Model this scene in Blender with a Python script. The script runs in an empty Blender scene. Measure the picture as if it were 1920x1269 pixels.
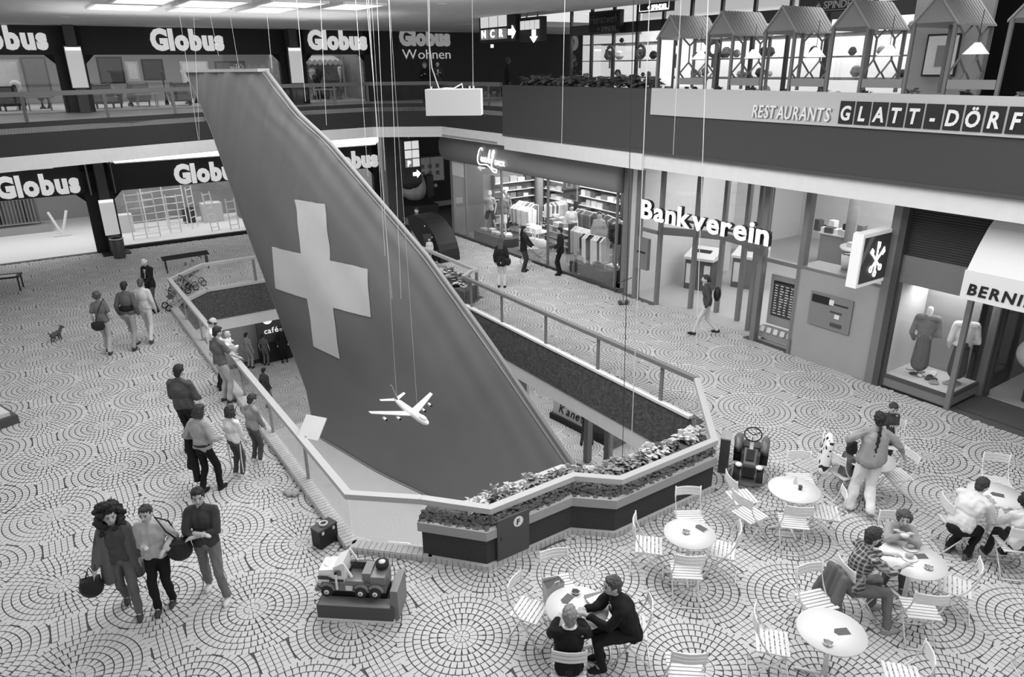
import bpy, math, random
import numpy as np
from mathutils import Vector, Matrix
random.seed(7); rng = np.random.RandomState(7)
C = bpy.context.scene.collection
S = bpy.context.scene
# ---------------- camera ----------------
CAMH = 6.9; FPX = 1338.34; PITCH = math.radians(20.8403); ROLL = math.radians(0.6845)
fw = np.array([0, math.cos(PITCH), -math.sin(PITCH)]); r0 = np.array([1., 0, 0]); u0 = np.cross(r0, fw)
RIGHT = math.cos(ROLL)*r0 - math.sin(ROLL)*u0; UP = math.sin(ROLL)*r0 + math.cos(ROLL)*u0
cd = bpy.data.cameras.new('camera'); cam = bpy.data.objects.new('camera', cd); C.objects.link(cam)
cd.sensor_width = 36; cd.sensor_fit = 'HORIZONTAL'; cd.lens = FPX/1920*36; cd.clip_start = .05; cd.clip_end = 300
M4 = Matrix.Identity(4)
for i in range(3):
    M4[i][0] = RIGHT[i]; M4[i][1] = UP[i]; M4[i][2] = -fw[i]
M4[2][3] = CAMH
cam.matrix_world = M4; S.camera = cam
# ---------------- world, lights, exposure ----------------
S.view_settings.view_transform = 'Standard'; S.view_settings.look = 'None'
S.view_settings.exposure = 0.0; S.view_settings.gamma = 1; S.view_settings.use_curve_mapping = False
wd = bpy.data.worlds.new('world'); S.world = wd; wd.use_nodes = True
wd.node_tree.nodes['Background'].inputs[0].default_value = (1, 1, 1, 1)
wd.node_tree.nodes['Background'].inputs[1].default_value = 0.80
TH = math.atan2(-.831, .556)
D1 = np.array([.556, -.831])/math.hypot(.556, .831); NN = np.array([-D1[1], D1[0]])
def W2(u, v): return D1*u + NN*v
def W(u, v, z=0.): p = W2(u, v); return (float(p[0]), float(p[1]), z)
def UV(x, y): return (x*D1[0]+y*D1[1], x*NN[0]+y*NN[1])
def area(name, loc, sx, sy, power, down=True, rot=None):
    l = bpy.data.lights.new(name, 'AREA'); l.shape = 'RECTANGLE'; l.size = sx; l.size_y = sy; l.energy = power
    o = bpy.data.objects.new(name, l); C.objects.link(o); o.location = loc; o.rotation_euler = rot or (0, 0, TH); return o
area('skylight_well', W(-13.5, 7, 8.42), 11, 7, 1150)
area('skylight_court', W(-3, 8, 8.42), 7, 9, 700)
area('skylight_left', W(-14, -3, 8.42), 12, 6, 330)
area('skylight_back', W(-24, 6, 8.42), 5, 10, 260)
up_ = (math.pi, 0, TH)
area('ceiling_fill_well', W(-13, 7, 7.35), 9, 5, 240, rot=up_); area('ceiling_fill_far', W(-24, 6, 7.6), 4, 9, 120, rot=up_)  # two added fill lights without fixtures, aimed up to brighten the ceiling
area('pavilion_roof_fill', W(-9, 16.2, 9.6), 10, 1.6, 190)  # added fill above the pavilions, their roofs get little light otherwise
area('lower_light_right', W(-17, 14.6, -1.55), 9, 3.0, 330)
area('lower_light_back', W(-27.5, 6, -1.5), 4.5, 10, 150)
area('lower_light_left', W(-20, 1.2, -1.5), 8, 2.5, 70)
area('globus_low_light', W(-36, 4, 4.0), 5, 22, 620)
area('globus_up_light', W(-37.5, 3, 8.3), 6, 24, 360)
area('boutique_light', W(-22, 18, 4.1), 9, 3.5, 640)
area('bank_light', W(-12, 18, 4.1), 7, 3.5, 260); area('bank_office_light', W(-12.5, 24, 4.1), 6, 4, 300)
area('corner_shop_light', W(-6.9, 16.2, 2.35), 1.3, .9, 26)
area('craft_shop_light', W(-17, 21, 8.8), 14, 3, 520)
area('gallery_light', W(-22, 16.6, 8.4), 10, 1.6, 30)
# ---------------- helpers ----------------
def lin(v): v /= 255.; return v/12.92 if v <= .04045 else ((v+.055)/1.055)**2.4
MATS = {}
def mat(name, g, rough=.7, spec=.3, noise=0., nscale=8., bump=0., bscale=60., emit=0., metal=0., tint=None):
    if name in MATS: return MATS[name]
    m = bpy.data.materials.new(name); m.use_nodes = True; nt = m.node_tree; b = nt.nodes['Principled BSDF']
    c = lin(g); col = (c, c, c, 1)
    b.inputs['Roughness'].default_value = rough; b.inputs['Specular IOR Level'].default_value = spec; b.inputs['Metallic'].default_value = metal
    b.inputs['Base Color'].default_value = col
    if noise:
        tc = nt.nodes.new('ShaderNodeTexCoord'); n = nt.nodes.new('ShaderNodeTexNoise'); n.inputs['Scale'].default_value = nscale; n.inputs['Detail'].default_value = 4
        r = nt.nodes.new('ShaderNodeMapRange'); r.inputs[1].default_value = .3; r.inputs[2].default_value = .7
        r.inputs[3].default_value = c*(1-noise); r.inputs[4].default_value = c*(1+noise)
        nt.links.new(tc.outputs['Object'], n.inputs['Vector']); nt.links.new(n.outputs['Fac'], r.inputs[0]); nt.links.new(r.outputs[0], b.inputs['Base Color'])
    if bump:
        tc = nt.nodes.new('ShaderNodeTexCoord'); n = nt.nodes.new('ShaderNodeTexNoise'); n.inputs['Scale'].default_value = bscale; n.inputs['Detail'].default_value = 3
        bp = nt.nodes.new('ShaderNodeBump'); bp.inputs['Strength'].default_value = bump; bp.inputs['Distance'].default_value = .02
        nt.links.new(tc.outputs['Object'], n.inputs['Vector']); nt.links.new(n.outputs['Fac'], bp.inputs['Height']); nt.links.new(bp.outputs[0], b.inputs['Normal'])
    if emit:
        b.inputs['Emission Color'].default_value = (1, 1, 1, 1); b.inputs['Emission Strength'].default_value = emit
    MATS[name] = m; return m
def glass(name, refl=.12, dark=1.0):
    if name in MATS: return MATS[name]
    m = bpy.data.materials.new(name); m.use_nodes = True; nt = m.node_tree; nt.nodes.clear()
    o = nt.nodes.new('ShaderNodeOutputMaterial'); mx = nt.nodes.new('ShaderNodeMixShader'); t = nt.nodes.new('ShaderNodeBsdfTransparent')
    g = nt.nodes.new('ShaderNodeBsdfGlossy'); g.inputs['Roughness'].default_value = .02; t.inputs[0].default_value = (dark, dark, dark, 1)
    lw = nt.nodes.new('ShaderNodeLayerWeight'); lw.inputs[0].default_value = .25; mr = nt.nodes.new('ShaderNodeMapRange'); mr.inputs[3].default_value = .03; mr.inputs[4].default_value = refl*3
    nt.links.new(lw.outputs['Fresnel'], mr.inputs[0]); nt.links.new(mr.outputs[0], mx.inputs[0]); nt.links.new(t.outputs[0], mx.inputs[1]); nt.links.new(g.outputs[0], mx.inputs[2]); nt.links.new(mx.outputs[0], o.inputs[0])
    MATS[name] = m; return m
def emis(name, g, k=1.):
    if name in MATS: return MATS[name]
    return mat(name, g, emit=lin(g)*k)
class MB:
    def __init__(s): s.v = []; s.f = []; s.n = 0
    def add(s, v, f):
        v = np.asarray(v, float); s.v.append(v); s.f += [tuple(i+s.n for i in q) for q in f]; s.n += len(v); return s
    def box(s, c, d, rz=0., rx=0., ry=0.):
        x, y, z = d[0]/2, d[1]/2, d[2]/2
        v = np.array([(-x,-y,-z),(x,-y,-z),(x,y,-z),(-x,y,-z),(-x,-y,z),(x,-y,z),(x,y,z),(-x,y,z)])
        if rz or rx or ry:
            R = np.array(Matrix.Rotation(rz,3,'Z') @ Matrix.Rotation(ry,3,'Y') @ Matrix.Rotation(rx,3,'X')); v = v @ R.T
        return s.add(v+np.array(c), [(3,2,1,0),(4,5,6,7),(0,1,5,4),(1,2,6,5),(2,3,7,6),(3,0,4,7)])
    def bb(s, x0, x1, y0, y1, z0, z1): return s.box(((x0+x1)/2,(y0+y1)/2,(z0+z1)/2),(abs(x1-x0),abs(y1-y0),abs(z1-z0)))
    def prism(s, poly, z0, z1):
        n = len(poly); v = [(p[0],p[1],z0) for p in poly]+[(p[0],p[1],z1) for p in poly]
        a = sum(poly[i][0]*poly[(i+1)%n][1]-poly[(i+1)%n][0]*poly[i][1] for i in range(n))
        f = [tuple(range(n-1,-1,-1)), tuple(range(n,2*n))]+[(i,(i+1)%n,n+(i+1)%n,n+i) for i in range(n)]
        if a < 0: f = [tuple(reversed(q)) for q in f]
        return s.add(v, f)
    def plate(s, poly3, off):   # polygon in 3D extruded along vector off
        n = len(poly3); p = np.array(poly3, float); o = np.array(off, float)
        return s.add(np.vstack([p, p+o]), [tuple(range(n)), tuple(range(2*n-1,n-1,-1))]+[(i,n+i,n+(i+1)%n,(i+1)%n) for i in range(n)])
    def ring(s, c, r, h, n=16, r2=None, ax='z'):
        r2 = r if r2 is None else r2; a = np.arange(n)*2*math.pi/n
        v = np.vstack([np.c_[r*np.cos(a), r*np.sin(a), 0*a], np.c_[r2*np.cos(a), r2*np.sin(a), 0*a+h]])
        if ax == 'x': v = v[:, [2,0,1]]
        if ax == 'y': v = v[:, [1,2,0]]
        return s.add(v+np.array(c), [tuple(range(n-1,-1,-1)), tuple(range(n,2*n))]+[(i,(i+1)%n,n+(i+1)%n,n+i) for i in range(n)])
    def tube(s, pts, r, n=8, closed=False):
        pts = [np.array(p, float) for p in pts]; m = len(pts); base = []
        rr = r if hasattr(r, '__len__') else [r]*m
        for i, p in enumerate(pts):
            if closed: d = pts[(i+1)%m]-pts[i-1]
            else: d = pts[min(i+1,m-1)]-pts[max(i-1,0)]
            d = d/(np.linalg.norm(d)+1e-9); a = np.array([0,0,1.]) if abs(d[2]) < .9 else np.array([1.,0,0])
            x = np.cross(a, d); x /= np.linalg.norm(x); y = np.cross(d, x)
            for k in range(n):
                t = 2*math.pi*k/n; base.append(p+rr[i]*(math.cos(t)*x+math.sin(t)*y))
        f = []
        for i in range(m if closed else m-1):
            j = (i+1)%m
            for k in range(n): f.append((i*n+k, i*n+(k+1)%n, j*n+(k+1)%n, j*n+k))
        if not closed: f += [tuple(range(n-1,-1,-1)), tuple(range((m-1)*n, m*n))]
        return s.add(base, f)
    def lathe(s, prof, c=(0,0,0), n=20):
        v = []; m = len(prof)
        for r, z in prof:
            for k in range(n): v.append((c[0]+r*math.cos(2*math.pi*k/n), c[1]+r*math.sin(2*math.pi*k/n), c[2]+z))
        f = [(i*n+k, i*n+(k+1)%n, (i+1)*n+(k+1)%n, (i+1)*n+k) for i in range(m-1) for k in range(n)]
        f += [tuple(range(n-1,-1,-1)), tuple(range((m-1)*n, m*n))]
        return s.add(v, f)
    def ell(s, c, r, R=None, n=12, m=8):
        v = [(0,0,-1.)]
        for i in range(1, m):
            t = math.pi*i/m
            for k in range(n): v.append((math.sin(t)*math.cos(2*math.pi*k/n), math.sin(t)*math.sin(2*math.pi*k/n), -math.cos(t)))
        v.append((0,0,1.)); v = np.array(v)*np.array(r)
        if R is not None: v = v @ np.array(R).T
        f = [(0, 1+(k+1)%n, 1+k) for k in range(n)]
        for i in range(m-2):
            for k in range(n): a = 1+i*n; f.append((a+k, a+(k+1)%n, a+n+(k+1)%n, a+n+k))
        a = 1+(m-2)*n; f += [(a+k, a+(k+1)%n, 1+(m-1)*n) for k in range(n)]
        return s.add(v+np.array(c), f)
    def cap(s, a, b, ra, rb, n=10):
        a = np.array(a, float); b = np.array(b, float); d = b-a; L = np.linalg.norm(d)
        if L < 1e-6: return s.ell(a, (ra,)*3, n=n)
        d /= L; pts = []; rr = []
        for t in (-1., -.8, -.45): pts.append(a+d*ra*t); rr.append(ra*math.sqrt(max(1-t*t, .01)))
        pts.append(a); rr.append(ra); pts.append(b); rr.append(rb)
        for t in (.45, .8, 1.): pts.append(b+d*rb*t); rr.append(rb*math.sqrt(max(1-t*t, .01)))
        return s.tube(pts, rr, n)
    def mesh(s, name, smooth=False):
        me = bpy.data.meshes.new(name)
        if s.v: me.from_pydata(np.vstack(s.v).tolist(), [], s.f)
        if smooth: me.shade_smooth()
        me.update(); return me
def obj(name, mb, m, parent=None, smooth=False, label=None, kind=None, loc=None, rz=None):
    me = mb.mesh(name, smooth) if isinstance(mb, MB) else mb
    if m is not None and len(me.materials) == 0: me.materials.append(m)
    o = bpy.data.objects.new(name, me); C.objects.link(o)
    if parent is not None: o.parent = parent
    if label: o['label'] = label
    if kind: o['kind'] = kind
    if loc is not None: o.location = loc
    if rz is not None: o.rotation_euler = (0, 0, rz)
    return o
TONE = lambda g: 'dark' if g < 85 else ('grey' if g < 140 else ('pale' if g < 195 else 'white'))
def thing(name, label, cat, loc=(0,0,0), rz=0., group=None):
    o = bpy.data.objects.new(name, None); C.objects.link(o); o.location = loc; o.rotation_euler = (0,0,rz); o.empty_display_size = .1
    o['label'] = label; o['category'] = cat
    if group: o['group'] = group
    return o
def tag(o, label, cat, group=None):
    o['label'] = label; o['category'] = cat
    if group: o['group'] = group
    return o
def dup(root, loc, rz, label=None, group=None):
    r = root.copy(); C.objects.link(r); r.location = loc; r.rotation_euler = (0,0,rz)
    if label: r['label'] = label
    if group: r['group'] = group
    for ch in list(root.children):
        c = ch.copy(); C.objects.link(c); c.parent = r
        for g in ch.children:
            d = g.copy(); C.objects.link(d); d.parent = c
    return r
def struct(name, mb, m, smooth=False, world=False, parent=None, label=None):
    o = obj(name, mb, m, parent, smooth, label)
    if parent is None:
        o['kind'] = 'structure'
        if not world: o.rotation_euler = (0,0,TH)
    return o
SC2 = bpy.data.scenes.new('scratch'); VL = SC2.view_layers[0]
from mathutils import noise as mnoise
def folds(me, amp, fr):
    n = len(me.vertices); co = np.zeros(n*3); me.vertices.foreach_get('co', co); nr = np.zeros(n*3); me.vertices.foreach_get('normal', nr); co = co.reshape(-1,3); nr = nr.reshape(-1,3)
    sc = np.array(fr); d = np.array([mnoise.noise(Vector(c)) for c in (co*sc+nr*.6)]); co += nr*(d*amp)[:,None]; me.vertices.foreach_set('co', co.reshape(-1)); me.update(); return me
def remesh(mb, vox, sm=2, name='m'):
    me = mb.mesh('t'); o = bpy.data.objects.new('t', me); SC2.collection.objects.link(o)
    r = o.modifiers.new('r', 'REMESH'); r.mode = 'VOXEL'; r.voxel_size = vox; r.use_smooth_shade = True
    if sm: q = o.modifiers.new('s', 'SMOOTH'); q.iterations = sm; q.factor = .5
    VL.update(); dg = VL.depsgraph
    out = bpy.data.meshes.new_from_object(o.evaluated_get(dg), depsgraph=dg); out.name = name
    bpy.data.objects.remove(o); bpy.data.meshes.remove(me); out.shade_smooth(); return out
TXC = {}
def glyph(ch, bold, depth, xs, shear):
    k = (ch, bold, depth, xs, shear)
    if k in TXC: return TXC[k]
    cu = bpy.data.curves.new('t', 'FONT'); cu.body = ch; cu.size = 1; cu.offset = bold; cu.extrude = 0; cu.resolution_u = 3; cu.shear = shear
    o = bpy.data.objects.new('t', cu); SC2.collection.objects.link(o); VL.update()
    me = bpy.data.meshes.new_from_object(o.evaluated_get(VL.depsgraph), depsgraph=VL.depsgraph)
    v = np.array([x.co[:] for x in me.vertices]); f = [tuple(p.vertices) for p in me.polygons]
    bpy.data.objects.remove(o); bpy.data.meshes.remove(me)
    if len(v) == 0: TXC[k] = None; return None
    # rim edges to walls
    ec = {}
    for q in f:
        for i in range(len(q)): a, b = q[i], q[(i+1)%len(q)]; ec[(a,b)] = 1
    x0 = v[:,0].min(); w = v[:,0].max()-x0
    V = np.c_[(v[:,0]-x0)*xs, 0*v[:,0], v[:,1]]; n = len(V)
    V2 = V.copy(); V2[:,1] = depth
    F = list(f)+[tuple(reversed([i+n for i in q])) for q in f]+[(b,a,a+n,b+n) for (a,b) in ec if (b,a) not in ec]
    TXC[k] = (np.vstack([V, V2]), F, w*xs); return TXC[k]
CAPH = None
def text(parent, s, x, y, z, h, m, depth=.03, bold=0., xs=1., gap=.08, shear=0., width=None, name='letter', one=False):
    """letters in parent's frame: x reading direction, z up, front at y (facing -y)"""
    global CAPH
    if CAPH is None: g = glyph('H', 0., 0., 1., 0.); CAPH = g[0][:,2].max()
    k = h/CAPH
    def layout(xs_):
        X = 0.; out = []
        for ch in s:
            if ch == ' ': X += .32*xs_; continue
            g = glyph(ch, bold, depth/k, xs_, shear)
            if g is None: continue
            out.append((X, g)); X += g[2]+gap*xs_
        return out, X-gap*xs_
    out, tot = layout(xs)
    if width: f_ = width/(tot*k); out, tot = layout(xs*f_)
    big = MB(); res = []
    for X, g in out:
        V = g[0].copy(); V[:,0] += X; V = V*k+np.array([x, y, z])
        if one: big.add(V, g[1])
        else: b = MB(); b.add(V, g[1]); res.append(obj(name, b, m, parent))
    if one: res.append(obj(name+'s', big, m, parent))
    return res
def G(px, py, z=0.):
    d = fw*FPX + RIGHT*(px-960) - UP*(py-634.5); t = (z-CAMH)/d[2]; return np.array([0,0,CAMH])+d*t
def RAYP(px, py, A, B):   # pixel to a vertical plane through A,B
    d = fw*FPX + RIGHT*(px-960) - UP*(py-634.5); A = np.array(A[:2]); B = np.array(B[:2]); n = np.array([-(B-A)[1], (B-A)[0]])
    return d*((A@n)/(d[:2]@n))+np.array([0,0,CAMH])
def heading(dx, dy): return math.degrees(math.atan2(dx, dy))
# ---------------- materials ----------------
m_tile = mat('paving_stone', 190, .6, .3, .04, 3.); m_grout = mat('grout', 84, .9, .1)
m_white = mat('white_paint', 220, .5, .4); m_band = mat('light_band', 212, .7, .2, .03, 5)
m_stucco = mat('dark_stucco', 86, .95, .1, .3, 12, 1., 14); m_fasc = mat('dark_fascia', 58, .9, .1, .08, 40)
m_fasc2 = mat('dark_fascia_near', 72, .9, .1, .08, 40)
m_ceil = mat('ceiling', 205, .9, .1, .05, 2); m_black = mat('black_panel', 34, .5, .3); m_rail = mat('railing_metal', 178, .45, .5, .03, 20)
m_railtop = mat('rail_paint', 172, .4, .5); m_post = mat('post_metal', 120, .5, .5); m_raild = mat('rail_dark', 96, .5, .4)
m_plant_base = mat('planter_carpet', 66, .95, .1, .15, 60); m_plant_rim = mat('planter_rim', 152, .7, .2)
m_moss = mat('moss', 92, 1., .05, .5, 25, 1., 40); m_glass = glass('pane_glass', .07); m_glass2 = glass('shop_glass', .10)
m_frame = mat('frame_bronze', 112, .45, .5, .04, 10); m_frame_d = mat('frame_dark', 70, .5, .4)
m_wallw = mat('light_wall', 205, .8, .2); m_wallg = mat('grey_wall', 150, .8, .2); m_shopfl = mat('shop_floor', 190, .5, .4)
m_lit = emis('lit_panel', 250, 2.2); m_litsoft = emis('lit_soft', 225, .9); m_letter = emis('lit_letter', 200, .8)
m_curb = mat('curb_tile', 182, .6, .3, .08, 12)
BIG = 200.
WELL = [(-9.0,3.1),(-7.55,4.55),(-7.55,6.2),(-7.05,6.75),(-7.05,8.7),(-8.95,10.45),(-18.3,10.45),(-18.75,11.2),(-23.4,11.2),(-24.6,9.9),(-24.6,4.3),(-23.4,3.1)]
def inpoly(x, y, P):
    x = np.asarray(x); y = np.asarray(y); r = np.zeros(x.shape, bool); n = len(P)
    for i in range(n):
        (x1,y1),(x2,y2) = P[i], P[(i+1)%n]
        c = ((y1 > y) != (y2 > y)) & (x < (x2-x1)*(y-y1)/((y2-y1) if y2 != y1 else 1e-9)+x1); r ^= c
    return r
def offpoly(P, d):   # offset polygon outward (P may be either winding)
    n = len(P); a = sum(P[i][0]*P[(i+1)%n][1]-P[(i+1)%n][0]*P[i][1] for i in range(n)); sg = 1 if a > 0 else -1; out = []
    for i in range(n):
        p0, p1, p2 = map(np.array, (P[i-1], P[i], P[(i+1)%n]))
        e1 = (p1-p0)/np.linalg.norm(p1-p0); e2 = (p2-p1)/np.linalg.norm(p2-p1)
        n1 = sg*np.array([e1[1],-e1[0]]); n2 = sg*np.array([e2[1],-e2[0]]); b = n1+n2; b = b/(b@b)*2*1.0
        out.append(tuple(p1+b*d))
    return out
from mathutils.geometry import tessellate_polygon
def slab(outer, hole, z):
    pts = [Vector((p[0],p[1],0)) for p in outer]; h = [Vector((p[0],p[1],0)) for p in hole]
    tr = tessellate_polygon([pts, h]); b = MB(); allp = list(outer)+list(hole); f = []
    for t in tr:
        a = [allp[i] for i in t]; ar = (a[1][0]-a[0][0])*(a[2][1]-a[0][1])-(a[2][0]-a[0][0])*(a[1][1]-a[0][1])
        f.append(t if ar > 0 else (t[0],t[2],t[1]))
    b.add([(p[0],p[1],z) for p in allp], f); return b
OUT = [(4,-16),(4,24),(-46,24),(-46,-16)]
floor = struct('floor', slab(OUT, WELL, 0), m_grout)
def strip(P, z0, z1, i0=0, i1=None, t=.0, closed=True):
    """vertical wall strip along polygon P"""
    b = MB(); n = len(P); m = n if closed else n-1
    for i in range(m):
        a, c = P[i], P[(i+1)%n]; b.add([(a[0],a[1],z0),(c[0],c[1],z0),(c[0],c[1],z1),(a[0],a[1],z1)], [(0,1,2,3)])
    return b
# slab edge of the middle floor: dark stucco, then a light band, then the soffit
struct('wall_well_edge', strip(WELL, -1.0, -.02), m_stucco)
WIN = offpoly(WELL, .12)
bnd = strip(offpoly(WELL, .03), -1.42, -1.0); struct('trim_1', bnd, m_band)
struct('ceiling_lower', slab(OUT, offpoly(WELL,.03), -1.42), m_ceil)
low = MB(); low.bb(-40, -4, -8, 20, -5.6, -5.45); struct('floor_lower', low, m_grout)
# ---------------- concentric paving ----------------
def cells(umin, umax, vmin, vmax, z, keep):
    """fan paving: big circles of ring stones on even rows, smaller ones between; returns quads (n,4,2)"""
    quads = []; tall = []; pit = 1.045
    A0, B0 = -4.35, 5.57
    i0, i1 = int((A0-umax)/1.04)-1, int((A0-umin)/1.04)+2; j0, j1 = int((vmin-B0)/1.053)-1, int((vmax-B0)/1.053)+2
    def ringset(R, dr=.105):
        qs = []; r = 0.; k = 0
        while r < R-1e-3:
            rr = r+dr; n = 8 if k == 0 else (16 if k == 1 else max(16, int(round(2*math.pi*(r+rr)/2/.082))))
            g = .0075 if r > .2 else .004; ro = rr-g; ri = r+g if r > 0 else .012
            ph = rng.rand()*6.28
            a0 = ph+2*math.pi*np.arange(n)/n; a1 = a0+2*math.pi/n
            dA = a1[0]-a0[0]; gi = min(.3*dA, .0045/max(ri,.02)) if r > .2 else min(.08*dA, .003/max(ri,.02)); go = (dA-(dA-2*gi)*min(1.0, (ri*.72+ro*.28)/ro if r > .2 else 1))/2
            q = np.stack([np.stack([ri*np.cos(a0+gi), ri*np.sin(a0+gi)],1), np.stack([ro*np.cos(a0+go), ro*np.sin(a0+go)],1),
                          np.stack([ro*np.cos(a1-go), ro*np.sin(a1-go)],1), np.stack([ri*np.cos(a1-gi), ri*np.sin(a1-gi)],1)],1)
            qs.append(q); r = rr; k += 1
        return np.concatenate(qs)
    for i in range(i0, i1):
        for j in range(j0, j1):
            if (i+j) % 2: continue
            c = np.array([A0-1.04*i, B0+1.053*j])
            if not keep(c[None])[0] and not keep((c+np.array([[.8,0],[-.8,0],[0,.8],[0,-.8]]))).any(): continue
            if j % 2 == 0:
                q = ringset(.84)+c; q = q; tall.append(len(quads))
            else:
                q = ringset(1.26)+c; m = q.mean(1); ok = np.ones(len(m), bool); me = np.hypot(*(m-c).T)
                for (di, dj) in ((1,1),(1,-1),(-1,1),(-1,-1),(2,0),(-2,0),(0,2),(0,-2)):
                    c2 = np.array([A0-1.04*(i+di), B0+1.053*(j+dj)]); d2 = np.hypot(*(m-c2).T)
                    if (j+dj) % 2 == 0: ok &= d2 > .81
                    else: ok &= d2 > me
                q = q[ok]; m = q.mean(1); ok = np.ones(len(m), bool)
                for (di, dj) in ((1,0),(-1,0),(0,1),(0,-1)):
                    M = np.array([A0-1.04*(i+di), B0+1.053*(j+dj)]); d = np.abs(m-M); hu, hv = (.2,.19) if (j+dj) % 2 == 0 else (.19,.2)
                    ok &= ~((d[:,0] < hu) & (d[:,1] < hv))
                q = q[ok]
            quads.append(q)
            M = c+np.array([1.04, 0]); par = j % 2; fq = []
            for a_ in range(-2, 3):
                for b_ in range(-2, 3):
                    e = np.array([a_, b_])*.082+M
                    A_ = [M+np.array([s_*1.04, 0]) for s_ in (-1,1)] if par == 0 else [M+np.array([0, s_*1.053]) for s_ in (-1,1)]
                    if min(np.hypot(*(e-x_)) for x_ in A_) > .865: fq.append(e+np.array([[-.036,-.036],[.036,-.036],[.036,.036],[-.036,.036]]))
            if fq: quads.append(np.array(fq))
    q = np.concatenate(quads); m = q.mean(1); q = q[keep(m)]
    return q
def vis(uv, z, mg=260):
    x = uv[:,0]*D1[0]+uv[:,1]*NN[0]; y = uv[:,0]*D1[1]+uv[:,1]*NN[1]; P = np.stack([x,y,0*x+z-CAMH],1)
    w = P@fw; X = 960+FPX*(P@RIGHT)/np.maximum(w,.01); Y = 634.5-FPX*(P@UP)/np.maximum(w,.01)
    return (w > .5) & (X > -mg) & (X < 1920+mg) & (Y < 1269+mg)
WOUT = offpoly(WELL, .19)
def keep_mid(m):
    return vis(m, 0) & ~inpoly(m[:,0], m[:,1], WOUT) & (m[:,0] > -32.9) & ((m[:,1] < 15.15)|((m[:,0] < -11.5)&(m[:,0] > -14.9)&(m[:,1] < 15.9))) & (m[:,1] > -12)
def stones(q, z, side, name, parent):
    n = len(q); V = np.zeros((n, 8 if side else 4, 3)); zz = z+(rng.rand(n)-.5)*.002
    V[:, :4, :2] = q; V[:, :4, 2] = zz[:,None]
    if side: V[:, 4:, :2] = q; V[:, 4:, 2] = z-.012
    k = V.shape[1]; base = (np.arange(n)*k)[:,None]
    F = base+np.array([[0,1,2,3]])
    if side:
        F = np.concatenate([F]+[base+np.array([[a, a+4, (a+1)%4+4, (a+1)%4]]) for a in range(4)])
    me = bpy.data.meshes.new(name); me.vertices.add(n*k); me.vertices.foreach_set('co', V.reshape(-1))
    me.loops.add(F.size); me.loops.foreach_set('vertex_index', F.reshape(-1).astype(np.int32)); me.polygons.add(len(F))
    me.polygons.foreach_set('loop_start', np.arange(0, F.size, 4, dtype=np.int32)); me.update(calc_edges=True); me.shade_flat()
    o = obj(name, me, m_tile, parent, kind='stuff'); return o
q = cells(-34, 3, -13, 16, 0, keep_mid)
xy = q.mean(1); wx = xy[:,0]*D1[0]+xy[:,1]*NN[0]; wy = xy[:,0]*D1[1]+xy[:,1]*NN[1]
P_ = np.stack([wx, wy, 0*wx-CAMH],1); w_ = P_@fw; sx_ = 960+FPX*(P_@RIGHT)/w_; sy_ = 634.5-FPX*(P_@UP)/w_
infr = (sx_ > 5)&(sx_ < 1915)&(sy_ < 1262)&(sy_ > 0)
dist = np.hypot(wx, wy); order = np.argsort(np.where(infr, dist, 1e9)); sel = np.zeros(len(q), bool); sel[order[:296]] = True
for qq in q[sel]:
    c = qq.mean(0); me = bpy.data.meshes.new('paving_stone'); b = MB()
    z = .013+random.uniform(-.001,.001)
    top = [(p[0]-c[0], p[1]-c[1], z) for p in qq]; bot = [(p[0]-c[0], p[1]-c[1], 0) for p in qq]
    b.add(top+bot, [(0,1,2,3),(0,4,5,1),(1,5,6,2),(2,6,7,3),(3,7,4,0)])
    o = obj('paving_stone', b, m_tile, floor); o.location = (c[0], c[1], 0)
rest = q[~sel]; dr = dist[~sel]
stones(rest[dr < 13], .013, True, 'near_paving', floor); stones(rest[dr >= 13], .013, False, 'far_paving', floor)
flow = bpy.data.objects['floor_lower']
def keep_low(m): return vis(m, -5.4, 60) & (m[:,0] > -31) & (m[:,1] < 16.8)&(m[:,1] > -2)
stones(cells(-31, -11, -2, 17, 0, keep_low), -5.437, False, 'lower_paving', flow)
# ---------------- upper floor, parapets, bands ----------------
UPL = [(-20,-14),(-24.0,-3),(-24.7,-.44),(-26.5,5.4),(-27.6,9.67),(-27.85,12.03),(-26.2,14.26),(-21.5,14.26),(-21.45,14.1),(3,14.1)]
def wallstrip(pts, z0, z1, th, side=1):
    """solid strip along an open path, thickness th to the left(+)/right(-)"""
    b = MB(); n = len(pts); L = []
    for i in range(n):
        p = np.array(pts[i]); d1 = np.array(pts[i])-np.array(pts[max(i-1,0)]) if i else np.array(pts[1])-p
        d2 = np.array(pts[min(i+1,n-1)])-p if i < n-1 else d1
        d1 = d1/np.linalg.norm(d1); d2 = d2/np.linalg.norm(d2); n1 = np.array([-d1[1],d1[0]]); n2 = np.array([-d2[1],d2[0]]); q = n1+n2; q = q/max(q@q,.3)*2
        L.append(p+q*th*side)
    for i in range(n-1):
        a, c, c2, a2 = pts[i], pts[i+1], L[i+1], L[i]
        b.prism([tuple(a),tuple(c),tuple(c2),tuple(a2)], z0, z1)
    return b
mainp = UPL[:8]
struct('wall_parapet_left', wallstrip(mainp, 4.7, 5.58, .3), m_fasc)
struct('wall_parapet_right', MB().bb(-21.5, 3, 14.1, 14.4, 4.7, 6.32), m_fasc2)
struct('trim_2', wallstrip(mainp, 4.3, 4.7, .6), m_band)
tb = MB(); tb.bb(-21.45, -14.6, 14.12, 14.8, 4.2, 4.66); tb.bb(-14.6, 3, 14.2, 14.8, 4.25, 4.68); struct('trim_3', tb, m_band)
struct('trim_4', MB().bb(-21.5, 3, 14.08, 14.16, 4.66, 4.74), m_frame_d)
upf = MB(); P1 = mainp
poly = [(-46,-14)]+[]
b = MB(); path = mainp
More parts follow.
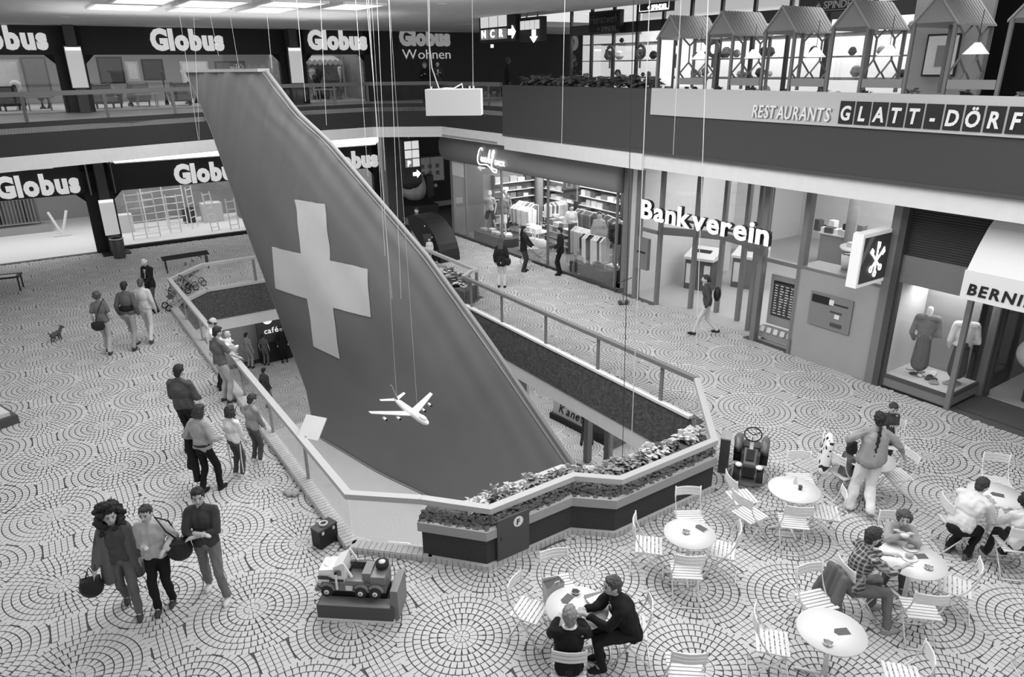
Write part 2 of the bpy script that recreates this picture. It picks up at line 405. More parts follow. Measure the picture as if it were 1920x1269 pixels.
for i in range(len(path)-1):
    a, c = path[i], path[i+1]; b.prism([a, c, (-46, c[1]), (-46, a[1])] , 5.3, 5.45)
b.prism([(-46,14.26),(-46,30),(3,30),(3,14.3),(-26.2,14.3)], 5.3, 5.45)
struct('floor_upper', b, m_shopfl)
b = MB()
for i in range(len(path)-1):
    a, c = path[i], path[i+1]
    b.prism([(a[0]-.6,a[1]), (c[0]-.6,c[1]), (-33.1, c[1]), (-33.1, a[1])], 4.32, 4.4)
b.prism([(-33.1,14.9),(-33.1,15.2),(3,15.2),(3,14.85)], 4.25, 4.4)
struct('ceiling_gallery', b, m_ceil)
# ceiling over the hall
cl = MB()
HOL = []
def skyl(u0, u1, v0, v1): HOL.append((u0,u1,v0,v1))
cl.bb(-33.2, 8, -20, 15.4, 8.5, 8.7); cl.bb(-34, -27, 15.4, 30, 8.5, 8.7)
ceil = struct('ceiling', cl, m_ceil)
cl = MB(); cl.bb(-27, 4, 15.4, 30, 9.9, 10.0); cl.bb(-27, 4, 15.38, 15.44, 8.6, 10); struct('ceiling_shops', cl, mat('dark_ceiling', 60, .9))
# ceiling light panels (lit coffers with a bright frame)
k = 0
for (uu, vv) in [(-19.8,8.2),(-21.7,6.3),(-19.8,6.2),(-22.7,4.6),(-21.3,4.3),(-22.6,2.6),(-20.9,2.2),(-19.2,4.5),(-23.2,7.0)]:
    pass
for (u0_,u1_,v0_,v1_,nm) in [(-20.9,-19.0,7.7,8.85,'rightmost'),(-22.9,-20.9,6.0,7.2,'second from the right'),(-20.7,-19.1,5.9,7.3,'nearest beside the fin'),(-23.4,-21.9,4.25,5.6,'above the fin tip'),(-21.7,-19.6,4.1,5.5,'right of the ropes'),(-23.5,-21.6,2.3,3.8,'leftmost far one'),(-21.2,-19.2,2.6,3.8,'leftmost near one')]:
    t = thing('ceiling_light', 'bright square light coffer in the ceiling, '+nm, 'ceiling light', W((u0_+u1_)/2,(v0_+v1_)/2,8.5), TH, 'ceiling light coffers')
    a, c = (u1_-u0_)/2, (v1_-v0_)/2
    fr = MB(); 
    for sx, sy, dx, dy in ((0,-c,2*a,.05),(0,c,2*a,.05),(-a,0,.05,2*c),(a,0,.05,2*c)): fr.box((sx,sy,-.03),(dx+.02,dy+.02,.06))
    obj('frame', fr, m_white, t); obj('diffuser', MB().box((0,0,-.015),(2*a-.04,2*c-.04,.02)), m_lit, t)
    obj('center_bar', MB().box((0,0,-.035),(.05,2*c-.06,.05)), m_white, t)
i = 0
for p, nm in (((122,32),'above the upper column'),((366,36),'beside the long ropes'),((568,38),'above the second column'),((1035,18),'right of the hanging arrow signs'),((830,7),'above the hanging white box')):
    g = G(p[0],p[1],8.49); t = thing('downlight', 'small round recessed downlight in the ceiling '+nm, 'ceiling light', (g[0],g[1],8.5), 0, 'recessed downlights')
    obj('trim_ring', MB().lathe([(.10,0),(.14,-.005),(.14,-.02),(.10,-.02)]), m_white, t); obj('lamp', MB().ring((0,0,-.012),.1,.01,16), m_lit, t)
# ---------------- frames for wall-mounted things ----------------
RU = TH; RV = TH+math.pi/2      # RU: things on walls facing -v (local x = u, y = v); RV: on walls facing +u (local x = v, y = -u)
def wthing(name, label, cat, u, v, z, r=None, group=None): return thing(name, label, cat, W(u, v, z), RU if r is None else r, group)
# ---------------- low tiled curb round the well ----------------
cb = MB(); ins = offpoly(WELL, -.0); outp = offpoly(WELL, .24)
idx = [11, 0, 1]
curb = thing('well_curb', 'low tiled curb under the glass railing on the left of the well', 'curb', (0,0,0), TH)
b = MB()
seg = [((-23.4,3.1),(-9.0,3.1)), ((-9.0,3.1),(-8.15,3.95)), ((-23.4,3.1),(-24.6,4.3)), ((-24.6,4.3),(-24.6,9.9))]
for (a, c) in seg:
    a = np.array(a); c = np.array(c); d = (c-a)/np.linalg.norm(c-a); nrm = np.array([d[1], -d[0]])
    if (np.array([-16,6.5])-a)@nrm > 0: nrm = -nrm
    b.prism([tuple(a-d*.05), tuple(c+d*.05), tuple(c+d*.05+nrm*.2), tuple(a-d*.05+nrm*.2)], 0, .10)
obj('kerb', b, m_curb, curb)
tl = MB()
for (a, c) in seg[:2]:
    a = np.array(a); c = np.array(c); L = np.linalg.norm(c-a); d = (c-a)/L; nrm = np.array([d[1], -d[0]])
    if (np.array([-16,6.5])-a)@nrm > 0: nrm = -nrm
    n = int(L/.085)
    for i in range(n):
        p = a+d*(i+.5)*L/n; ang = math.atan2(d[1], d[0]); tl.box((*(p+nrm*.1), .106), (.074,.2,.014), ang); tl.box((*(p+nrm*.207), .05), (.074,.014,.09), ang)
obj('curb_tiles', tl, m_curb, curb, kind='stuff')
b = MB(); a = [(-9.0,10.45),(-18.3,10.45)]; b.bb(-18.3,-9.0,10.42,10.56,0,.06); obj('rim_strip', b, m_band, curb)
# ---------------- railings ----------------
def railing(label, path, posts, ztop=.95, rail_m=None, w=.12, glassm=None, base=.1, hh=.09, zb=0., post_m=None, pr=.035, closed_glass=True):
    t = thing('railing', label, 'railing', (0,0,0), TH)
    b = MB(); n = len(path)
    L = []
    P3 = path
    a = wallstrip(P3, zb+ztop-hh, zb+ztop, w/2, 1); a2 = wallstrip(P3, zb+ztop-hh, zb+ztop, w/2, -1)
    b.v = []; 
    hb = MB()
    ofs = []
    for i in range(n):
        p = np.array(P3[i]); d1 = p-np.array(P3[i-1]) if i else np.array(P3[1])-p; d2 = np.array(P3[i+1])-p if i < n-1 else d1
        d1 = d1/np.linalg.norm(d1); d2 = d2/np.linalg.norm(d2); q = np.array([-d1[1],d1[0]])+np.array([-d2[1],d2[0]]); q = q/max(q@q,.3)*2; ofs.append(q*w/2)
    for i in range(n-1):
        p, c = np.array(P3[i]), np.array(P3[i+1]); hb.prism([tuple(p-ofs[i]),tuple(c-ofs[i+1]),tuple(c+ofs[i+1]),tuple(p+ofs[i])], zb+ztop-hh, zb+ztop)
    obj('handrail', hb, rail_m or m_railtop, t)
    for (x, y, ang) in posts: obj('post', MB().box((x,y,zb+(base+ztop-hh)/2), (pr*2.4,pr,ztop-hh-base), ang), post_m or m_post, t)
    if glassm is not None:
        for i in range(n-1):
            p, c = np.array(P3[i]), np.array(P3[i+1]); Ls = np.linalg.norm(c-p); d = (c-p)/Ls; ang = math.atan2(d[1], d[0])
            k = max(1, int(round(Ls/2.1)))
            for q in range(k):
                a_ = p+d*(Ls*q/k+.03); c_ = p+d*(Ls*(q+1)/k-.03); m = (a_+c_)/2
                obj('glass_pane', MB().box((*m, zb+(base+.01+ztop-hh)/2), (np.linalg.norm(c_-a_), .012, ztop-hh-base-.01), ang), glassm, t)
    return t
lp = [(-9.06-2.1*i, 3.08, 0) for i in range(1,8)]
railing('glass railing with a broad pale handrail along the left of the well', [(-8.3,3.9),(-9.05,3.05),(-23.4,3.05),(-24.7,4.25),(-24.7,9.9),(-23.5,11.2)], lp+[(-24.66,5.9,math.pi/2),(-24.66,8.0,math.pi/2)], glassm=m_glass)
railing('glass railing with a dark handrail along the right of the well', [(-8.95,10.5),(-18.3,10.5)], [(x,10.5,0) for x in (-17.9,-16.2,-14.1,-12.0,-9.9)], glassm=m_glass, base=.06, rail_m=mat('rail_grey', 118, .5, .4))
t = railing('pale handrail bending along the near planter', [(-8.3,3.9),(-7.5,4.6),(-7.5,6.15),(-7.0,6.68),(-7.0,8.8),(-8.95,10.5)], [(-7.5,4.62,0),(-7.5,6.13,0),(-7.0,6.7,0)], base=.66, pr=.03)
obj('glass_pane', MB().box((-8.0,9.68,.5), (2.45,.012,.75), math.atan2(1.7,-1.95)), m_glass, t)
railing('handrail round the far planter in front of the boutique', [(-23.5,11.22),(-18.75,11.22),(-18.75,11.0),(-18.3,10.5)], [(-18.6,10.85,0),(-18.7,11.2,0)], base=.05, pr=.05)
# front part glass next to the planter
obj('glass_pane', MB().box((-8.66,3.5,.49), (1.1,.012,.74), math.pi/4), m_glass, bpy.data.objects['railing'])
# ---------------- planters ----------------
PB = [(-8.12,3.72),(-7.32,4.42),(-7.32,5.98),(-6.86,6.48),(-6.86,8.75),(-7.15,9.05)]        # outer base
PI = [(-8.55,4.15),(-8.15,4.55),(-8.15,6.4),(-7.75,6.9),(-7.75,8.6),(-7.9,9.2)]
pl = thing('planter', 'long zigzag planter with moss and leafy plants at the near end of the well', 'planter', (0,0,0), TH)
ring = PB+PI[::-1]
def ringprism(o_, i_, z0, z1):
    b = MB()
    for k in range(len(o_)-1): b.prism([o_[k],o_[k+1],i_[k+1],i_[k]], z0, z1)
    return b
obj('plinth', ringprism(PB, PI, 0, .10), m_curb, pl)
PB2 = offpoly(PB+PI[::-1], -.05)[:6]; PI2 = [(p[0]+.02,p[1]) for p in PI]
obj('body', ringprism(PB2, PI2, .10, .55), m_plant_base, pl)
PB3 = offpoly(PB+PI[::-1], -.0)[:6]
obj('rim', ringprism(PB3, [(p[0]*.9+q[0]*.1,p[1]*.9+q[1]*.1) for p,q in zip(PB3,PI)], .53, .68), m_plant_rim, pl)
obj('inner_rim', ringprism([(p[0]*.88+q[0]*.12,p[1]*.88+q[1]*.12) for p,q in zip(PI,PB)], PI, .5, .72), m_curb, pl)
obj('soil', ringprism([(p[0]*.9+q[0]*.1,p[1]*.9+q[1]*.1) for p,q in zip(PB3,PI)], [(p[0]*.88+q[0]*.12,p[1]*.88+q[1]*.12) for p,q in zip(PI,PB)], .5, .65), m_moss, pl)
# lumpy moss cushions
mm = MB()
for k in range(len(PB)-1):
    for _ in range(int(220*math.dist(PB[k],PB[k+1]))):
        s_, w_ = random.random(), random.uniform(.06,.62); o_ = np.array(PB[k])*(1-s_)+np.array(PB[k+1])*s_; i_ = np.array(PI[k])*(1-s_)+np.array(PI[k+1])*s_
        p = o_*(1-w_)+i_*w_; r = random.uniform(.02,.05); mm.ell((p[0],p[1],.665), (r,r,r*.8), n=5, m=3)
obj('moss_cushions', mm, m_moss, pl, kind='stuff')
st = MB()
for k in range(len(PB)-1):
    a = np.array(PB[k]); c = np.array(PB[k+1]); L = np.linalg.norm(c-a); d = (c-a)/L; ang = math.atan2(d[1],d[0]); n = int(L/.085)
    for i in range(n): p = a+d*(i+.5)*L/n; nr = np.array([d[1],-d[0]]); st.box((*(p+nr*.004),.052), (.074,.02,.10), ang)
obj('plinth_tiles', st, m_curb, pl, kind='stuff')
# hydrant door with the F disc
hd = wthing('hydrant_door', 'dark metal hatch with a round F sign in the planter side', 'hatch', -7.345, 4.6, .12, RV)
obj('door_leaf', MB().bb(0,.56,-.035,-.005,0,.68), mat('hatch_grey', 76, .6), hd)
obj('lock', MB().bb(.05,.065,-.04,-.034,.33,.39), m_black, hd)
dsc = obj('disc', MB().ring((.36,-.045,.55), .085, .01, 24, ax='y'), m_white, hd)
text(hd, 'F', .33, -.05, .505, .09, m_black, .006, .02, 1., name='letter')
# far planter
fp = thing('planter', 'stucco planter full of leafy plants at the far right corner of the well', 'planter', (0,0,0), TH)
obj('body', MB().bb(-23.4,-18.78,10.35,11.12,-1.0,.36), m_stucco, fp)
obj('rim', MB().bb(-23.45,-18.74,10.28,10.38,.3,.44), m_plant_rim, fp); obj('soil', MB().bb(-23.4,-18.8,10.38,11.1,.3,.4), m_moss, fp)
obj('end_block', MB().prism([(-18.78,10.4),(-18.25,10.45),(-18.25,10.6),(-18.7,11.15)],-1,.46), m_stucco, fp)
# ---------------- plants ----------------
m_leafs = [mat('leaf_dark', 84, .5, .5), mat('leaf_mid', 132, .5, .5), mat('leaf_pale', 188, .5, .4)]
def plant_mesh(kind, seed):
    r = random.Random(seed); b = MB(); n = 26 if kind != 'spiky' else 22
    for i in range(n):
        az = r.uniform(0, 6.283); el = r.uniform(.15, 1.2); L = r.uniform(.10,.20) if kind != 'spiky' else r.uniform(.16,.30); w = L*(.30 if kind != 'spiky' else .10)
        c = np.array([math.cos(az)*math.cos(el), math.sin(az)*math.cos(el), math.sin(el)]); s_ = np.array([-math.sin(az), math.cos(az), 0]); p0 = c*r.uniform(.0,.09)
        mid = p0+c*L*.5+np.array([0,0,.01]); tip = p0+c*L+np.array([0,0,-L*.35]); up = np.cross(c, s_)*.004
        b.add([p0-s_*w*.2, mid-s_*w, tip, mid+s_*w, p0+s_*w*.2, mid+up*3], [(0,1,5),(1,2,5),(2,3,5),(3,4,5),(4,0,5)])
    return b.mesh('leaves')
PM = {k: [plant_mesh(k, s_) for s_ in range(3)] for k in ('round','spiky')}
STEM = MB().cap((0,0,-.02),(0,0,.12),.008,.005,5).mesh('stem')
def put_plant(u, v, z, kind, mi, sc, label, group):
    t = thing('leafy_plant', label, 'plant', W(u, v, z), random.uniform(0,6.28), group)
    for nm, me in (('leaves', random.choice(PM[kind])), ('stem', STEM)):
        me2 = me
        key = me.name+'_'+str(mi)
        if nm == 'leaves':
            if key not in TXC:
                me2 = me.copy(); me2.materials.clear(); me2.materials.append(m_leafs[mi]); TXC[key] = me2
            me2 = TXC[key]
        elif not me.materials: me.materials.append(m_leafs[0])
        o = bpy.data.objects.new(nm, me2); C.objects.link(o); o.parent = t; o.scale = (sc,)*3
    return t
n = 0
for k in range(len(PB)-1):
    L = math.dist(PB[k],PB[k+1])
    for i in range(int(L/.17)+1):
        s_ = (i+.5)/(int(L/.17)+1); o_ = np.array(PB[k])*(1-s_)+np.array(PB[k+1])*s_; i_ = np.array(PI[k])*(1-s_)+np.array(PI[k+1])*s_
        if k == 0: continue
        for w_ in (.72, .84):
            if random.random() < .15: continue
            p = o_*(1-w_)+i_*w_; kind = 'spiky' if (k == 1 and random.random() < .45) else 'round'
            mi = random.choice([0,1,1,2,2]); lb = '%s %s plant in the near planter, %s' % (['dark','mid-grey','pale'][mi], 'spiky' if kind == 'spiky' else 'broad-leaved', ['','along its long left stretch','at its short middle step','along its long right stretch','at its right end'][k]); put_plant(p[0], p[1], .66, kind, mi, random.uniform(.7,1.15), lb, lb.replace('plant','plants',1))
for i in range(44):
    mi = random.choice([0,1,1,2]); uu_ = random.uniform(-22.4,-18.95); lb = '%s bushy plant in the far planter beside the tail fin, %s half' % (['dark','mid-grey','pale'][mi], 'near' if uu_ > -21 else 'far'); put_plant(uu_, random.uniform(10.5,11.05), .4, 'round', mi, random.uniform(1.2,1.9), lb, lb)
# ---------------- the tail fin ----------------
ANG = math.radians(50.4); E_ = np.array([-math.sin(ANG), math.cos(ANG)]); C0 = W2(-16.5, 6.8); NRM = np.array([-E_[1], E_[0]]); NRM = NRM if NRM@(-C0) > 0 else -NRM
FA, FB = C0-E_*5, C0+E_*5
def fpt(px, py): P = RAYP(px, py, FA, FB); return np.array([(P[:2]-C0)@E_, P[2]])
LEp = np.array([fpt(*p) for p in [(497,130),(560,213),(620,268),(700,362),(800,478),(880,588),(930,658),(1000,762),(1070,864)]])
TEp = np.array([fpt(*p) for p in [(350,137),(370,180),(395,240),(430,340),(470,450),(500,530),(545,650),(575,730),(590,800)]])
sl = (LEp[-1]-LEp[-3])/(LEp[-1][1]-LEp[-3][1]); LEp = np.vstack([LEp, LEp[-1]+sl*(-3.62-LEp[-1][1])])
TEp[-1] = [TEp[-1][0], -3.62]
ZT, ZB = 6.86, -3.6
def sLE(z): return np.interp(z, LEp[::-1,1], LEp[::-1,0])
def sTE(z): return np.interp(z, TEp[::-1,1], TEp[::-1,0])
def bulge(s_, z):
    a, b = sLE(z), sTE(z); c = np.clip((s_-a)/(b-a), 0, 1); T = .13+.22*(ZT-z)/(ZT-ZB)
    d = T*(1-(2*c-1)**2)**.55
    W_ = np.sin(np.clip(c,0,1)*math.pi)**.5
    up = np.clip((z-(-1))/7.9, 0, 1); lo = 1-up
    q = (s_-sLE(ZT))+.48*(z-ZT)          # folds radiate down from the top bar
    d = d+W_*(.035*up*np.sin(q*5.2+.8*np.sin(z*.7))+.02*up*np.sin(q*11+z*.5)+.012*up*np.sin(q*19-z))
    d = d+W_*np.exp(-c*3)*(.05*np.sin((s_-a)*7+z*1.1)*np.exp(-(s_-a)*.7))
    d = d+W_*(.03*lo*np.sin(s_*1.6+z*1.3)+.02*np.sin(s_*2.3-z*2.1)*np.exp(-((z-1.5)/3)**2))
    return d
def to3(s_, z, d): p = C0+E_*s_+NRM*d; return (float(p[0]), float(p[1]), float(z))
fin = thing('tail_fin', 'huge dark aircraft tail fin of stretched cloth bearing a pale cross', 'display', (0,0,0))
m_fin = mat('fin_cloth', 118, .62, .25, .03, 1.2); m_cross = mat('cross_cloth', 214, .7, .2, .02, 2)
nz, nc = 120, 56
def side(sg):
    b = MB(); V = []
    for i in range(nz+1):
        z = ZB+(ZT-ZB)*i/nz
        for j in range(nc+1):
            c = .5-.5*math.cos(math.pi*j/nc); s_ = sLE(z)*(1-c)+sTE(z)*c; d = bulge(s_, z) if 0 < j < nc else 0.0
            V.append(to3(s_, z, sg*d))
    F = []
    for i in range(nz):
        for j in range(nc):
            a = i*(nc+1)+j; q = (a, a+1, a+nc+2, a+nc+1); F.append(q if sg < 0 else q[::-1])
    return b.add(V, F)
obj('front_cloth', side(1), m_fin, fin, True); obj('back_cloth', side(-1), m_fin, fin, True)
cx = [fpt(*p) for p in [(565,372),(622,380),(631,485),(704,500),(710,590),(640,572),(653,667),(600,645),(587,557),(526,538),(519,460),(579,472)]]
def patch(b, a0, a1, a2, a3, n):
    V = []; 
    for i in range(n+1):
        for j in range(n+1):
            u_, v_ = i/n, j/n; p = (1-u_)*((1-v_)*a0+v_*a1)+u_*((1-v_)*a3+v_*a2); V.append(to3(p[0], p[1], bulge(p[0], p[1])+.016))
    F = [(i*(n+1)+j, i*(n+1)+j+1, (i+1)*(n+1)+j+1, (i+1)*(n+1)+j) for i in range(n) for j in range(n)]
    b.add(V, F)
cb = MB(); c0,c1,c2,c3,c4,c5,c6,c7,c8,c9,c10,c11 = cx
for q in ((c0,c1,c2,c11),(c11,c2,c5,c8),(c2,c3,c4,c5),(c8,c5,c6,c7),(c10,c11,c8,c9)): patch(cb, *q, 14)
obj('cross', cb, m_cross, fin, True)
le = [to3(sLE(z), z, 0) for z in np.linspace(ZT, ZB, 50)]; obj('leading_edge_piping', MB().tube(le, .055, 6), mat('piping', 130, .6), fin, True)
le = [to3(sLE(z)+.14, z, bulge(sLE(z)+.14, z)+.005) for z in np.linspace(ZT-.05, ZB, 50)]; obj('edge_seam', MB().tube(le, .022, 5), mat('piping2', 134, .6), fin, True)
te = [to3(sTE(z), z, 0) for z in np.linspace(ZT, ZB, 40)]; obj('trailing_edge_piping', MB().tube(te, .03, 5), mat('piping', 130), fin, True)
a, c = to3(sLE(ZT)+.15, ZT+.02, 0), to3(sTE(ZT), ZT+.02, 0)
mid = ((a[0]+c[0])/2, (a[1]+c[1])/2, ZT+.03); L = math.dist(a[:2], c[:2])
obj('top_bar', MB().box(mid, (L+.05, .34, .08), math.atan2(c[1]-a[1], c[0]-a[0])), mat('bar', 160, .6), fin)
bl = [to3(s_, ZB+.02, bulge(s_, ZB)+.02) for s_ in np.linspace(sLE(ZB)+.02, sTE(ZB)-.02, 30)]
obj('hem', MB().tube(bl, .03, 5), mat('piping2', 134), fin, True)
pd = thing('podium', 'large plain light grey podium under the tail fin', 'podium', (0,0,0), TH)
obj('deck', MB().bb(-20.6,-9.75,4.75,10.2,-3.78,-3.6), mat('podium_grey', 196, .8, .2, .02, 2), pd)
obj('side_cladding', MB().bb(-20.5,-9.85,4.85,10.1,-5.45,-3.78), mat('podium_side', 120, .9), pd)
# ---------------- ropes and things hanging from the ceiling ----------------
m_rope = mat('white_rope', 205, .6); m_roped = mat('dark_rope', 50, .6)
def cable(label, a, b, r=.006, m=None, cat='cable', nm='cable', group=None):
    r = r*.75
    o = obj(nm, MB().tube([a, b], r, 6), m or m_rope); return tag(o, label, cat, group)
def at_r(px, py, r): d = fw*FPX+RIGHT*(px-960)-UP*(py-634.5); return np.array([0,0,CAMH])+d*(r/FPX)
def ceil_above(px0, p, r0=None):  # ceiling point whose image x is px0, same depth along camera axis
    y = (8.48-CAMH); d0 = p-np.array([0,0,CAMH]); w = d0@fw
    # solve for point with z=8.48, depth w', keep world y, shift x so that it shows at px0 on the top line
    yy = p[1]; xx = p[0]
    for _ in range(20):
        q = np.array([xx, yy, 8.48-CAMH]); X = 960+FPX*(q@RIGHT)/(q@fw); xx += (px0-X)*(q@fw)/FPX
    return np.array([xx, yy, 8.48])
# model airliner
ap = at_r(765, 772, 12.0)
def airplane():
    # local frame: x forward (nose), y left, z up
    nose = G(803,795,ap[2]); tail = G(737,748,ap[2]); d = (nose-tail); L = np.linalg.norm(d[:2]); ang = math.atan2(d[1], d[0])
    t = thing('model_airplane', 'white model jet airliner hanging on two strings before the fin', 'model airplane', tuple(float(x) for x in (nose+tail)/2), ang)
    mw = mat('plane_white', 232, .35, .5); s_ = L/1.0
    fu = MB(); prof = [(.5,.001),(.485,.02),(.46,.035),(.40,.048),(.30,.054),(-.15,.052),(-.30,.042),(-.42,.022),(-.5,.006)]
    V = []; n = 16
    for x, r in prof:
        for k in range(n): V.append((x*s_, r*s_*math.cos(2*math.pi*k/n), r*s_*math.sin(2*math.pi*k/n)+(.012*s_ if x < -.2 else 0)))
    F = [(i*n+k,(i+1)*n+k,(i+1)*n+(k+1)%n,i*n+(k+1)%n) for i in range(len(prof)-1) for k in range(n)]
    fu.add(V, F); obj('fuselage', fu, mw, t, True)
    hump = MB().ell((.36*s_,0,.045*s_),(.10*s_,.035*s_,.028*s_)); obj('cockpit_hump', hump, mw, t, True)
    for sg in (1,-1):
        w = MB().plate([(.13*s_,sg*.03*s_,-.02*s_),(-.04*s_,sg*.03*s_,-.02*s_),(-.28*s_,sg*.50*s_,.03*s_),(-.21*s_,sg*.50*s_,.03*s_)], (0,0,.014*s_)); obj('wing', w, mw, t)
        h = MB().plate([(-.37*s_,sg*.01,.02*s_),(-.46*s_,sg*.01,.02*s_),(-.54*s_,sg*.2*s_,.03*s_),(-.49*s_,sg*.2*s_,.03*s_)], (0,0,.009*s_)); obj('tailplane', h, mw, t)
        for q in (.2,.36):
            x = .06*s_-(q*.62*s_)+.05*s_; e = obj('engine', MB().ring((x,sg*q*s_,-.035*s_), .021*s_, .09*s_, 12, .017*s_, 'x'), mw, t, True)
            obj('intake', MB().ring((x+.085*s_,sg*q*s_,-.035*s_), .018*s_, .008*s_, 12, ax='x'), m_black, e)
    obj('fin', MB().plate([(-.33*s_,-.006,.04*s_),(-.47*s_,-.006,.03*s_),(-.56*s_,-.006,.21*s_),(-.50*s_,-.006,.21*s_)], (0,.012,0)), mat('fin_cloth', 118), t)
    st = MB()
    return t, nose, tail
apt, nose, tail = airplane()
p1 = tail*.88+nose*.12+np.array([0,0,.05]); p2 = tail*.28+nose*.72+np.array([0,0,.06])
cable('thin string holding the tail of the model airplane', tuple(p1), tuple(ceil_above(690, p1)), .003)
cable('thin string holding the nose of the model airplane', tuple(p2), tuple(ceil_above(722, p2)), .003)
# hanging white box
bx = at_r(850, 192, 9.0); bt = thing('hanging_speaker_box', 'white rectangular box hanging on cords above the well', 'box', tuple(float(v) for v in bx), math.radians(-4))
obj('body', MB().box((0,.1,0),(.70,.26,.315)), mat('box_white', 222, .6), bt)
for x in (-.29,.25,.2): obj('hook', MB().tube([(x,.1,.155),(x-.01,.1,.19),(x+.01,.1,.19),(x,.1,.155)], .005, 5), m_white, bt)
obj('loop_cable', MB().tube([(-.18,.1,.16),(-.1,.08,.17),(0,.08,.165),(.07,.1,.2),(.1,.12,.22),(.11,.12,.16)], .009, 6), m_rope, bt, True)
for x, px in ((-.29,797),(.25,884)):
    p = bx+np.array([x,.1,.19]); cable('thin cord holding the hanging white box, '+('left one' if x < 0 else 'right one'), tuple(p), tuple(ceil_above(px, p)), .005)
p = bx+np.array([-.18,.1,.16]); q = ceil_above(800, p)
o = obj('power_cable', MB().tube([tuple(p), tuple(p+[-.08,0,.25]), tuple(p+[-.1,0,.55]), tuple(p+[-.08,0,.9]), tuple(q)], .008, 6), m_rope, None, True); tag(o, 'slack white cable running from the ceiling to the hanging white box', 'cable')
# long ropes
for (x0, x1, y1, z1, r, m, lb) in [(1223,1183,850,.72,.016,m_rope,'long white rope in front of the boutique corner'),(1191,1167,860,.72,.014,m_roped,'long dark rope hanging left of the long white rope'),(1330,1304,690,.95,.018,m_rope,'white rope hanging over the corner of the right railing')]:
    p = G(x1, y1, z1); cable(lb, tuple(p), tuple(ceil_above(x0, p)), r*.55, m, 'rope', 'rope')
i = 0
for (x0, xb, yb, rr, lb) in [(332,372,262,18,'leftmost string'),(362,374,262,18.5,'second string from the left'),(390,410,105,19,'string ending above the fin tip'),(428,448,128,19,'string onto the top bar of the fin'),(498,510,128,18,'pair of strings at the upper fin corner'),(555,573,190,17,'string beside the upper fin corner'),(600,612,235,17,'string left of the second wordmark'),(665,690,330,16,'string across the second wordmark'),(682,735,560,14,'string across the fin beside the airplane'),(688,722,480,15,'string crossing the front edge of the fin'),(706,722,320,17,'faint string left of the airplane strings'),(726,752,560,13.5,'string passing right of the cross'),(1060,1053,270,15,'thin string right of the hanging box'),(1280,1262,290,14,'thin string left of the bank sign')]:
    p = at_r(xb, yb, rr)
    if rr > 0: cable('thin taut string from the ceiling, '+lb, tuple(p), tuple(ceil_above(x0, p)), .005, None)
# ---------------- body builder ----------------
m_skin = mat('skin', 178, .6, .3); m_hairs = {k: mat('hair_'+k, g, .6, .4, .3, 60, .5, 120) for k, g in dict(black=34, dark=52, brown=74, grey=135, white=190, fair=120).items()}
def cloth(g, ns=.06, b=.25): return mat('cloth_%d' % g, g, .85, .15, ns, 6, b, 25)
def Rx(a): return np.array(Matrix.Rotation(a, 3, 'X'))
def Ry(a): return np.array(Matrix.Rotation(a, 3, 'Y'))
def Rz(a): return np.array(Matrix.Rotation(a, 3, 'Z'))
def ik(a, t, l1, l2, pole):
    a = np.array(a, float); t = np.array(t, float); d = t-a; L = np.linalg.norm(d)
    if L > (l1+l2)*.995: d = d/L*(l1+l2)*.995; L = np.linalg.norm(d); t = a+d
    u = d/L; x = (l1*l1-l2*l2+L*L)/(2*L); h = math.sqrt(max(l1*l1-x*x, 0)); p = np.array(pole, float); p = p-u*(p@u); p /= np.linalg.norm(p)+1e-9
    return a+u*x+p*h, t
HASP = {'n': 0}
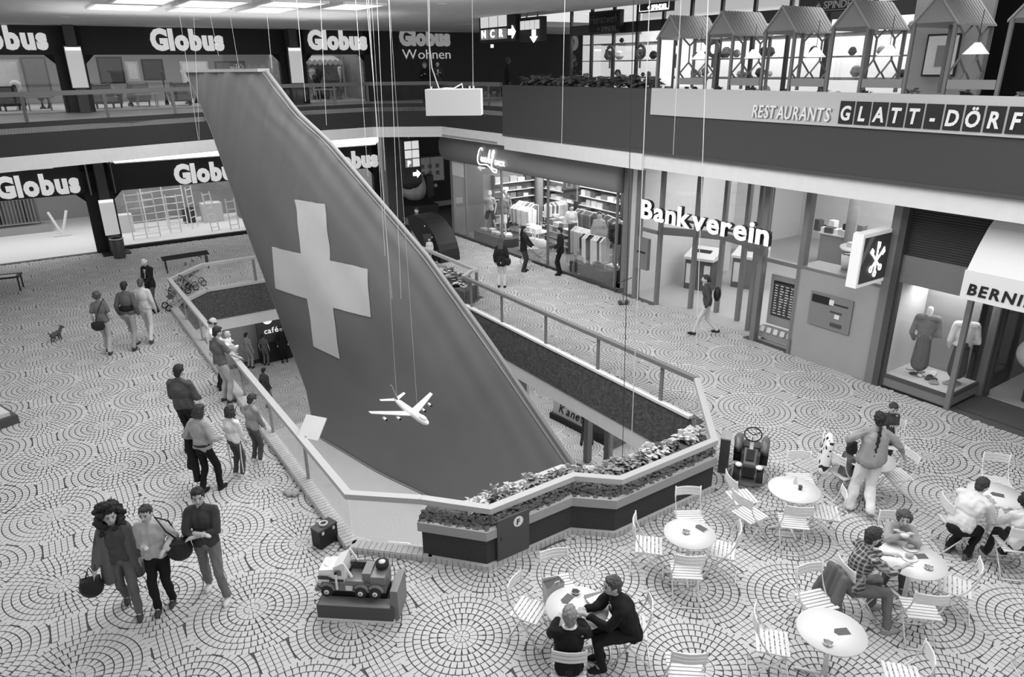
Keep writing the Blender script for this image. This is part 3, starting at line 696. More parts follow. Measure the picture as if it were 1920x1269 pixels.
def person(label, pos, head, h=1.75, hip=None, lean=0, side=0, yaw=0, pitch=0, hands=(None,None), feet=None, knees=None, elbow=None, top=100, topk='long', bottom=80, botk='trousers',
           hair='dark', hairk='short', shoe=40, fem=False, near=True, skin=None, cat='person', name='person', twist=0, beard=False, group=None, collar=None, tie=None, stripes=None, z0=0., headsc=1., build=1., tieface=None, hatm=None, legspread=.1, loose=0.):
    s = h/1.75; t = thing(name, label, cat, (float(pos[0]), float(pos[1]), z0), -math.radians(head), group)
    ms = skin or m_skin; hipz = .93; hp = np.array(hip if hip is not None else (0, 0, hipz))*s
    T = Rz(math.radians(twist)) @ Rx(-math.radians(lean)) @ Ry(math.radians(side))
    sw = (.146 if fem else .163)*s*build; hw = .085*s
    def tp(x, y, z): return hp+T@(np.array([x, y, z])*s)
    sh = [tp(-sw/s, 0, .475), tp(sw/s, 0, .475)]; nk = tp(0, 0, .545); 
    RH = Rz(math.radians(-yaw)) @ Rx(-math.radians(pitch)); hs = headsc*s*1.05
    hc = nk+T@np.array([0,.012,.06])*s+RH@np.array([0,.015,.09])*hs
    fx = feet or ((-legspread, 0, 0), (legspread, 0, 0)); kn = knees or ((0,1,0),(0,1,0)); el = elbow or ((-.5,-1,-.2),(.5,-1,-.2))
    ank = []; knee = []; hj = [hp+Rz(math.radians(twist))@np.array([-hw,0,-.02*s]), hp+Rz(math.radians(twist))@np.array([hw,0,-.02*s])]
    for i in (0,1):
        f = np.array(fx[i], float)*s; f[2] += .075*s; k_, a_ = ik(hj[i], f, .435*s, .43*s, kn[i]); knee.append(k_); ank.append(a_)
    hand = []; elb = []
    for i in (0,1):
        sg = -1 if i == 0 else 1
        tg = hands[i]; tg = hp+np.array([sg*.235, .05, -.03])*s if tg is None else np.array(tg)*s
        e_, w_ = ik(sh[i], tg, .285*s, .255*s, el[i]); elb.append(e_); hand.append(w_)
    vx = (.0125 if near else .02); 
    b = MB()
    b.ell(hc, (.074*hs,.092*hs,.112*hs), RH); b.ell(hc+RH@np.array([0,.03,-.055])*hs, (.05*hs,.055*hs,.05*hs), RH); b.cap(nk-np.array([0,0,.04*s]), hc+RH@np.array([0,-.02,-.05])*hs, .056*s*(.85 if fem else 1), .05*s)
    b.cap(hc+RH@np.array([0,.088,.01])*hs, hc+RH@np.array([0,.108,-.022])*hs, .011*hs, .015*hs, 6)
    for sg in (-1,1): b.ell(hc+RH@np.array([sg*.076,-.008,-.01])*hs, (.012*hs,.022*hs,.033*hs), RH, 8, 5)
    b.cap(sh[0]+(nk-sh[0])*.15, sh[1]+(nk-sh[1])*.15, .055*s, .055*s); b.ell(tp(0,0,.33), (.135*s,.09*s,.19*s), T); b.ell(tp(0,0,.10), (.125*s,.085*s,.19*s), T); b.ell(hp, (.13*s,.09*s,.12*s))
    for i in (0,1):
        sg = -1 if i == 0 else 1
        b.cap(hj[i], knee[i], .07*s, .048*s); b.cap(knee[i], ank[i], .048*s, .035*s); b.cap(ank[i], ank[i]+np.array([0,.1,-.035])*s, .035*s, .028*s, 8)
        b.cap(sh[i], elb[i], .045*s, .036*s); b.cap(elb[i], hand[i], .036*s, .025*s)
        d = hand[i]-elb[i]; d /= np.linalg.norm(d)+1e-9; n_ = np.cross(d, [0,0,1]); n_ = n_/np.linalg.norm(n_) if np.linalg.norm(n_) > .2 else np.array([0,1.,0]); up = np.cross(n_, d)
        if tg is not None and abs(d[2]) > .75: n_ = np.array([0,1.,0])-d*d[1]; n_ /= np.linalg.norm(n_)
        pc = hand[i]+d*.05*s; b.cap(hand[i]+d*.02*s, hand[i]+d*.075*s-n_*0, .03*s, .03*s, 8)
        for q, ln in ((-.027,.065),(-.009,.078),(.009,.074),(.027,.058)):
            a0 = hand[i]+d*.085*s+n_*q*s; a1 = a0+(d*.85-np.cross(n_,d)*.25*sg*0+np.array([0,0,-.25]))*ln*.55*s; a2 = a1+(d*.6+np.array([0,0,-.55]))*ln*.5*s; b.cap(a0, a1, .0095*s, .009*s, 6); b.cap(a1, a2, .009*s, .0075*s, 6)
        th = hand[i]+d*.03*s+n_*.028*s; b.cap(th, th+(d*.7+n_*.7)*.055*s, .011*s, .009*s, 6)
    o = obj('body', remesh(b, vx, 1), ms, t)
    if near:
        for sg in (-1,1):
            obj('eye', MB().ell(hc+RH@np.array([sg*.031,.083,.008])*hs, (.013*hs,.008*hs,.006*hs), RH, 8, 5), mat('eye_dark', 40, .3), t, True)
            obj('eyebrow', MB().cap(hc+RH@np.array([sg*.018,.090,.03])*hs, hc+RH@np.array([sg*.046,.080,.03])*hs, .005*hs, .004*hs, 6), m_hairs['dark'], t, True)
        obj('mouth', MB().cap(hc+RH@np.array([-.02,.094,-.052])*hs, hc+RH@np.array([.02,.094,-.052])*hs, .006*hs, .006*hs, 6), mat('lip', 120, .5), t, True)
    # hair
    hm = m_hairs[hair]; b = MB(); rr = random.Random(int(abs(pos[0])*1000)+int(abs(pos[1])*77))
    if hairk != 'none':
        if hairk == 'bald':
            for a in np.linspace(-2.2, 2.2, 12): b.ell(hc+RH@np.array([math.sin(a)*.072, -math.cos(a)*.088, .0])*hs, (.018*hs,.018*hs,.035*hs), RH, 6, 5)
        else:
            b.ell(hc+RH@np.array([0,-.018,.03])*hs, (.083*hs,.093*hs,.098*hs), RH, 16, 10)
            b.ell(hc+RH@np.array([0,.02,.085])*hs, (.065*hs,.065*hs,.032*hs), RH)
            b.ell(hc+RH@np.array([0,-.055,-.03])*hs, (.066*hs,.048*hs,.065*hs), RH)
        if hairk == 'curly' or hairk == 'curlylong':
            N_ = 90 if hairk == 'curly' else 230
            for _ in range(N_):
                a = rr.uniform(0, 6.283); e = rr.uniform(-.75 if hairk == 'curly' else -1.25, 1.4)
                v = np.array([math.cos(a)*math.cos(e), math.sin(a)*math.cos(e), math.sin(e)])
                if v[1] > .5 and v[2] < .6: continue
                R_ = (.092 if hairk == 'curly' else rr.uniform(.11,.165)); p = hc+RH@(v*np.array([R_,R_*.95,R_*1.05])+np.array([0,-.02,.02]))*hs
                if hairk == 'curlylong': p = p+np.array([0,0,-.03 if v[2] < 0 else 0])*hs+v*np.array([.02,.0,.03])*hs*(1 if v[2] < 0 else .3)
                q = rr.uniform(.018,.034)*hs*(1.25 if hairk == 'curlylong' else 1); b.ell(p, (q,q,q), None, 6, 5)
        if hairk == 'curlylong':
            for sg in (-1,1):
                for k_ in range(14): b.ell(hc+RH@np.array([sg*rr.uniform(.07,.15), rr.uniform(-.1,.02), rr.uniform(-.22,-.02)])*hs, (rr.uniform(.03,.045)*hs,)*3, None, 6, 5)
        if hairk in ('long',):
            for x in (-.05,0,.05): b.cap(hc+RH@np.array([x,-.06,0])*hs, hc+RH@np.array([x*1.2,-.07,-.02])*hs+T@np.array([0,-.06,-.22])*s, .042*hs, .03*hs)
            for sg in (-1,1): b.cap(hc+RH@np.array([sg*.07,-.02,0])*hs, hc+RH@np.array([sg*.078,-.02,-.13])*hs, .025*hs, .018*hs)
        if hairk == 'bob':
            for a in np.linspace(-2.0, 2.0, 11): p = hc+RH@np.array([math.sin(a)*.07,-math.cos(a)*.075-.01,0])*hs; b.cap(p, p+RH@np.array([math.sin(a)*.01,0,-.09])*hs, .03*hs, .025*hs, 7)
        if hairk == 'braid':
            p0 = hc+RH@np.array([0,-.09,-.03])*hs; 
            for i in range(11): b.ell(p0+T@np.array([.006*(i%2*2-1), -.03-.012*min(i,4), -.05*i-.02])*s, (.026*s,.022*s,.034*s), None, 8, 6)
        if hairk == 'tail':
            b.cap(hc+RH@np.array([0,-.09,.03])*hs, hc+RH@np.array([0,-.14,-.06])*hs, .03*hs, .015*hs)
        if b.v:
            gm = remesh(b, .009 if near else .014, 1)
            if near: folds(gm, .014, (38,38,24))
            obj('hair', gm, hm, t)
        if beard:
            b = MB(); b.ell(hc+RH@np.array([0,.045,-.085])*hs, (.058*hs,.052*hs,.055*hs), RH); b.cap(hc+RH@np.array([-.06,.03,-.03])*hs, hc+RH@np.array([-.045,.07,-.07])*hs, .02*hs, .022*hs); b.cap(hc+RH@np.array([.06,.03,-.03])*hs, hc+RH@np.array([.045,.07,-.07])*hs, .02*hs, .022*hs); b.cap(hc+RH@np.array([-.03,.096,-.036])*hs, hc+RH@np.array([.03,.096,-.036])*hs, .01*hs, .01*hs)
            obj('beard', remesh(b, .01, 1), hm, t)
    # top garment
    mt = top if not isinstance(top, int) else cloth(top)
    B_ = build
    def torso(b, g, hem):
        b.cap(sh[0]+(nk-sh[0])*.02, nk-T@np.array([0,0,.045])*s, (.052+g*.8)*s, (.066+g*.6)*s); b.cap(sh[1]+(nk-sh[1])*.02, nk-T@np.array([0,0,.045])*s, (.052+g*.8)*s, (.066+g*.6)*s); b.ell(tp(0,.0,.34), ((.158+g)*s*B_,(.112+g)*s*B_,.20*s), T)
        b.ell(tp(0,.0,.12), ((.145+g)*s*B_,(.108+g)*s*B_,.20*s), T)
        if hem > 0: b.cap(hp+T@np.array([-.06,0,.05])*s, hp+T@np.array([-.065,0,-hem+.08])*s, (.098+g)*s, (.10+g)*s); b.cap(hp+T@np.array([.06,0,.05])*s, hp+T@np.array([.065,0,-hem+.08])*s, (.098+g)*s, (.10+g)*s)
        b.cap(nk-T@np.array([0,0,.05])*s, nk+T@np.array([0,0,.01])*s, (.068+g*.5)*s, (.056+g*.5)*s)
    fat = dict(long=.015, tee=.012, jacket=.02, coat=.026, puffy=.022)[topk]; hem = dict(long=.06, tee=.06, jacket=.14, coat=.34, puffy=.03)[topk]
    b = MB(); torso(b, fat, hem if hip is None else min(hem, .1))
    for i in (0,1):
        ug, fg = .052+fat*.8, .043+fat*.8
        if topk == 'tee': m_ = sh[i]+(elb[i]-sh[i])*.72; b.cap(sh[i], m_, ug*s, (ug-.002)*s)
        else: e2 = elb[i]; b.cap(sh[i], e2, ug*s, fg*s); b.cap(e2, e2+(hand[i]-e2)*(.93 if collar != 'rolled' else .5), fg*s, (fg-.012)*s)
    nm = {'long':'sweater','tee':'shirt','jacket':'jacket','coat':'coat','puffy':'jacket'}[topk]
    gm = remesh(b, .014 if near else .02, 2)
    if near: folds(gm, .022, (9,9,6))
    go = obj(nm, gm, mt, t)
    if stripes is not None:
        pass
    # bottom
    if bottom is not None:
        mb_ = cloth(bottom); b = MB(); b.ell(hp+np.array([0,0,-.01])*s, (.145*s*B_,.112*s*B_,.12*s))
        for i in (0,1):
            k_, a_ = knee[i], ank[i]; up_ = (.088 if not fem else .085)+loose
            if botk == 'shorts': b.cap(hj[i], hj[i]+(k_-hj[i])*.75, .09*s, .085*s)
            elif botk == 'skirt': b.cap(hj[i], k_, .10*s, .11*s)
            else: b.cap(hj[i], k_, up_*s, (.066+loose)*s); b.cap(k_, a_+(k_-a_)*.06, (.066+loose)*s, ((.055 if botk == 'trousers' else .07)+loose)*s)
        if botk == 'skirt': b.ell((hp+(knee[0]+knee[1])/2)/2, (.15*s,.11*s,.24*s))
        gm = remesh(b, .014 if near else .02, 2)
        if near: folds(gm, .016, (10,10,7))
        obj('skirt' if botk == 'skirt' else ('shorts' if botk == 'shorts' else 'trousers'), gm, mb_, t)
    for i in (0,1):
        a_ = ank[i]; z_ = a_[2]-.075*s; fd = np.array([0,1.,0]); 
        tl_ = a_[2] > .2*s+0 and False
        b = MB(); b.ell((a_[0], a_[1]+.055*s, z_+.04*s), (.046*s,.128*s,.042*s)); b.ell((a_[0], a_[1]-.01*s, z_+.065*s), (.042*s,.055*s,.05*s)); b.ell((a_[0], a_[1]+.05*s, z_+.016*s), (.046*s,.13*s,.018*s))
        obj('shoe', remesh(b, .012 if near else .018, 1), cloth(shoe), t)
    if collar == 'white':
        o = MB(); o.tube([nk+T@(np.array([math.cos(a)*.07, math.sin(a)*.065+.01, .012-.02*math.sin(a)])*s) for a in np.linspace(0, 6.283, 17)[:-1]], .018*s, 6, True); obj('collar', o, cloth(225), t, True)
    if tie:
        b = MB(); b.plate([tp(-.04,.10,.47),tp(.04,.10,.47),tp(.012,.137,.2),tp(-.012,.137,.2)], T@np.array([0,.012,0])); obj('shirt_front', b, cloth(215), t)
        b = MB(); b.plate([tp(-.012,.115,.46),tp(.012,.115,.46),tp(.018,.15,.22),tp(-.018,.15,.22)], T@np.array([0,.008,0])); obj('tie', b, cloth(tie), t)
    return dict(t=t, hp=hp, T=T, s=s, sh=sh, nk=nk, hc=hc, hand=hand, elb=elb, knee=knee, ank=ank, tp=tp, RH=RH, hs=hs)
def addpart(P, nm, mb, m, smooth=True, vox=None): return obj(nm, remesh(mb, vox, 1) if vox else mb, m, P['t'], smooth)
# ================= department store, far wall (u = -33), both floors =================
m_winfl = mat('window_floor', 214, .6, .3)
def sheet(name, b, m, label=None): return struct(name, b, m)
b = MB(); b.bb(-33.25,-33.0,-16,14.6,2.4,3.50); b.bb(-33.25,-33.0,-16,14.6,7.5,8.5); b.bb(-33.3,-33.0,-16,14.6,4.3,5.45)
for v0, v1 in ((1.85,2.85),(10.2,11.35),(14.1,14.6),(-5.2,-4.4)): b.bb(-33.25,-33.0,v0,v1,0,8.5)
b.bb(-33.2,-33.0,8.05,8.35,0,2.4)
for v, sg in ((2.85,1),(10.2,-1),(1.85,-1),(11.35,1),(14.1,-1)):   # cut corners of the openings
    for z in (2.4, 7.5): b.add([(-33.02,v,z),(-33.02,v+sg*.32,z),(-33.02,v,z-.32)], [(0,1,2),(0,2,1)])
b.bb(-33.2,-32.98,2.85,14.3,0,.14)
struct('wall_far', b, m_black)
b = MB(); b.bb(-33.3,-33.0,14.6,27,0,8.5); struct('wall_far_right', b, mat('dark_brown_wall', 52, .7, .2, .05, 3))
b = MB(); b.bb(-33.0,-32.9,14.9,22,.18,.42); struct('baseboard_far', b, m_plant_rim); struct('trim_5', MB().bb(-33.0,-32.9,14.9,22,0,.18), m_black)
# rooms behind
b = MB(); b.bb(-42,-33.2,-16,14.8,-.02,.03); b.bb(-42,-33.2,-16,14.8,5.45,5.5); struct('floor_store', b, m_winfl)
b = MB(); b.bb(-42,-33.3,-16,14.8,4.2,4.3); b.bb(-42,-33.3,-16,14.8,8.5,8.6); struct('ceiling_store', b, m_wallw)
b = MB(); b.bb(-42.1,-42,-16,14.8,0,8.5); b.bb(-42,-33.2,14.6,14.8,0,8.5); struct('wall_store_back', b, m_wallg)
b = MB(); b.bb(-38.6,-38.5,3.2,14.4,0,2.9); struct('wall_window_back', b, mat('display_back', 128, .8, .2, .2, .6))
b = MB(); b.bb(-36.9,-36.8,10.9,14.5,5.5,7.6); struct('wall_window_upper', b, mat('hut_wall', 165, .9, .1, .2, 6))
# luminous light troughs over the lower store fronts
for v0, v1, nm in ((-3.2,1.0,'left of the far column'),(3.1,9.2,'right of the far column'),(9.6,14.3,'behind the tail fin')):
    t = thing('light_trough', 'long bright light trough above the lower store front, '+nm, 'light', W(-32.95, v0, 3.50), RV, 'light troughs')
    b = MB().plate([(0,0,0),(v1-v0,0,0),(v1-v0+.3,-.4,.40),(-.3,-.4,.40)], (0,.03,.04)); obj('lit_panel', b, m_lit, t)
    b = MB().bb(0,v1-v0,-.03,0,-.04,.0); obj('lower_edge', b, m_white, t)
# wordmarks
def wm(v, z, nm, h=.70, w=2.75, u=-32.98, m=None):
    t = thing('shop_sign', 'large pale block-letter store sign, '+nm, 'sign', W(u, v, z), RV, 'store wordmarks')
    text(t, 'Globus', 0, -.10, 0, h, m or m_letter, .1, .055, .70, .05, width=w); return t
wm(-1.0, 7.72, 'upper floor, cut by the left edge of the photo'); wm(5.2, 7.70, 'upper floor over the widest window'); wm(11.5, 7.74, 'upper floor right of the second column')
wm(-1.0, 2.53, 'lower floor at the left edge'); wm(5.2, 2.50, 'lower floor left of the tail fin'); wm(11.6, 2.5, 'lower floor half hidden behind the tail fin')
t = wm(15.9, 7.92, 'dimmer one on the dark wall with a thin second word', .68, 2.7, -32.98, emis('dim_letter', 150, .6)); text(t, 'Wohnen', .1, -.06, -.62, .42, emis('dim_letter2', 175, .7), .03, -.005, .95, .10, width=2.6, name='thin_letter')
# columns with lit advertising panel
for v, nm in ((2.45,'left'),(10.65,'right')):
    t = thing('column', 'dark square column with a glowing panel, the '+nm+' one on the upper floor', 'column', W(-32.3, v, 5.45), RV)
    obj('shaft', MB().bb(-.17,.17,0,.6,0,3.05), m_frame_d, t); obj('glowing_panel', MB().bb(-.26,.26,-.03,.0,.9,2.3), emis('col_panel', 175, .8), t); obj('lamp_strip', MB().bb(-.24,.24,-.05,-.03,2.2,2.28), m_lit, t); obj('panel_frame', MB().bb(-.28,.28,0,.02,.88,2.34), m_post, t)
t = thing('column', 'dark square column with a glowing panel beside the lower store entrance', 'column', W(-32.3, 2.47, 0), RV)
obj('shaft', MB().bb(-.17,.17,0,.6,0,4.3), m_frame_d, t); obj('glowing_panel', MB().bb(-.26,.26,-.03,0,.8,2.2), emis('col_panel', 175, .8), t); obj('lamp_strip', MB().bb(-.24,.24,-.05,-.03,2.1,2.18), m_lit, t)
for x in (-.42,.42): obj('side_glass', MB().bb(x-.02,x+.02,.1,.5,2.4,4.2), m_frame, t)
obj('base', MB().bb(-.5,.5,-.25,.6,0,.06), m_black, t)
t = thing('litter_bin', 'dark cylindrical litter bin with a chrome ring at the foot of the far column', 'bin', W(-31.55, 2.5, 0))
obj('body', MB().lathe([(.2,0),(.22,.05),(.24,.75),(.2,.8)]), m_frame_d, t, True); obj('chrome_ring', MB().tube([(.24*math.cos(a),.24*math.sin(a),.78) for a in np.linspace(0,6.28,17)[:-1]], .02, 6, True), m_white, t, True); obj('lid', MB().lathe([(.2,.8),(.17,.86),(.02,.88)]), m_black, t, True)
t = thing('column', 'broad dark column between the lower store and the brown wall', 'column', W(-30.5, 13.9, 0), RU)
obj('shaft', MB().bb(-.35,.35,-.35,.35,0,4.3), m_frame_d, t); obj('side_strip', MB().bb(-.3,.3,-.38,-.35,0,4.3), m_post, t)
# glass of the store windows
b = MB(); b.bb(-33.06,-33.04,2.85,8.05,.14,2.4); struct('window_1', b, m_glass2); b = MB(); b.bb(-33.06,-33.04,8.35,14.1,.14,2.4); struct('window_2', b, m_glass2)
b = MB(); b.bb(-33.06,-33.04,2.85,10.2,5.5,7.5); struct('window_3', b, m_glass2); b = MB(); b.bb(-33.06,-33.04,11.35,14.1,5.5,7.5); struct('window_4', b, m_glass2); b = MB(); b.bb(-33.06,-33.04,-4.4,1.85,5.5,7.5); struct('window_5', b, m_glass2)
# white ladder racks in the lower window
def rack(u, v, hgt, w, label, lean=0., r=0., zb=.03, cols=1):
    t = thing('ladder_rack', label, 'rack', W(u, v, zb), RV+r, 'white ladder racks in the store window')
    for c in range(cols+1): obj('upright', MB().tube([(c*w,0,0),(c*w,lean,hgt)], .028, 6), m_white, t)
    n = int(hgt/.28)
    for i in range(n): z = (i+.6)*hgt/n; obj('rung', MB().tube([(0,lean*z/hgt,z),(w*cols,lean*z/hgt,z)], .02, 6), m_white, t)
rk = [(-34.6,3.4,2.0,.55,.2,.1,2),(-35.2,5.0,1.7,.45,.1,-.4,1),(-34.3,6.6,1.75,.4,.3,.5,1),(-36.0,4.2,2.2,.9,.1,.2,2),(-34.2,7.4,1.4,.4,.15,.2,1),(-34.8,9.0,2.1,.5,.1,.3,2),(-35.5,6.0,1.9,.5,.05,.9,1)]
for i, (u, v, hg, w, ln, r, cc) in enumerate(rk):
    rack(u, v, hg, w, ['tall double white ladder rack at the left end of the lower store window','narrow white ladder rack turned left in the lower store window','leaning white ladder rack in the middle of the lower store window','widest white rack at the back of the lower store window','short white ladder rack near the dark mullion','tall double white rack beside the tail fin edge','thin white ladder rack standing behind the leaning one'][i], ln, r, cols=cc)
for i, (u, v, w, d, h_, g) in enumerate([(-36.5,7.2,.9,.7,.9,190),(-37,6.2,.5,.4,.7,40),(-36.6,8.9,.8,.8,1.2,120),(-36.4,3.2,1.,.6,.8,210),(-35.4,10.5,1.4,.7,.9,140)]):
    t = tag(obj('display_block', MB().bb(-w/2,w/2,0,d,0,h_), mat('block_%d' % g, g), loc=W(u,v,.03), rz=RV), ['pale block inside the lower store window','small black case inside the lower store window','grey block right of the racks in the store window','white low table behind the left rack','grey counter behind the tail fin edge'][i], 'display')
# contents seen through the lower left entrance
t = thing('v_shaped_stand', 'white V-shaped stand inside the lower store entrance', 'display', W(-37.5,.9,.03), RV)
for sg in (-1,1): obj('arm', MB().tube([(0,0,.05),(sg*.35,0,1.1)], .06, 6), m_white, t)
obj('foot', MB().box((0,0,.04),(.7,.3,.06)), m_white, t)
t = thing('clothes_rail', 'row of dark garments on a rail inside the lower store entrance', 'clothes rail', W(-39.5,-.9,.03), RV)
obj('frame', MB().tube([(-.9,0,0),(-.9,0,1.5),(1.1,0,1.5),(1.1,0,0)], .03, 6), m_post, t)
for i in range(14): obj('garment', MB().box((-.8+i*.14,0,.95),(.07,.5,.95), 0), cloth(random.choice([30,45,60,80])), t)
tag(obj('low_platform', MB().bb(-1.2,1.6,-.4,.6,0,.3), m_wallg, loc=W(-39.3,-1,.03), rz=RV), 'low grey platform under the dark garments', 'platform')
# escalator side seen through the glass at the left edge
t = thing('escalator', 'stepped dark escalator side behind the glass at the left edge', 'escalator', W(-27.5,-3.6,0), RV)
b = MB(); pts = [(-3,0,.2),(1.4,0,.2)]
stp = [(1.95,1.05),(1.95,1.3),(1.6,1.3),(1.6,1.62),(1.15,1.62),(1.15,1.95),(.6,1.95),(.6,2.3),(0,2.3),(0,2.65),(-3,2.65),(-3,.7),(.9,.7)]
obj('balustrade', MB().plate([(x,0,z) for x,z in stp][::-1], (0,.25,0)), m_raild, t); obj('truss', MB().box((-1.0,.9,.35),(3.6,1.2,.5)), m_frame_d, t); obj('landing', MB().bb(.1,1.3,.1,1.3,0,.6), m_frame_d, t)
for x in (.3,.8): obj('leg', MB().bb(x-.04,x+.04,.0,.08,0,.8), m_white, t)
# glass kiosk at the left edge
k0 = G(2, 800, 0); t = thing('glass_showcase', 'tall frameless glass showcase on a dark plinth at the left edge', 'showcase', (float(k0[0])-.95, float(k0[1])-.05, 0), TH+.35)
obj('plinth', MB().bb(-.9,.9,-.6,.9,0,.2), m_frame_d, t); obj('glass_body', MB().bb(-.88,.88,-.58,-.56,.2,2.0), m_glass, t); obj('glass_side', MB().bb(.86,.88,-.56,.86,.2,2.0), m_glass, t); obj('inner_shelf', MB().bb(-.8,.8,-.5,.8,.2,.28), m_wallw, t)
for i, (x, z, r) in enumerate(((0,.6,.2),(.4,.5,.16))): obj('vase', MB().lathe([(r*.6,0),(r,.15),(r*.5,.4),(r*.3,.5)], (x,0,.28)), m_wallg, t, True)
t = thing('side_table', 'dark low table with a pale paper at the far left of the middle floor', 'table', tuple(float(x) for x in G(16,545,0)), .4)
obj('table_top', MB().box((0,0,.5),(.9,.6,.05)), m_black, t); obj('sheet', MB().box((.1,-.1,.535),(.5,.3,.012)), m_white, t)
for x in (-.4,.4):
    for y in (-.25,.25): obj('leg', MB().bb(x-.02,x+.02,y-.02,y+.02,0,.48), m_black, t)
# ---- upper floor displays ----
def armchair(u, v, z, r, g, label, w=.8):
    t = thing('armchair', label, 'armchair', W(u,v,z), r, 'armchairs in the upper store windows'); m = cloth(g)
    obj('seat', MB().box((0,0,.3),(w,.7,.25)), m, t); bk = MB().cap((-w/2,.35,.35),(-w/2+.05,.4,.9),.09,.07).cap((w/2,.35,.35),(w/2-.05,.4,.9),.09,.07).box((0,.38,.6),(w,.12,.6)); obj('backrest', remesh(bk,.03), m, t)
    for sg in (-1,1): obj('armrest', MB().cap((sg*w/2,-.3,.5),(sg*w/2,.35,.58),.08,.09), m, t, True)
    for x in (-w/2+.06,w/2-.06):
        for y in (-.3,.3): obj('leg', MB().bb(x-.03,x+.03,y-.03,y+.03,0,.2), m_frame_d, t)
for i,(u,v,r,g,l) in enumerate([(-34.6,3.5,RV+.4,120,'light wicker armchair at the left of the widest upper window'),(-34.8,6.3,RV-.3,125,'light wicker armchair near the fin tip in the upper window'),(-35.6,4.8,RV+3.0,150,'pale sofa-like armchair behind the small table in the upper window'),(-35.4,.2,RV+.3,60,'dark chair in the upper left window'),(-35.4,13.4,RV-.5,95,'garden armchair in the upper right window')]): armchair(u,v,5.5,r,g,l)
def ltable(u,v,z,label,g=170,w=.9,h=.5):
    t = thing('side_table', label, 'table', W(u,v,z), RV); obj('table_top', MB().box((0,0,h),(w,w*.7,.04)), cloth(g), t)
    for x in (-.4,.4):
        for y in (-.25,.25): obj('leg', MB().bb(x*w-.02,x*w+.02,y*w-.02,y*w+.02,0,h-.02), cloth(g), t)
ltable(-34.4,4.9,5.5,'small pale table between wicker armchairs in the upper window'); ltable(-34.5,1.1,5.5,'low pale shelf table in the upper left window',150); ltable(-34.4,12.6,5.5,'light garden table in the upper right window',190)
for i,(u,v,w,h_,z,g,l) in enumerate([(-37.2,4.1,1.0,1.1,6.4,60,'dark picture panel at the back of the widest upper window'),(-36.8,4.9,.5,.8,6.5,200,'white hanging panel in the widest upper window'),(-37.3,5.8,.9,.9,6.5,45,'black picture panel in the widest upper window'),(-37.5,7.6,1.2,1.0,6.3,210,'bright display board above dark plants upstairs'),(-37.5,9.2,1.4,.8,6.5,90,'grey curtain panel near the upper column'),(-36.7,11.7,.5,.6,6.6,225,'framed white picture in the upper right window'),(-36.7,12.9,.35,.5,6.5,215,'small white picture left of the striped canopy'),(-37.5,.2,1.2,1.2,6.2,190,'pale wardrobe panel in the upper left window'),(-37,1.3,.9,1.6,5.9,110,'grey cabinet at the right of the upper left window')]):
    t = thing('picture_panel', l, 'panel', W(u,v,z), RV); obj('board', MB().bb(-w/2,w/2,0,.05,0,h_), cloth(g), t); obj('inset', MB().bb(-w/2+.08,w/2-.08,-.02,0,.08,h_-.08), cloth(min(235,g+25)), t)
t = thing('striped_canopy', 'scalloped pale canopy over the upper right window display', 'awning', W(-36.2,13.1,7.2), RV)
obj('canopy_cloth', MB().plate([(-1.1,0,0),(1.2,0,0),(1.0,.6,.3),(-.9,.6,.3)], (0,.02,.02)), m_wallw, t)
for i in range(9): obj('scallop', MB().ring((-1.0+i*.26,-.01,0), .13, .02, 10, ax='y'), m_wallw, t)
def tree(u,v,z,h,label,g=1,r=.4,n=300):
    t = thing('indoor_tree', label, 'plant', W(u,v,z)); obj('trunk', MB().tube([(0,0,0),(.03,0,h*.5),(0,.02,h*.8)],.02,6), m_frame_d, t); b = MB(); rr = random.Random(int(h*100)+int(abs(u)*10))
    for _ in range(n):
        p = np.array([rr.gauss(0,r*.4), rr.gauss(0,r*.4), h*.3+rr.random()*h*.7]); d = np.array([rr.gauss(0,1),rr.gauss(0,1),rr.gauss(0,1)]); d /= np.linalg.norm(d); e = np.cross(d,[0,0,1]); b.add([p, p+d*.09+e*.03, p+d*.16, p+d*.09-e*.03], [(0,1,2,3)])
    obj('foliage', b, m_leafs[g], t, kind='stuff'); obj('pot', MB().lathe([(.12,0),(.17,.25),(.15,.25)]), m_wallw, t, True)
tree(-35.6,12.2,5.5,1.9,'slender leafy tree in the upper right window',0,.35); tree(-36.2,7.5,5.5,1.1,'dark bushy plant by the fin tip in the upper window',0,.5); tree(-35.9,10.0,.03,1.8,'tall plant in the lower window behind the tail fin',1,.4); tree(-36.2,9.2,5.5,1.6,'flowering plant near the upper column',2,.4)
tree(-36.5,13.6,.03,2.2,'leafy plant under the lower right store sign',1,.5)
# fluorescent tubes on the store ceilings
for i in range(22):
    z_ = 5.5 if i < 22 else .03; u_ = random.uniform(-37.0,-34.2) if i < 22 else random.uniform(-38,-35); v_ = random.choice([random.uniform(-3,1.6), random.uniform(3.1,10), random.uniform(11.5,13.9)]); g_ = random.choice([50,80,120,200,225,225]); r_ = random.uniform(.08,.2); h_ = random.uniform(.3,1.5)
    lb = '%s %s article in the %s store windows, %s part' % (TONE(g_), 'tall' if h_ > .9 else 'low', 'upper' if i < 22 else 'lower', 'left' if v_ < 2 else ('middle' if v_ < 10.3 else 'right'))
    t = thing('display_vase', lb, 'display', W(u_,v_,z_), 0, lb+' group'); obj('vase', MB().lathe([(r_,0),(r_*.9,h_*.1),(r_*.3,h_*.3),(r_*.25,h_*.7),(r_*1.1,h_)],n=10), cloth(g_), t, True); obj('top', MB().ell((0,0,h_+r_*.5),(r_*1.1,r_*1.1,r_*.8),None,8,5), cloth(min(235,g_+20)), t, True)
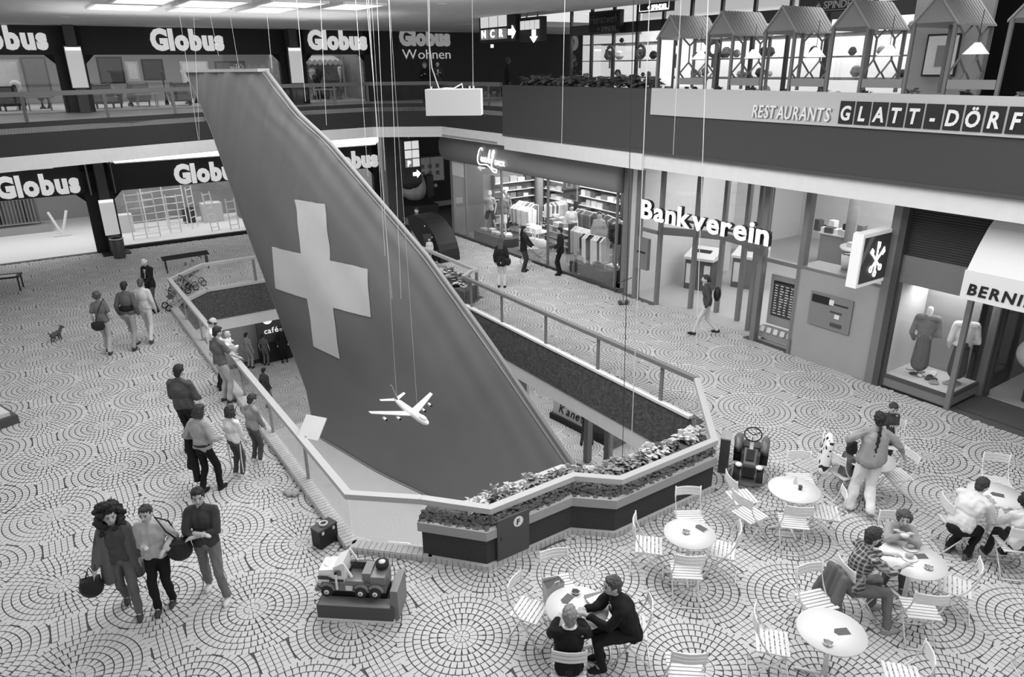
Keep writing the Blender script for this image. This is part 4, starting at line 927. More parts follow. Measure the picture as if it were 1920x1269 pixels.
for i in range(16):
    u_, v_ = random.uniform(-40,-34.5), random.uniform(-3,13.5); z_ = 8.44 if i < 9 else 4.14
    tag(obj('ceiling_tube', MB().box((0,0,0),(1.2,.08,.05), random.choice([0,1.57])), m_lit, loc=W(u_,v_,z_), rz=TH), 'bright fluorescent tube on the store ceiling, '+('upper floor' if z_ > 5 else 'lower floor'), 'light', 'fluorescent tubes '+('upstairs' if z_ > 5 else 'downstairs'))
# ---------------- upper railing ----------------
urp = [(-24.0,-3),(-24.7,-.44),(-26.5,5.4),(-27.6,9.67),(-27.85,12.03),(-26.2,14.2),(-21.6,14.2)]
pp = [(-24.95,.4,1.3),(-25.6,2.5,1.3),(-26.2,4.5,1.3),(-26.9,6.9,1.3),(-27.7,10.5,1.6),(-27.8,11.9,1.6),(-26.2,14.15,0),(-24.2,14.25,0),(-22.6,14.25,0)]
railing('dark glass railing round the upper gallery', [(p[0]-.1,p[1]) for p in urp], pp, ztop=.95, rail_m=m_raild, w=.12, hh=.13, glassm=m_glass, base=.15, zb=5.45, post_m=m_raild)
# ---------------- direction signs ----------------
t = thing('direction_sign', 'black hanging sign with three lit pictograms, letters NCR and a right arrow', 'sign', W(-23.2,14.3,7.7), RU)
obj('case', MB().bb(0,2.25,0,.22,0,.92), m_black, t)
for i, ch in enumerate('NCR'):
    obj('lit_tile', MB().bb(.12+i*.56,.62+i*.56,-.02,0,.46,.86), m_letter, t); obj('letter_tile', MB().bb(.12+i*.56,.62+i*.56,-.02,0,.08,.40), mat('tile_grey', 120, emit=.12), t); text(t, ch, .2+i*.56, -.04, .14, .24, m_lit, .02, .01, 1.1, name='letter')
arrow = [(0,.09),(.22,.09),(.22,.2),(.42,0),(.22,-.2),(.22,-.09),(0,-.09)]
obj('arrow', MB().plate([(1.85+x,-.03,.27+z) for x,z in arrow], (0,.03,0)), m_lit, t)
for x in (.7,1.6): obj('hanger', MB().tube([(x,.1,.9),(x,.1,1.1)], .03, 6), m_post, t)
obj('small_lamp', MB().bb(.75,.9,-.02,0,-.18,-.08), m_lit, t)
t = thing('direction_sign', 'black hanging sign with four lit tiles and a down arrow', 'sign', W(-20.9,14.4,7.65), RU)
obj('case', MB().bb(0,1.25,0,.2,0,.72), m_black, t)
for i in range(4): obj('lit_tile', MB().bb(.1+i*.27,.33+i*.27,-.02,0,.36,.62), m_letter, t)
obj('arrow', MB().plate([(.85+z,-.03,.34-x*.9) for x,z in arrow][::-1], (0,.03,0)), m_lit, t)
for x in (.3,.9): obj('hanger', MB().tube([(x,.1,.7),(x,.1,1.1)], .03, 6), m_post, t)
t = thing('direction_sign', 'tall black hanging sign with six lit tiles and a right arrow under the gallery', 'sign', W(-27.4,13.15,2.55), RV+.15)
obj('case', MB().bb(-.12,.78,0,.2,-.12,1.62), m_black, t)
for r in range(3):
    for c in range(2): obj('lit_tile', MB().bb(.0+c*.37,.33+c*.37,-.02,0,.50+r*.36,.82+r*.36), m_letter if not (r == 0 and c == 0) else mat('tile_grey',120), t)
text(t, 'P', .1, -.04, .54, .22, m_lit, .02, .01, 1., name='letter'); obj('arrow', MB().plate([(.35+x*.9,-.03,.2+z*.8) for x,z in arrow], (0,.03,0)), m_lit, t); obj('hanger', MB().tube([(.3,.1,1.6),(.3,.1,1.78)], .03, 6), m_post, t)
t = thing('poster_board', 'pale framed plan board on the dark wall behind the tall direction sign', 'poster', W(-32.9,15.6,1.5), RV)
obj('frame', MB().bb(-.05,2.35,-.04,0,-.05,1.25), m_frame_d, t)
for i in range(3): obj('sheet', MB().bb(.02+i*.77,.75+i*.77,-.06,-.04,.02,1.18), m_band, t)
for i in range(10): obj('block_print', MB().bb(.15+(i%5)*.42,.35+(i%5)*.42,-.07,-.06,.3+(i//5)*.35,.5+(i//5)*.35), m_post, t)
# ================= boutique on the right wall =================
struct('wall_right_band', MB().bb(-27.4,3,15.2,15.5,4.2,5.3), m_frame)
b = MB(); n = 10   # bulging rounded bulkhead over the boutique front
prof = [(14.95,4.25),(14.85,4.0),(14.83,3.75),(14.87,3.5),(14.97,3.32),(15.1,3.22),(15.3,3.2),(15.4,3.3),(15.4,4.25)]
V = [(u,y,z) for u in (-27.6,-16.5) for (y,z) in prof]; m_ = len(prof)
b.add(V, [(i, i+1, m_+i+1, m_+i) for i in range(m_-1)]+[(m_-1,0,m_,2*m_-1), tuple(range(m_-1,-1,-1)), tuple(range(m_,2*m_))]); struct('wall_bulkhead', b, mat('bulkhead', 138, .8, .2), True)
t = thing('neon_sign', 'bright white flowing script sign reading Casablanca on the rounded bulkhead', 'sign', W(-24.4,14.78,3.3), RU)
def stroke(pts, r=.035, nm='stroke'): 
    P = [np.array(p, float) for p in pts]; Q = []
    for i in range(len(P)-1):
        p0 = P[max(i-1,0)]; p1 = P[i]; p2 = P[i+1]; p3 = P[min(i+2,len(P)-1)]
        for s_ in np.linspace(0,1,5)[:-1]: Q.append(.5*((2*p1)+(-p0+p2)*s_+(2*p0-5*p1+4*p2-p3)*s_**2+(-p0+3*p1-3*p2+p3)*s_**3))
    Q.append(P[-1]); return obj(nm, MB().tube([(q[0],0,q[1]) for q in Q], r*.62, 6), m_lit, t, True)
stroke([(.42,.62),(.35,.7),(.2,.62),(.08,.4),(.05,.2),(.15,.08),(.4,.08),(.7,.1),(.95,.02),(1.15,-.1),(1.35,-.12),(1.4,-.02),(1.2,.0),(1.05,.1),(1.15,.4),(1.25,.62),(1.2,.68),(1.12,.55),(1.1,.3)], .04, 'capital_swash')
x = .28
for ch, w in (('a',.17),('s',.13),('a',.17)):
    stroke([(x+.13,.33),(x+.05,.36),(x+.01,.27),(x+.04,.2),(x+.1,.22),(x+.14,.34),(x+.13,.22),(x+w,.2)] if ch == 'a' else [(x+.1,.35),(x+.03,.34),(x+.06,.27),(x+.1,.23),(x+.02,.2),(x+w,.2)], .026, 'letter'); x += w
stroke([(.78,.22),(.9,.6),(.96,.66),(.93,.5),(.86,.22),(.95,.2),(1.0,.3),(.93,.34)], .028, 'letter')
x = 1.28
for ch, w in (('a',.17),('n',.18),('c',.14),('a',.18)):
    P_ = {'a':[(x+.13,.30),(x+.05,.33),(x+.01,.24),(x+.04,.17),(x+.1,.19),(x+.14,.31),(x+.13,.19),(x+w,.17)], 'n':[(x,.17),(x+.03,.32),(x+.03,.17),(x+.09,.31),(x+.13,.3),(x+.13,.17),(x+w,.17)], 'c':[(x+.11,.3),(x+.04,.32),(x+.01,.22),(x+.06,.16),(x+w,.18)]}[ch]
    stroke(P_, .026, 'letter'); x += w
b = MB(); b.bb(-27.35,-27.2,15.2,19.8,0,4.2); struct('wall_boutique_left', b, m_frame)
b = MB(); b.bb(-27.3,-16.4,19.6,19.8,0,4.2); b.bb(-16.5,-16.3,15.6,19.8,0,4.2); b.bb(-27.2,-26.2,15.22,15.3,2.6,3.2); struct('wall_boutique_back', b, m_wallw)
struct('ceiling_boutique', MB().bb(-27.3,-16.4,15.3,19.8,4.2,4.25), m_wallw)
struct('floor_boutique', MB().bb(-27.2,-16.5,15.25,19.6,0,.02), mat('boutique_carpet', 105, .9, .1, .1, 4))
b = MB()
for u in (-27.2,-26.15,-23.4,-20.4,-16.75): b.bb(u-.03,u+.03,15.22,15.3,0,3.3)
struct('trim_6', b, m_frame)
struct('baseboard_right', MB().bb(-27.3,-16.6,15.2,15.34,0,.1), m_frame_d)
b = MB(); b.bb(-27.2,-26.2,15.25,15.27,.1,3.2); b.bb(-26.15,-23.4,15.25,15.27,.1,3.2); struct('window_6', b, m_glass2); struct('window_7', MB().bb(-20.4,-16.8,15.25,15.27,.1,3.2), m_glass2)
def podium(lbl, u0,u1,v0,v1,h): tag(obj('display_podium', MB().prism([(u0,v0),(u1,v0),(u1+.2,v0+.4),(u1,v1),(u0,v1)],0,h), m_frame_d, loc=(0,0,.02), rz=TH), lbl, 'podium')
podium('dark carpeted podium in the left boutique window', -26.0,-23.8,15.5,16.8,.35); podium('dark carpeted podium in the right boutique window', -19.4,-17.6,15.5,16.9,.4)
rr = random.Random(3)
def shelf(u, v, w, n, label, hgt=2.6, r=RU, dark=0):
    t = thing('wall_shelf', label, 'shelf', W(u,v,.02), r); obj('back_panel', MB().bb(0,w,.4,.43,0,hgt), cloth(190-dark), t)
    for sx in (0, w): obj('side_panel', MB().bb(sx-.02,sx+.02,0,.42,0,hgt), m_frame_d, t)
    for i in range(n):
        z = .25+i*(hgt-.3)/n; obj('board', MB().bb(0.02,w-.02,0,.4,z,z+.03), m_white, t)
        x = .08
        while x < w-.4:
            ww = rr.uniform(.26,.36); hh = rr.uniform(.08,.26)
            gg = rr.choice([60,90,130,170,200,225,235]); tg = obj('folded_garment', MB().box((ww/2,.2,hh/2),(ww,.3,hh)), cloth(gg), None)
            p = W(*UV(*(np.array([t.location[0], t.location[1]])+np.array([math.cos(r),math.sin(r)])*x)), t.location[2]+z+.03); tg.location = p; tg.rotation_euler = (0,0,r)
            lb = '%s folded clothes on board %s of the %s' % (TONE(gg), ['one','two','three','four','five','six','seven'][i], label); tag(tg, lb if len(lb.split()) < 17 else ' '.join(lb.split()[:16]), 'clothes', lb); x += ww+rr.uniform(.02,.08)
shelf(-25.9,19.1,2.2,6,'pale wall shelf at the back left of the boutique'); shelf(-23.4,19.1,2.6,7,'dark wall shelf behind the boutique entrance',3.0,RU,100); shelf(-19.6,19.1,2.6,6,'wall shelf at the back right of the boutique')
shelf(-22.9,17.0,1.5,4,'low white shelf unit beside the boutique entrance',1.2)
shelf(-16.9,16.0,2.4,5,'shelf along the right side wall of the boutique',2.0,RV)
def garment_mesh(): return MB().prism([(-.02,-.2),(.02,-.2),(.03,.2),(-.03,.2)],0,1)
def crail(u, v, w, r, label, glist, ln=.9, h=1.45):
    t = thing('clothes_rail', label, 'clothes rail', W(u,v,.02), r); obj('frame', MB().tube([(0,0,0),(0,0,h),(w,0,h),(w,0,0)], .018, 6), m_white, t); obj('base_bar', MB().tube([(0,-.25,.03),(0,.25,.03)], .018, 6), m_white, t)
    k = int(w/.1)
    for i in range(k):
        x = (i+.5)*w/k; L = ln*rr.uniform(.75,1.1); g = rr.choice(glist)
        o = obj('hanging_garment', MB().add([(x-.03,-.05,h),(x+.03,-.05,h),(x+.03,.05,h),(x-.03,.05,h),(x-.04,-.24,h-.12),(x+.04,-.24,h-.12),(x+.04,.24,h-.12),(x-.04,.24,h-.12),(x-.05,-.2,h-L),(x+.05,-.2,h-L),(x+.05,.2,h-L),(x-.05,.2,h-L)], [(0,1,2,3),(0,4,5,1),(1,5,6,2),(2,6,7,3),(3,7,4,0),(4,8,9,5),(5,9,10,6),(6,10,11,7),(7,11,8,4),(8,11,10,9)]), cloth(g), t)
crail(-20.0,16.2,1.3,RU,'rail of pale blouses just right of the boutique entrance',[200,215,190,225]); crail(-18.6,17.3,1.6,RU+.2,'rail of mixed long garments in the right boutique window',[60,120,200,40,225],1.1)
crail(-20.3,18.0,1.6,RU-.3,'rail of dark coats in the middle of the boutique',[40,60,90,140],1.1,1.6); crail(-25.6,17.6,1.4,RU,'rail of printed clothes behind the left window',[200,150,225,110]); crail(-17.6,18.4,1.2,RV,'short rail of light jackets at the right boutique wall',[210,180,130])
shelf(-26.95,17.2,2.2,6,'pale shelf on the left side wall of the boutique',2.4,RV)
crail(-25.0,16.9,1.2,RU+.1,'rail of white and patterned tops behind the left mannequins',[215,230,170]); crail(-22.6,18.4,1.5,RU,'rail of short dark jackets at the back of the boutique entrance',[50,80,120],.7); crail(-18.9,15.7,1.0,RU+.15,'short rail of striped clothes at the right boutique glass',[225,40,225,60]); crail(-24.4,18.2,1.2,RV,'rail of bright clothes turned sideways in the boutique',[230,200,110])
for i_, (u_,v_,w_,lb_) in enumerate(((-23.2,15.9,1.1,'white display table piled with garments left of the boutique entrance'),(-18.0,17.2,1.0,'white display table at the right boutique wall'),(-24.9,18.2,1.0,'white display table at the back of the boutique'))):
    t = thing('display_table', lb_, 'table', W(u_,v_,.02), RU); obj('table_top', MB().bb(0,w_,0,.7,.8,.84), m_white, t); obj('lower_board', MB().bb(0,w_,0,.7,.4,.43), m_white, t)
    for x in (.03,w_-.03):
        for y in (.03,.67): obj('leg', MB().bb(x-.02,x+.02,y-.02,y+.02,0,.8), m_white, t)
    for k in range(5): tag(obj('folded_garment', MB().box((0,0,.08),(.3,.26,.15), rr.uniform(-.3,.3)), cloth(rr.choice([225,200,230,110])), loc=W(u_+.15+(k%3)*(w_-.3)/2, v_+.2+.3*(k//3), .86), rz=RU), 'garment pile on the '+lb_[:60], 'clothes', 'garments on the '+lb_)
t = thing('hanging_poster', 'framed sale poster hanging inside the boutique entrance', 'poster', W(-21.0,16.4,2.35), RU)
obj('panel', MB().bb(0,.75,0,.03,0,.95), m_post, t); obj('white_border', MB().bb(-.04,.79,.03,.05,-.04,.99), m_white, t); obj('print', MB().bb(.18,.55,-.01,0,.4,.78), m_white, t); obj('cord', MB().tube([(.37,.02,.95),(.37,.02,1.8)], .008, 5), m_white, t)
obj('figure_print', MB().bb(.28,.44,-.02,-.01,.45,.72), m_black, t)
for i in range(7): tag(obj('folded_garment', MB().box((0,0,.06),(.3,.22,.1), rr.uniform(0,3)), cloth(rr.choice([220,200,160])), loc=W(-25.7+i*.28,15.8+rr.uniform(0,.3),.37), rz=TH), 'pale garment laid on the left boutique podium', 'clothes', 'garments laid on the left podium')
for i in range(5): tag(obj('folded_garment', MB().box((0,0,.05),(.45,.3,.07), rr.uniform(0,3)), cloth(rr.choice([210,190,150])), loc=W(-19.1+i*.3,15.8+rr.uniform(0,.4),.42), rz=TH), 'spread garment on the right boutique podium', 'clothes', 'garments laid on the right podium')
# ================= bank =================
m_bank = mat('bank_front', 148, .6, .35, .03, 3); m_bw = mat('bank_wall', 200, .8, .2)
b = MB()
arc = [(-14.88,15.3),(-14.0,15.85),(-13.3,16.2),(-12.45,16.1),(-11.75,15.7),(-11.3,15.35)]
for (u,v) in arc: b.bb(u-.055,u+.055,v-.06,v+.06,0,4.25)
for u in (-15.75,-16.3,-10.05,-11.2): b.bb(u-.07,u+.07,15.15,15.35,0,4.25)
b.bb(-7.98,-7.8,15.1,15.3,0,4.25)
struct('trim_7', b, m_frame)
b = MB()
for i in range(len(arc)-1):
    (a0,a1),(c0,c1) = arc[i],arc[i+1]; b.prism([(a0,a1-.04),(c0,c1-.04),(c0,c1+.04),(a0,a1+.04)],2.2,2.42)
b.bb(-15.7,-14.9,15.2,15.3,2.2,2.3); b.bb(-11.3,-10.1,15.2,15.3,2.2,2.3); struct('door_1', b, m_frame)
for i in range(len(arc)-1):
    (a0,a1),(c0,c1) = arc[i],arc[i+1]; obj('door_glass', MB().prism([(a0,a1-.01),(c0,c1-.01),(c0,c1+.01),(a0,a1+.01)],.03,2.2), m_glass2, bpy.data.objects['door_1'])
b = MB()
for i in range(len(arc)-1):
    (a0,a1),(c0,c1) = arc[i],arc[i+1]; b.prism([(a0,a1-.01),(c0,c1-.01),(c0,c1+.01),(a0,a1+.01)],2.42,4.25)
struct('window_8', b, m_glass2); struct('window_9', MB().bb(-11.1,-8.0,15.22,15.24,2.35,4.25), m_glass2); struct('window_10', MB().bb(-15.7,-14.95,15.22,15.24,.1,4.25), m_glass2); struct('window_11', MB().bb(-11.1,-10.1,15.22,15.24,.15,2.2), m_glass2)
b = MB(); b.bb(-10.05,-7.98,15.15,15.75,0,2.27); struct('wall_bank_panel', b, m_bank)
b = MB(); b.bb(-10.05,-7.98,15.13,15.9,2.27,2.33); struct('trim_8', b, m_frame)
b = MB(); b.bb(-18.3,-7.6,27.0,27.2,0,4.3); b.bb(-16.4,-16.2,15.35,20.2,0,4.3); b.bb(-18.4,-16.3,20.0,20.2,0,4.3); b.bb(-18.4,-18.2,20.0,27.2,0,4.3); b.bb(-7.9,-7.7,15.8,27,0,4.3); struct('wall_bank_back', b, m_bw)
for i_ in range(16):
    u_, z_, g_ = -12.4+(i_%8)*.42+rr.uniform(-.1,.1), 1.17 if i_ < 8 else 1.17, rr.choice([50,50,120,225,235,90]); lb_ = '%s %s office item on the bank counters, %s' % (TONE(g_), 'tall' if i_ % 3 == 0 else 'flat', 'left part' if u_ < -11 else 'right part')
    tag(obj('office_item', MB().box((0,0,.2 if i_%3 == 0 else .08),(.24,.22,.4 if i_%3 == 0 else .16), rr.uniform(-.4,.4)), cloth(g_), loc=W(u_-2.9,23.75+.25*(i_//8),z_), rz=TH), lb_, 'office item', lb_)
t = thing('office_column', 'round grey column between the curved bank counters', 'column', W(-13.6,23.1,.02)); obj('shaft', MB().ring((0,0,0),.16,4.2,20), m_bank, t, True)
struct('floor_bank', MB().bb(-18.2,-7.8,15.4,27,0,.02), mat('bank_floor', 165, .5, .3)); struct('ceiling_bank', MB().bb(-18.3,-7.7,15.5,27.1,4.25,4.3), m_bw)
# sign letters
t = thing('shop_sign', 'big white block letters over the glazed bank door', 'sign', W(-14.85,14.42,2.82), RU)
text(t, 'Bankverein', 0, 0, 0, .50, m_litsoft, .02, .024, .80, .08, width=4.35); text(t, 'Bankverein', 0, .021, 0, .50, m_black, .12, .024, .80, .08, width=4.35, name='letter_return'); obj('mount_rail', MB().bb(.1,4.3,.14,.2,.1,.16), m_frame_d, t)
for x in (.5,2.2,3.8): obj('bracket', MB().bb(x,x+.06,.16,.8,.1,.16), m_frame_d, t)
# square sign with the key emblem
g0 = RAYP(1603,520,W2(0,14.75),W2(-5,14.75)); uu, vv = UV(g0[0], g0[1])
t = thing('emblem_sign', 'square box sign with white crossed-key emblem on a dark face beside the bank', 'sign', W(-7.95,14.62,2.44), RV); t.scale = (.76,.9,1)
obj('case', MB().bb(-.75,.75,0,.26,0,1.15), emis('case_lit', 215, .3), t); obj('dark_face', MB().bb(-.66,.68,-.012,0,.08,1.07), mat('emblem_face', 74, .5), t)
obj('corner_stripe', MB().plate([(-.66,-.018,.72),(-.66,-.018,.5),(-.22,-.018,1.07),(-.42,-.018,1.07)][::-1], (0,.008,0)), m_post, t)
for a in (-.95,0,.95):
    c_, s_ = math.cos(a), math.sin(a)
    def kp(x, z): return (x*c_+z*s_+.03, -.03, .52-x*s_+z*c_)
    obj('key', MB().plate([kp(-.022,-.2),kp(.022,-.2),kp(.022,.26),kp(.08,.28),kp(.08,.40),kp(-.04,.42),kp(-.022,.2)], (0,.02,0)), m_lit, t)
    k0_ = kp(0,-.28); obj('key_bow', MB().tube([(k0_[0]+.06*math.cos(q), -.03, k0_[2]+.06*math.sin(q)) for q in np.linspace(0,6.28,13)[:-1]], .016, 6, True), m_lit, t)
# cash machine and price board
t = thing('cash_machine', 'recessed grey cash machine panel in the bank wall', 'cash machine', W(-9.62,15.14,.98), RU)
obj('panel', MB().bb(0,1.08,-.03,0,0,.82), m_post, t); obj('screen_hood', MB().bb(.05,.5,-.05,-.03,.58,.76), m_black, t); obj('instruction_label', MB().bb(.5,.62,-.045,-.03,.6,.72), m_white, t); obj('slot', MB().bb(.62,.98,-.04,-.03,.62,.65), m_black, t); obj('slot', MB().bb(.55,.85,-.04,-.03,.42,.46), m_frame_d, t); obj('keypad', MB().bb(.68,.8,-.045,-.03,.3,.4), m_white, t); obj('tray', MB().bb(.6,.88,-.05,-.03,.1,.18), m_frame_d, t)
t = thing('rate_board', 'black board with white columns of exchange rates behind the bank glass', 'board', W(-11.12,15.6,.45), RU+.05)
obj('cabinet', MB().bb(0,1.0,0,.12,0,1.35), m_wallg, t); obj('black_face', MB().bb(.1,.75,-.02,0,.25,1.2), m_black, t); obj('leaflet_rack', MB().bb(-.05,1.05,-.2,0,-.35,-.05), m_wallg, t)
for c in range(4):
    for r in range(12): obj('line', MB().bb(.16+c*.15,.16+c*.15+random.uniform(.05,.11),-.026,-.02,.32+r*.068,.345+r*.068), m_white, t)
for i in range(5): obj('leaflet', MB().box((.05+i*.2,-.22,-.1),(.12,.02,.14),0,-.3), m_white, t)
for x in (0,1.0): obj('leg', MB().bb(x-.03,x+.03,-.1,.1,-.45,-.3), m_frame, t)
for (u, v, lb) in ((-15.3,17.75,'dark self-service terminal with a sloping pale top, the nearer one'),(-14.5,19.1,'dark self-service terminal with a sloping pale top, the farther one')):
    t = thing('bank_terminal', lb, 'terminal', W(u,v,.02), RU+.35)
    obj('cabinet', MB().bb(-.45,.45,-.35,.35,0,1.0), mat('terminal_dark', 70, .5), t); obj('sloping_top', MB().add([(-.5,-.42,1.0),(.5,-.42,1.0),(.5,.4,1.0),(-.5,.4,1.0),(-.5,-.42,1.08),(.5,-.42,1.08),(.5,.4,1.3),(-.5,.4,1.3)],[(3,2,1,0),(4,5,6,7),(0,1,5,4),(1,2,6,5),(2,3,7,6),(3,0,4,7)]), m_wallw, t); obj('screen', MB().box((0,.05,1.21),(.5,.2,.02),0,.26), m_black, t)
    for x in (-.3,.3): obj('front_poster', MB().bb(x-.1,x+.1,-.37,-.35,.2,.85), m_band, t)
t = thing('bank_mailbox', 'grey wall box with a dark slot left of the bank door', 'box', W(-15.6,15.1,1.1), RU); obj('case', MB().bb(0,.55,-.12,0,0,.95), m_frame, t); obj('slot', MB().bb(.1,.45,-.13,-.12,.5,.55), m_black, t)
t = thing('counter', 'curved grey bank counter with papers seen through the glass', 'counter', W(-12.6,22.9,.02), RU)
obj('front', MB().lathe([(.9,0),(.9,1.05),(.85,1.05)],(0,0,0),24), m_bank, t, True); obj('worktop', MB().lathe([(.3,1.05),(1.0,1.05),(1.0,1.1),(.3,1.1)],(0,0,0),24), m_wallw, t, True)
t = thing('counter', 'long grey bank counter with trays farther inside', 'counter', W(-15.0,23.6,.02), RU); obj('front', MB().bb(0,3.6,0,.6,0,1.1), m_bank, t); obj('worktop', MB().bb(-.05,3.65,-.1,.7,1.1,1.15), m_wallw, t)
for i in range(6): tag(obj('paper_tray', MB().box((0,0,.1),(.3,.3,.2), rr.uniform(-.4,.4)), cloth(rr.choice([230,60,200,90])), loc=W(-14.7+i*.55,23.7,1.17), rz=TH), 'stack of papers on the long bank counter', 'papers', 'paper stacks on the bank counter')
for i in range(5): tag(obj('paper_tray', MB().box((0,0,.08),(.25,.2,.16), rr.uniform(-.4,.4)), cloth(rr.choice([230,60,200])), loc=W(-13.1+i*.22,22.5+.1*i,1.12), rz=TH), 'papers and trays on the curved counter', 'papers', 'papers on the curved counter')
t = thing('waste_basket', 'small light waste basket behind the cash machine wall', 'bin', W(-8.9,16.6,.02)); obj('body', MB().lathe([(.13,0),(.17,.35),(.15,.35),(.11,.02)]), m_wallw, t, True); obj('rim', MB().tube([(.16*math.cos(a),.16*math.sin(a),.35) for a in np.linspace(0,6.28,13)[:-1]],.015,5,True), m_black, t, True)
bpy.data.objects['waste_basket'].location.z = 2.34; bpy.data.objects['waste_basket'].location.x, bpy.data.objects['waste_basket'].location.y = W(-9.2,15.75)[:2]
# ================= corner shop with awning =================
m_louv = mat('louvre_dark', 72, .7)
struct('trim_9', MB().bb(-7.8,-7.66,15.1,15.35,0,4.25), m_frame_d)
lv = wthing('louvre_panel', 'dark louvred panel above the corner shop window', 'panel', -7.66, 15.25, 3.06)
obj('backing', MB().bb(0,6,.04,.06,0,1.2), m_louv, lv)
for i in range(22): obj('slat', MB().box((3.0,.02,.03+i*.053),(6.0,.05,.012),0,.5), m_louv, lv)
struct('wall_shop_header', MB().bb(-7.66,-1,15.2,15.35,2.46,3.06), m_frame)
sh = wthing('shop_window_box', 'glazed corner shop window box on a grey base with fallen fabrics', 'shop window', -7.66, 15.2, 0)
obj('base_panel', MB().bb(0,1.5,0,1.3,.05,.28), m_frame, sh); obj('dark_skirting', MB().bb(0,1.5,-.01,1.3,0,.05), m_black, sh); obj('display_floor', MB().bb(.03,1.45,.03,1.25,.28,.31), m_wallw, sh)
obj('corner_post', MB().bb(1.43,1.53,-.03,.07,0,2.46), m_frame, sh); obj('corner_post', MB().bb(-.03,.06,-.03,.07,0,2.46), m_frame_d, sh); obj('front_glass', MB().bb(.06,1.43,.01,.02,.3,2.46), m_glass2, sh); obj('side_glass', MB().bb(1.48,1.49,.07,1.25,.3,2.46), m_glass2, sh); obj('bottom_rail', MB().bb(0,1.5,-.02,.04,.26,.33), m_frame_d, sh)
obj('bottom_rail', MB().bb(1.46,1.52,0,1.3,.26,.33), m_frame_d, sh); obj('left_panel', MB().bb(0.0,.05,.1,1.3,.3,2.46), m_wallw, sh); obj('back_panel', MB().bb(.05,1.2,1.28,1.32,.3,2.46), m_wallg, sh); obj('rear_post', MB().bb(1.45,1.6,1.2,1.4,0,2.46), m_frame, sh)
struct('wall_shop_interior', MB().bb(-7.6,-1,19,19.1,0,4.2), mat('shop_dark', 80, .8)); struct('trim_10', MB().bb(-6.1,-5.98,16.5,16.62,0,2.6), m_frame_d)
struct('window_12', MB().bb(-5.98,-1,16.55,16.57,.05,2.5), m_glass2); struct('floor_shop', MB().bb(-6.1,-1,16.57,19,0,.02), m_shopfl)
tag(obj('door_mat', MB().prism([(-6.1,15.45),(-1,15.45),(-1,16.5),(-6.1,16.5)],.0,.02), mat('mat_dark', 84, .95, .1, .1, 30, .5, 60), loc=(0,0,.008), rz=TH), 'large dark door mat in front of the corner shop', 'mat')
t = thing('paper_lantern', 'big white round paper globe in the corner shop doorway window', 'lantern', W(-5.35,16.95,1.0)); obj('globe', MB().lathe([(.42*math.sin(a)+.001,-.36*math.cos(a)) for a in np.linspace(0,math.pi,14)],(0,0,.1),24), m_wallw, t, True); obj('stand', MB().ring((0,0,-.98),.12,.75,12), m_frame_d, t)
for i in range(9): 
    x_, y_ = rr.uniform(.25,1.2), rr.uniform(.25,.9); b = MB()
    for _ in range(4): b.ell((rr.gauss(0,.06),rr.gauss(0,.06),.03),(rr.uniform(.06,.12),rr.uniform(.04,.09),.03),Rz(rr.uniform(0,3)),8,5)
    tag(obj('fabric_heap', remesh(b,.012), cloth(rr.choice([230,215,60,150])), loc=W(-7.66+x_,15.2+y_,.31)), 'crumpled fabric lying on the shop window floor', 'fabric', 'fabrics on the corner shop window floor')
aw = wthing('awning', 'white canvas awning with bold serif letters BERNI over the corner shop', 'awning', -6.25, 15.2, 0)
A = RAYP(1811,505,W2(0,14.45),W2(-5,14.45)); a_u, a_v = UV(A[0],A[1]); B2 = RAYP(1796,557,W2(0,14.45),W2(-5,14.45)); b_u, b_v = UV(B2[0],B2[1])
x0 = a_u+6.25; z1 = float(A[2]); z2 = float(B2[2])
cv = MB(); ys = [0,-.25,-.5,-.75]; zs = [4.15,3.95,3.62,z1]; Vv = []; nn = 4
for i in range(4):
    for x in (x0+.02, x0+1.2, x0+2.4, x0+3.6): Vv.append((x, ys[i], zs[i]))
cv.add(Vv, [(i*4+j, (i+1)*4+j, (i+1)*4+j+1, i*4+j+1) for i in range(3) for j in range(3)]); obj('canopy', cv, m_white, aw, False)
obj('side_cheek', MB().add([(x0+.02,0,4.15),(x0+.02,-.25,3.95),(x0+.02,-.5,3.62),(x0+.02,-.75,z1),(x0+.02,-.75,z2+.02),(x0+.02,0,z2+.3)],[(0,1,2,3,4,5)]), m_wallw, aw)
obj('valance', MB().bb(x0,x0+3.6,-.77,-.75,z2,z1), m_white, aw)
for x in (1.2,2.4): obj('seam', MB().tube([(x0+x,ys[i]-.01,zs[i]+.01) for i in range(4)]+[(x0+x,-.78,z2)], .008, 5), m_band, aw)
text(aw, 'BERNINA', x0+.12, -.785, z2+.11, .2, m_black, .01, .03, 1.0, .12, shear=.1)
# ================= upper gallery right: restaurant huts =================
wp = wthing('sign_board', 'long pale restaurant sign board with black letter tiles along the upper gallery', 'sign', -14.3, 14.1, 5.68)
obj('board', MB().bb(0,17,-.06,0,0,.66), mat('sign_board_grey', 180, .7), wp)
text(wp, 'RESTAURANTS', 3.30, -.075, .075, .26, m_post, .01, .012, .62, .08, shear=.15, width=1.95, name='letter_shadow'); text(wp, 'RESTAURANTS', 3.28, -.10, .09, .26, m_white, .03, .012, .62, .08, shear=.15, width=1.95)
tl = 'GLATT-DÖRFLI'; x = 5.42
for i, ch in enumerate(tl):
    tt = obj('letter_tile', MB().bb(x,x+.30,-.085,-.06,.06,.50), m_black, wp)
    gm = glyph(ch, .03, .02, .8, .1); k_ = .26/CAPH; w_ = gm[2]*k_; V = gm[0]*k_; V = V+np.array([x+.15-w_/2,-.10,.14]); bb_ = MB(); bb_.add(V, gm[1]); obj('letter', bb_, m_white, tt); x += .345
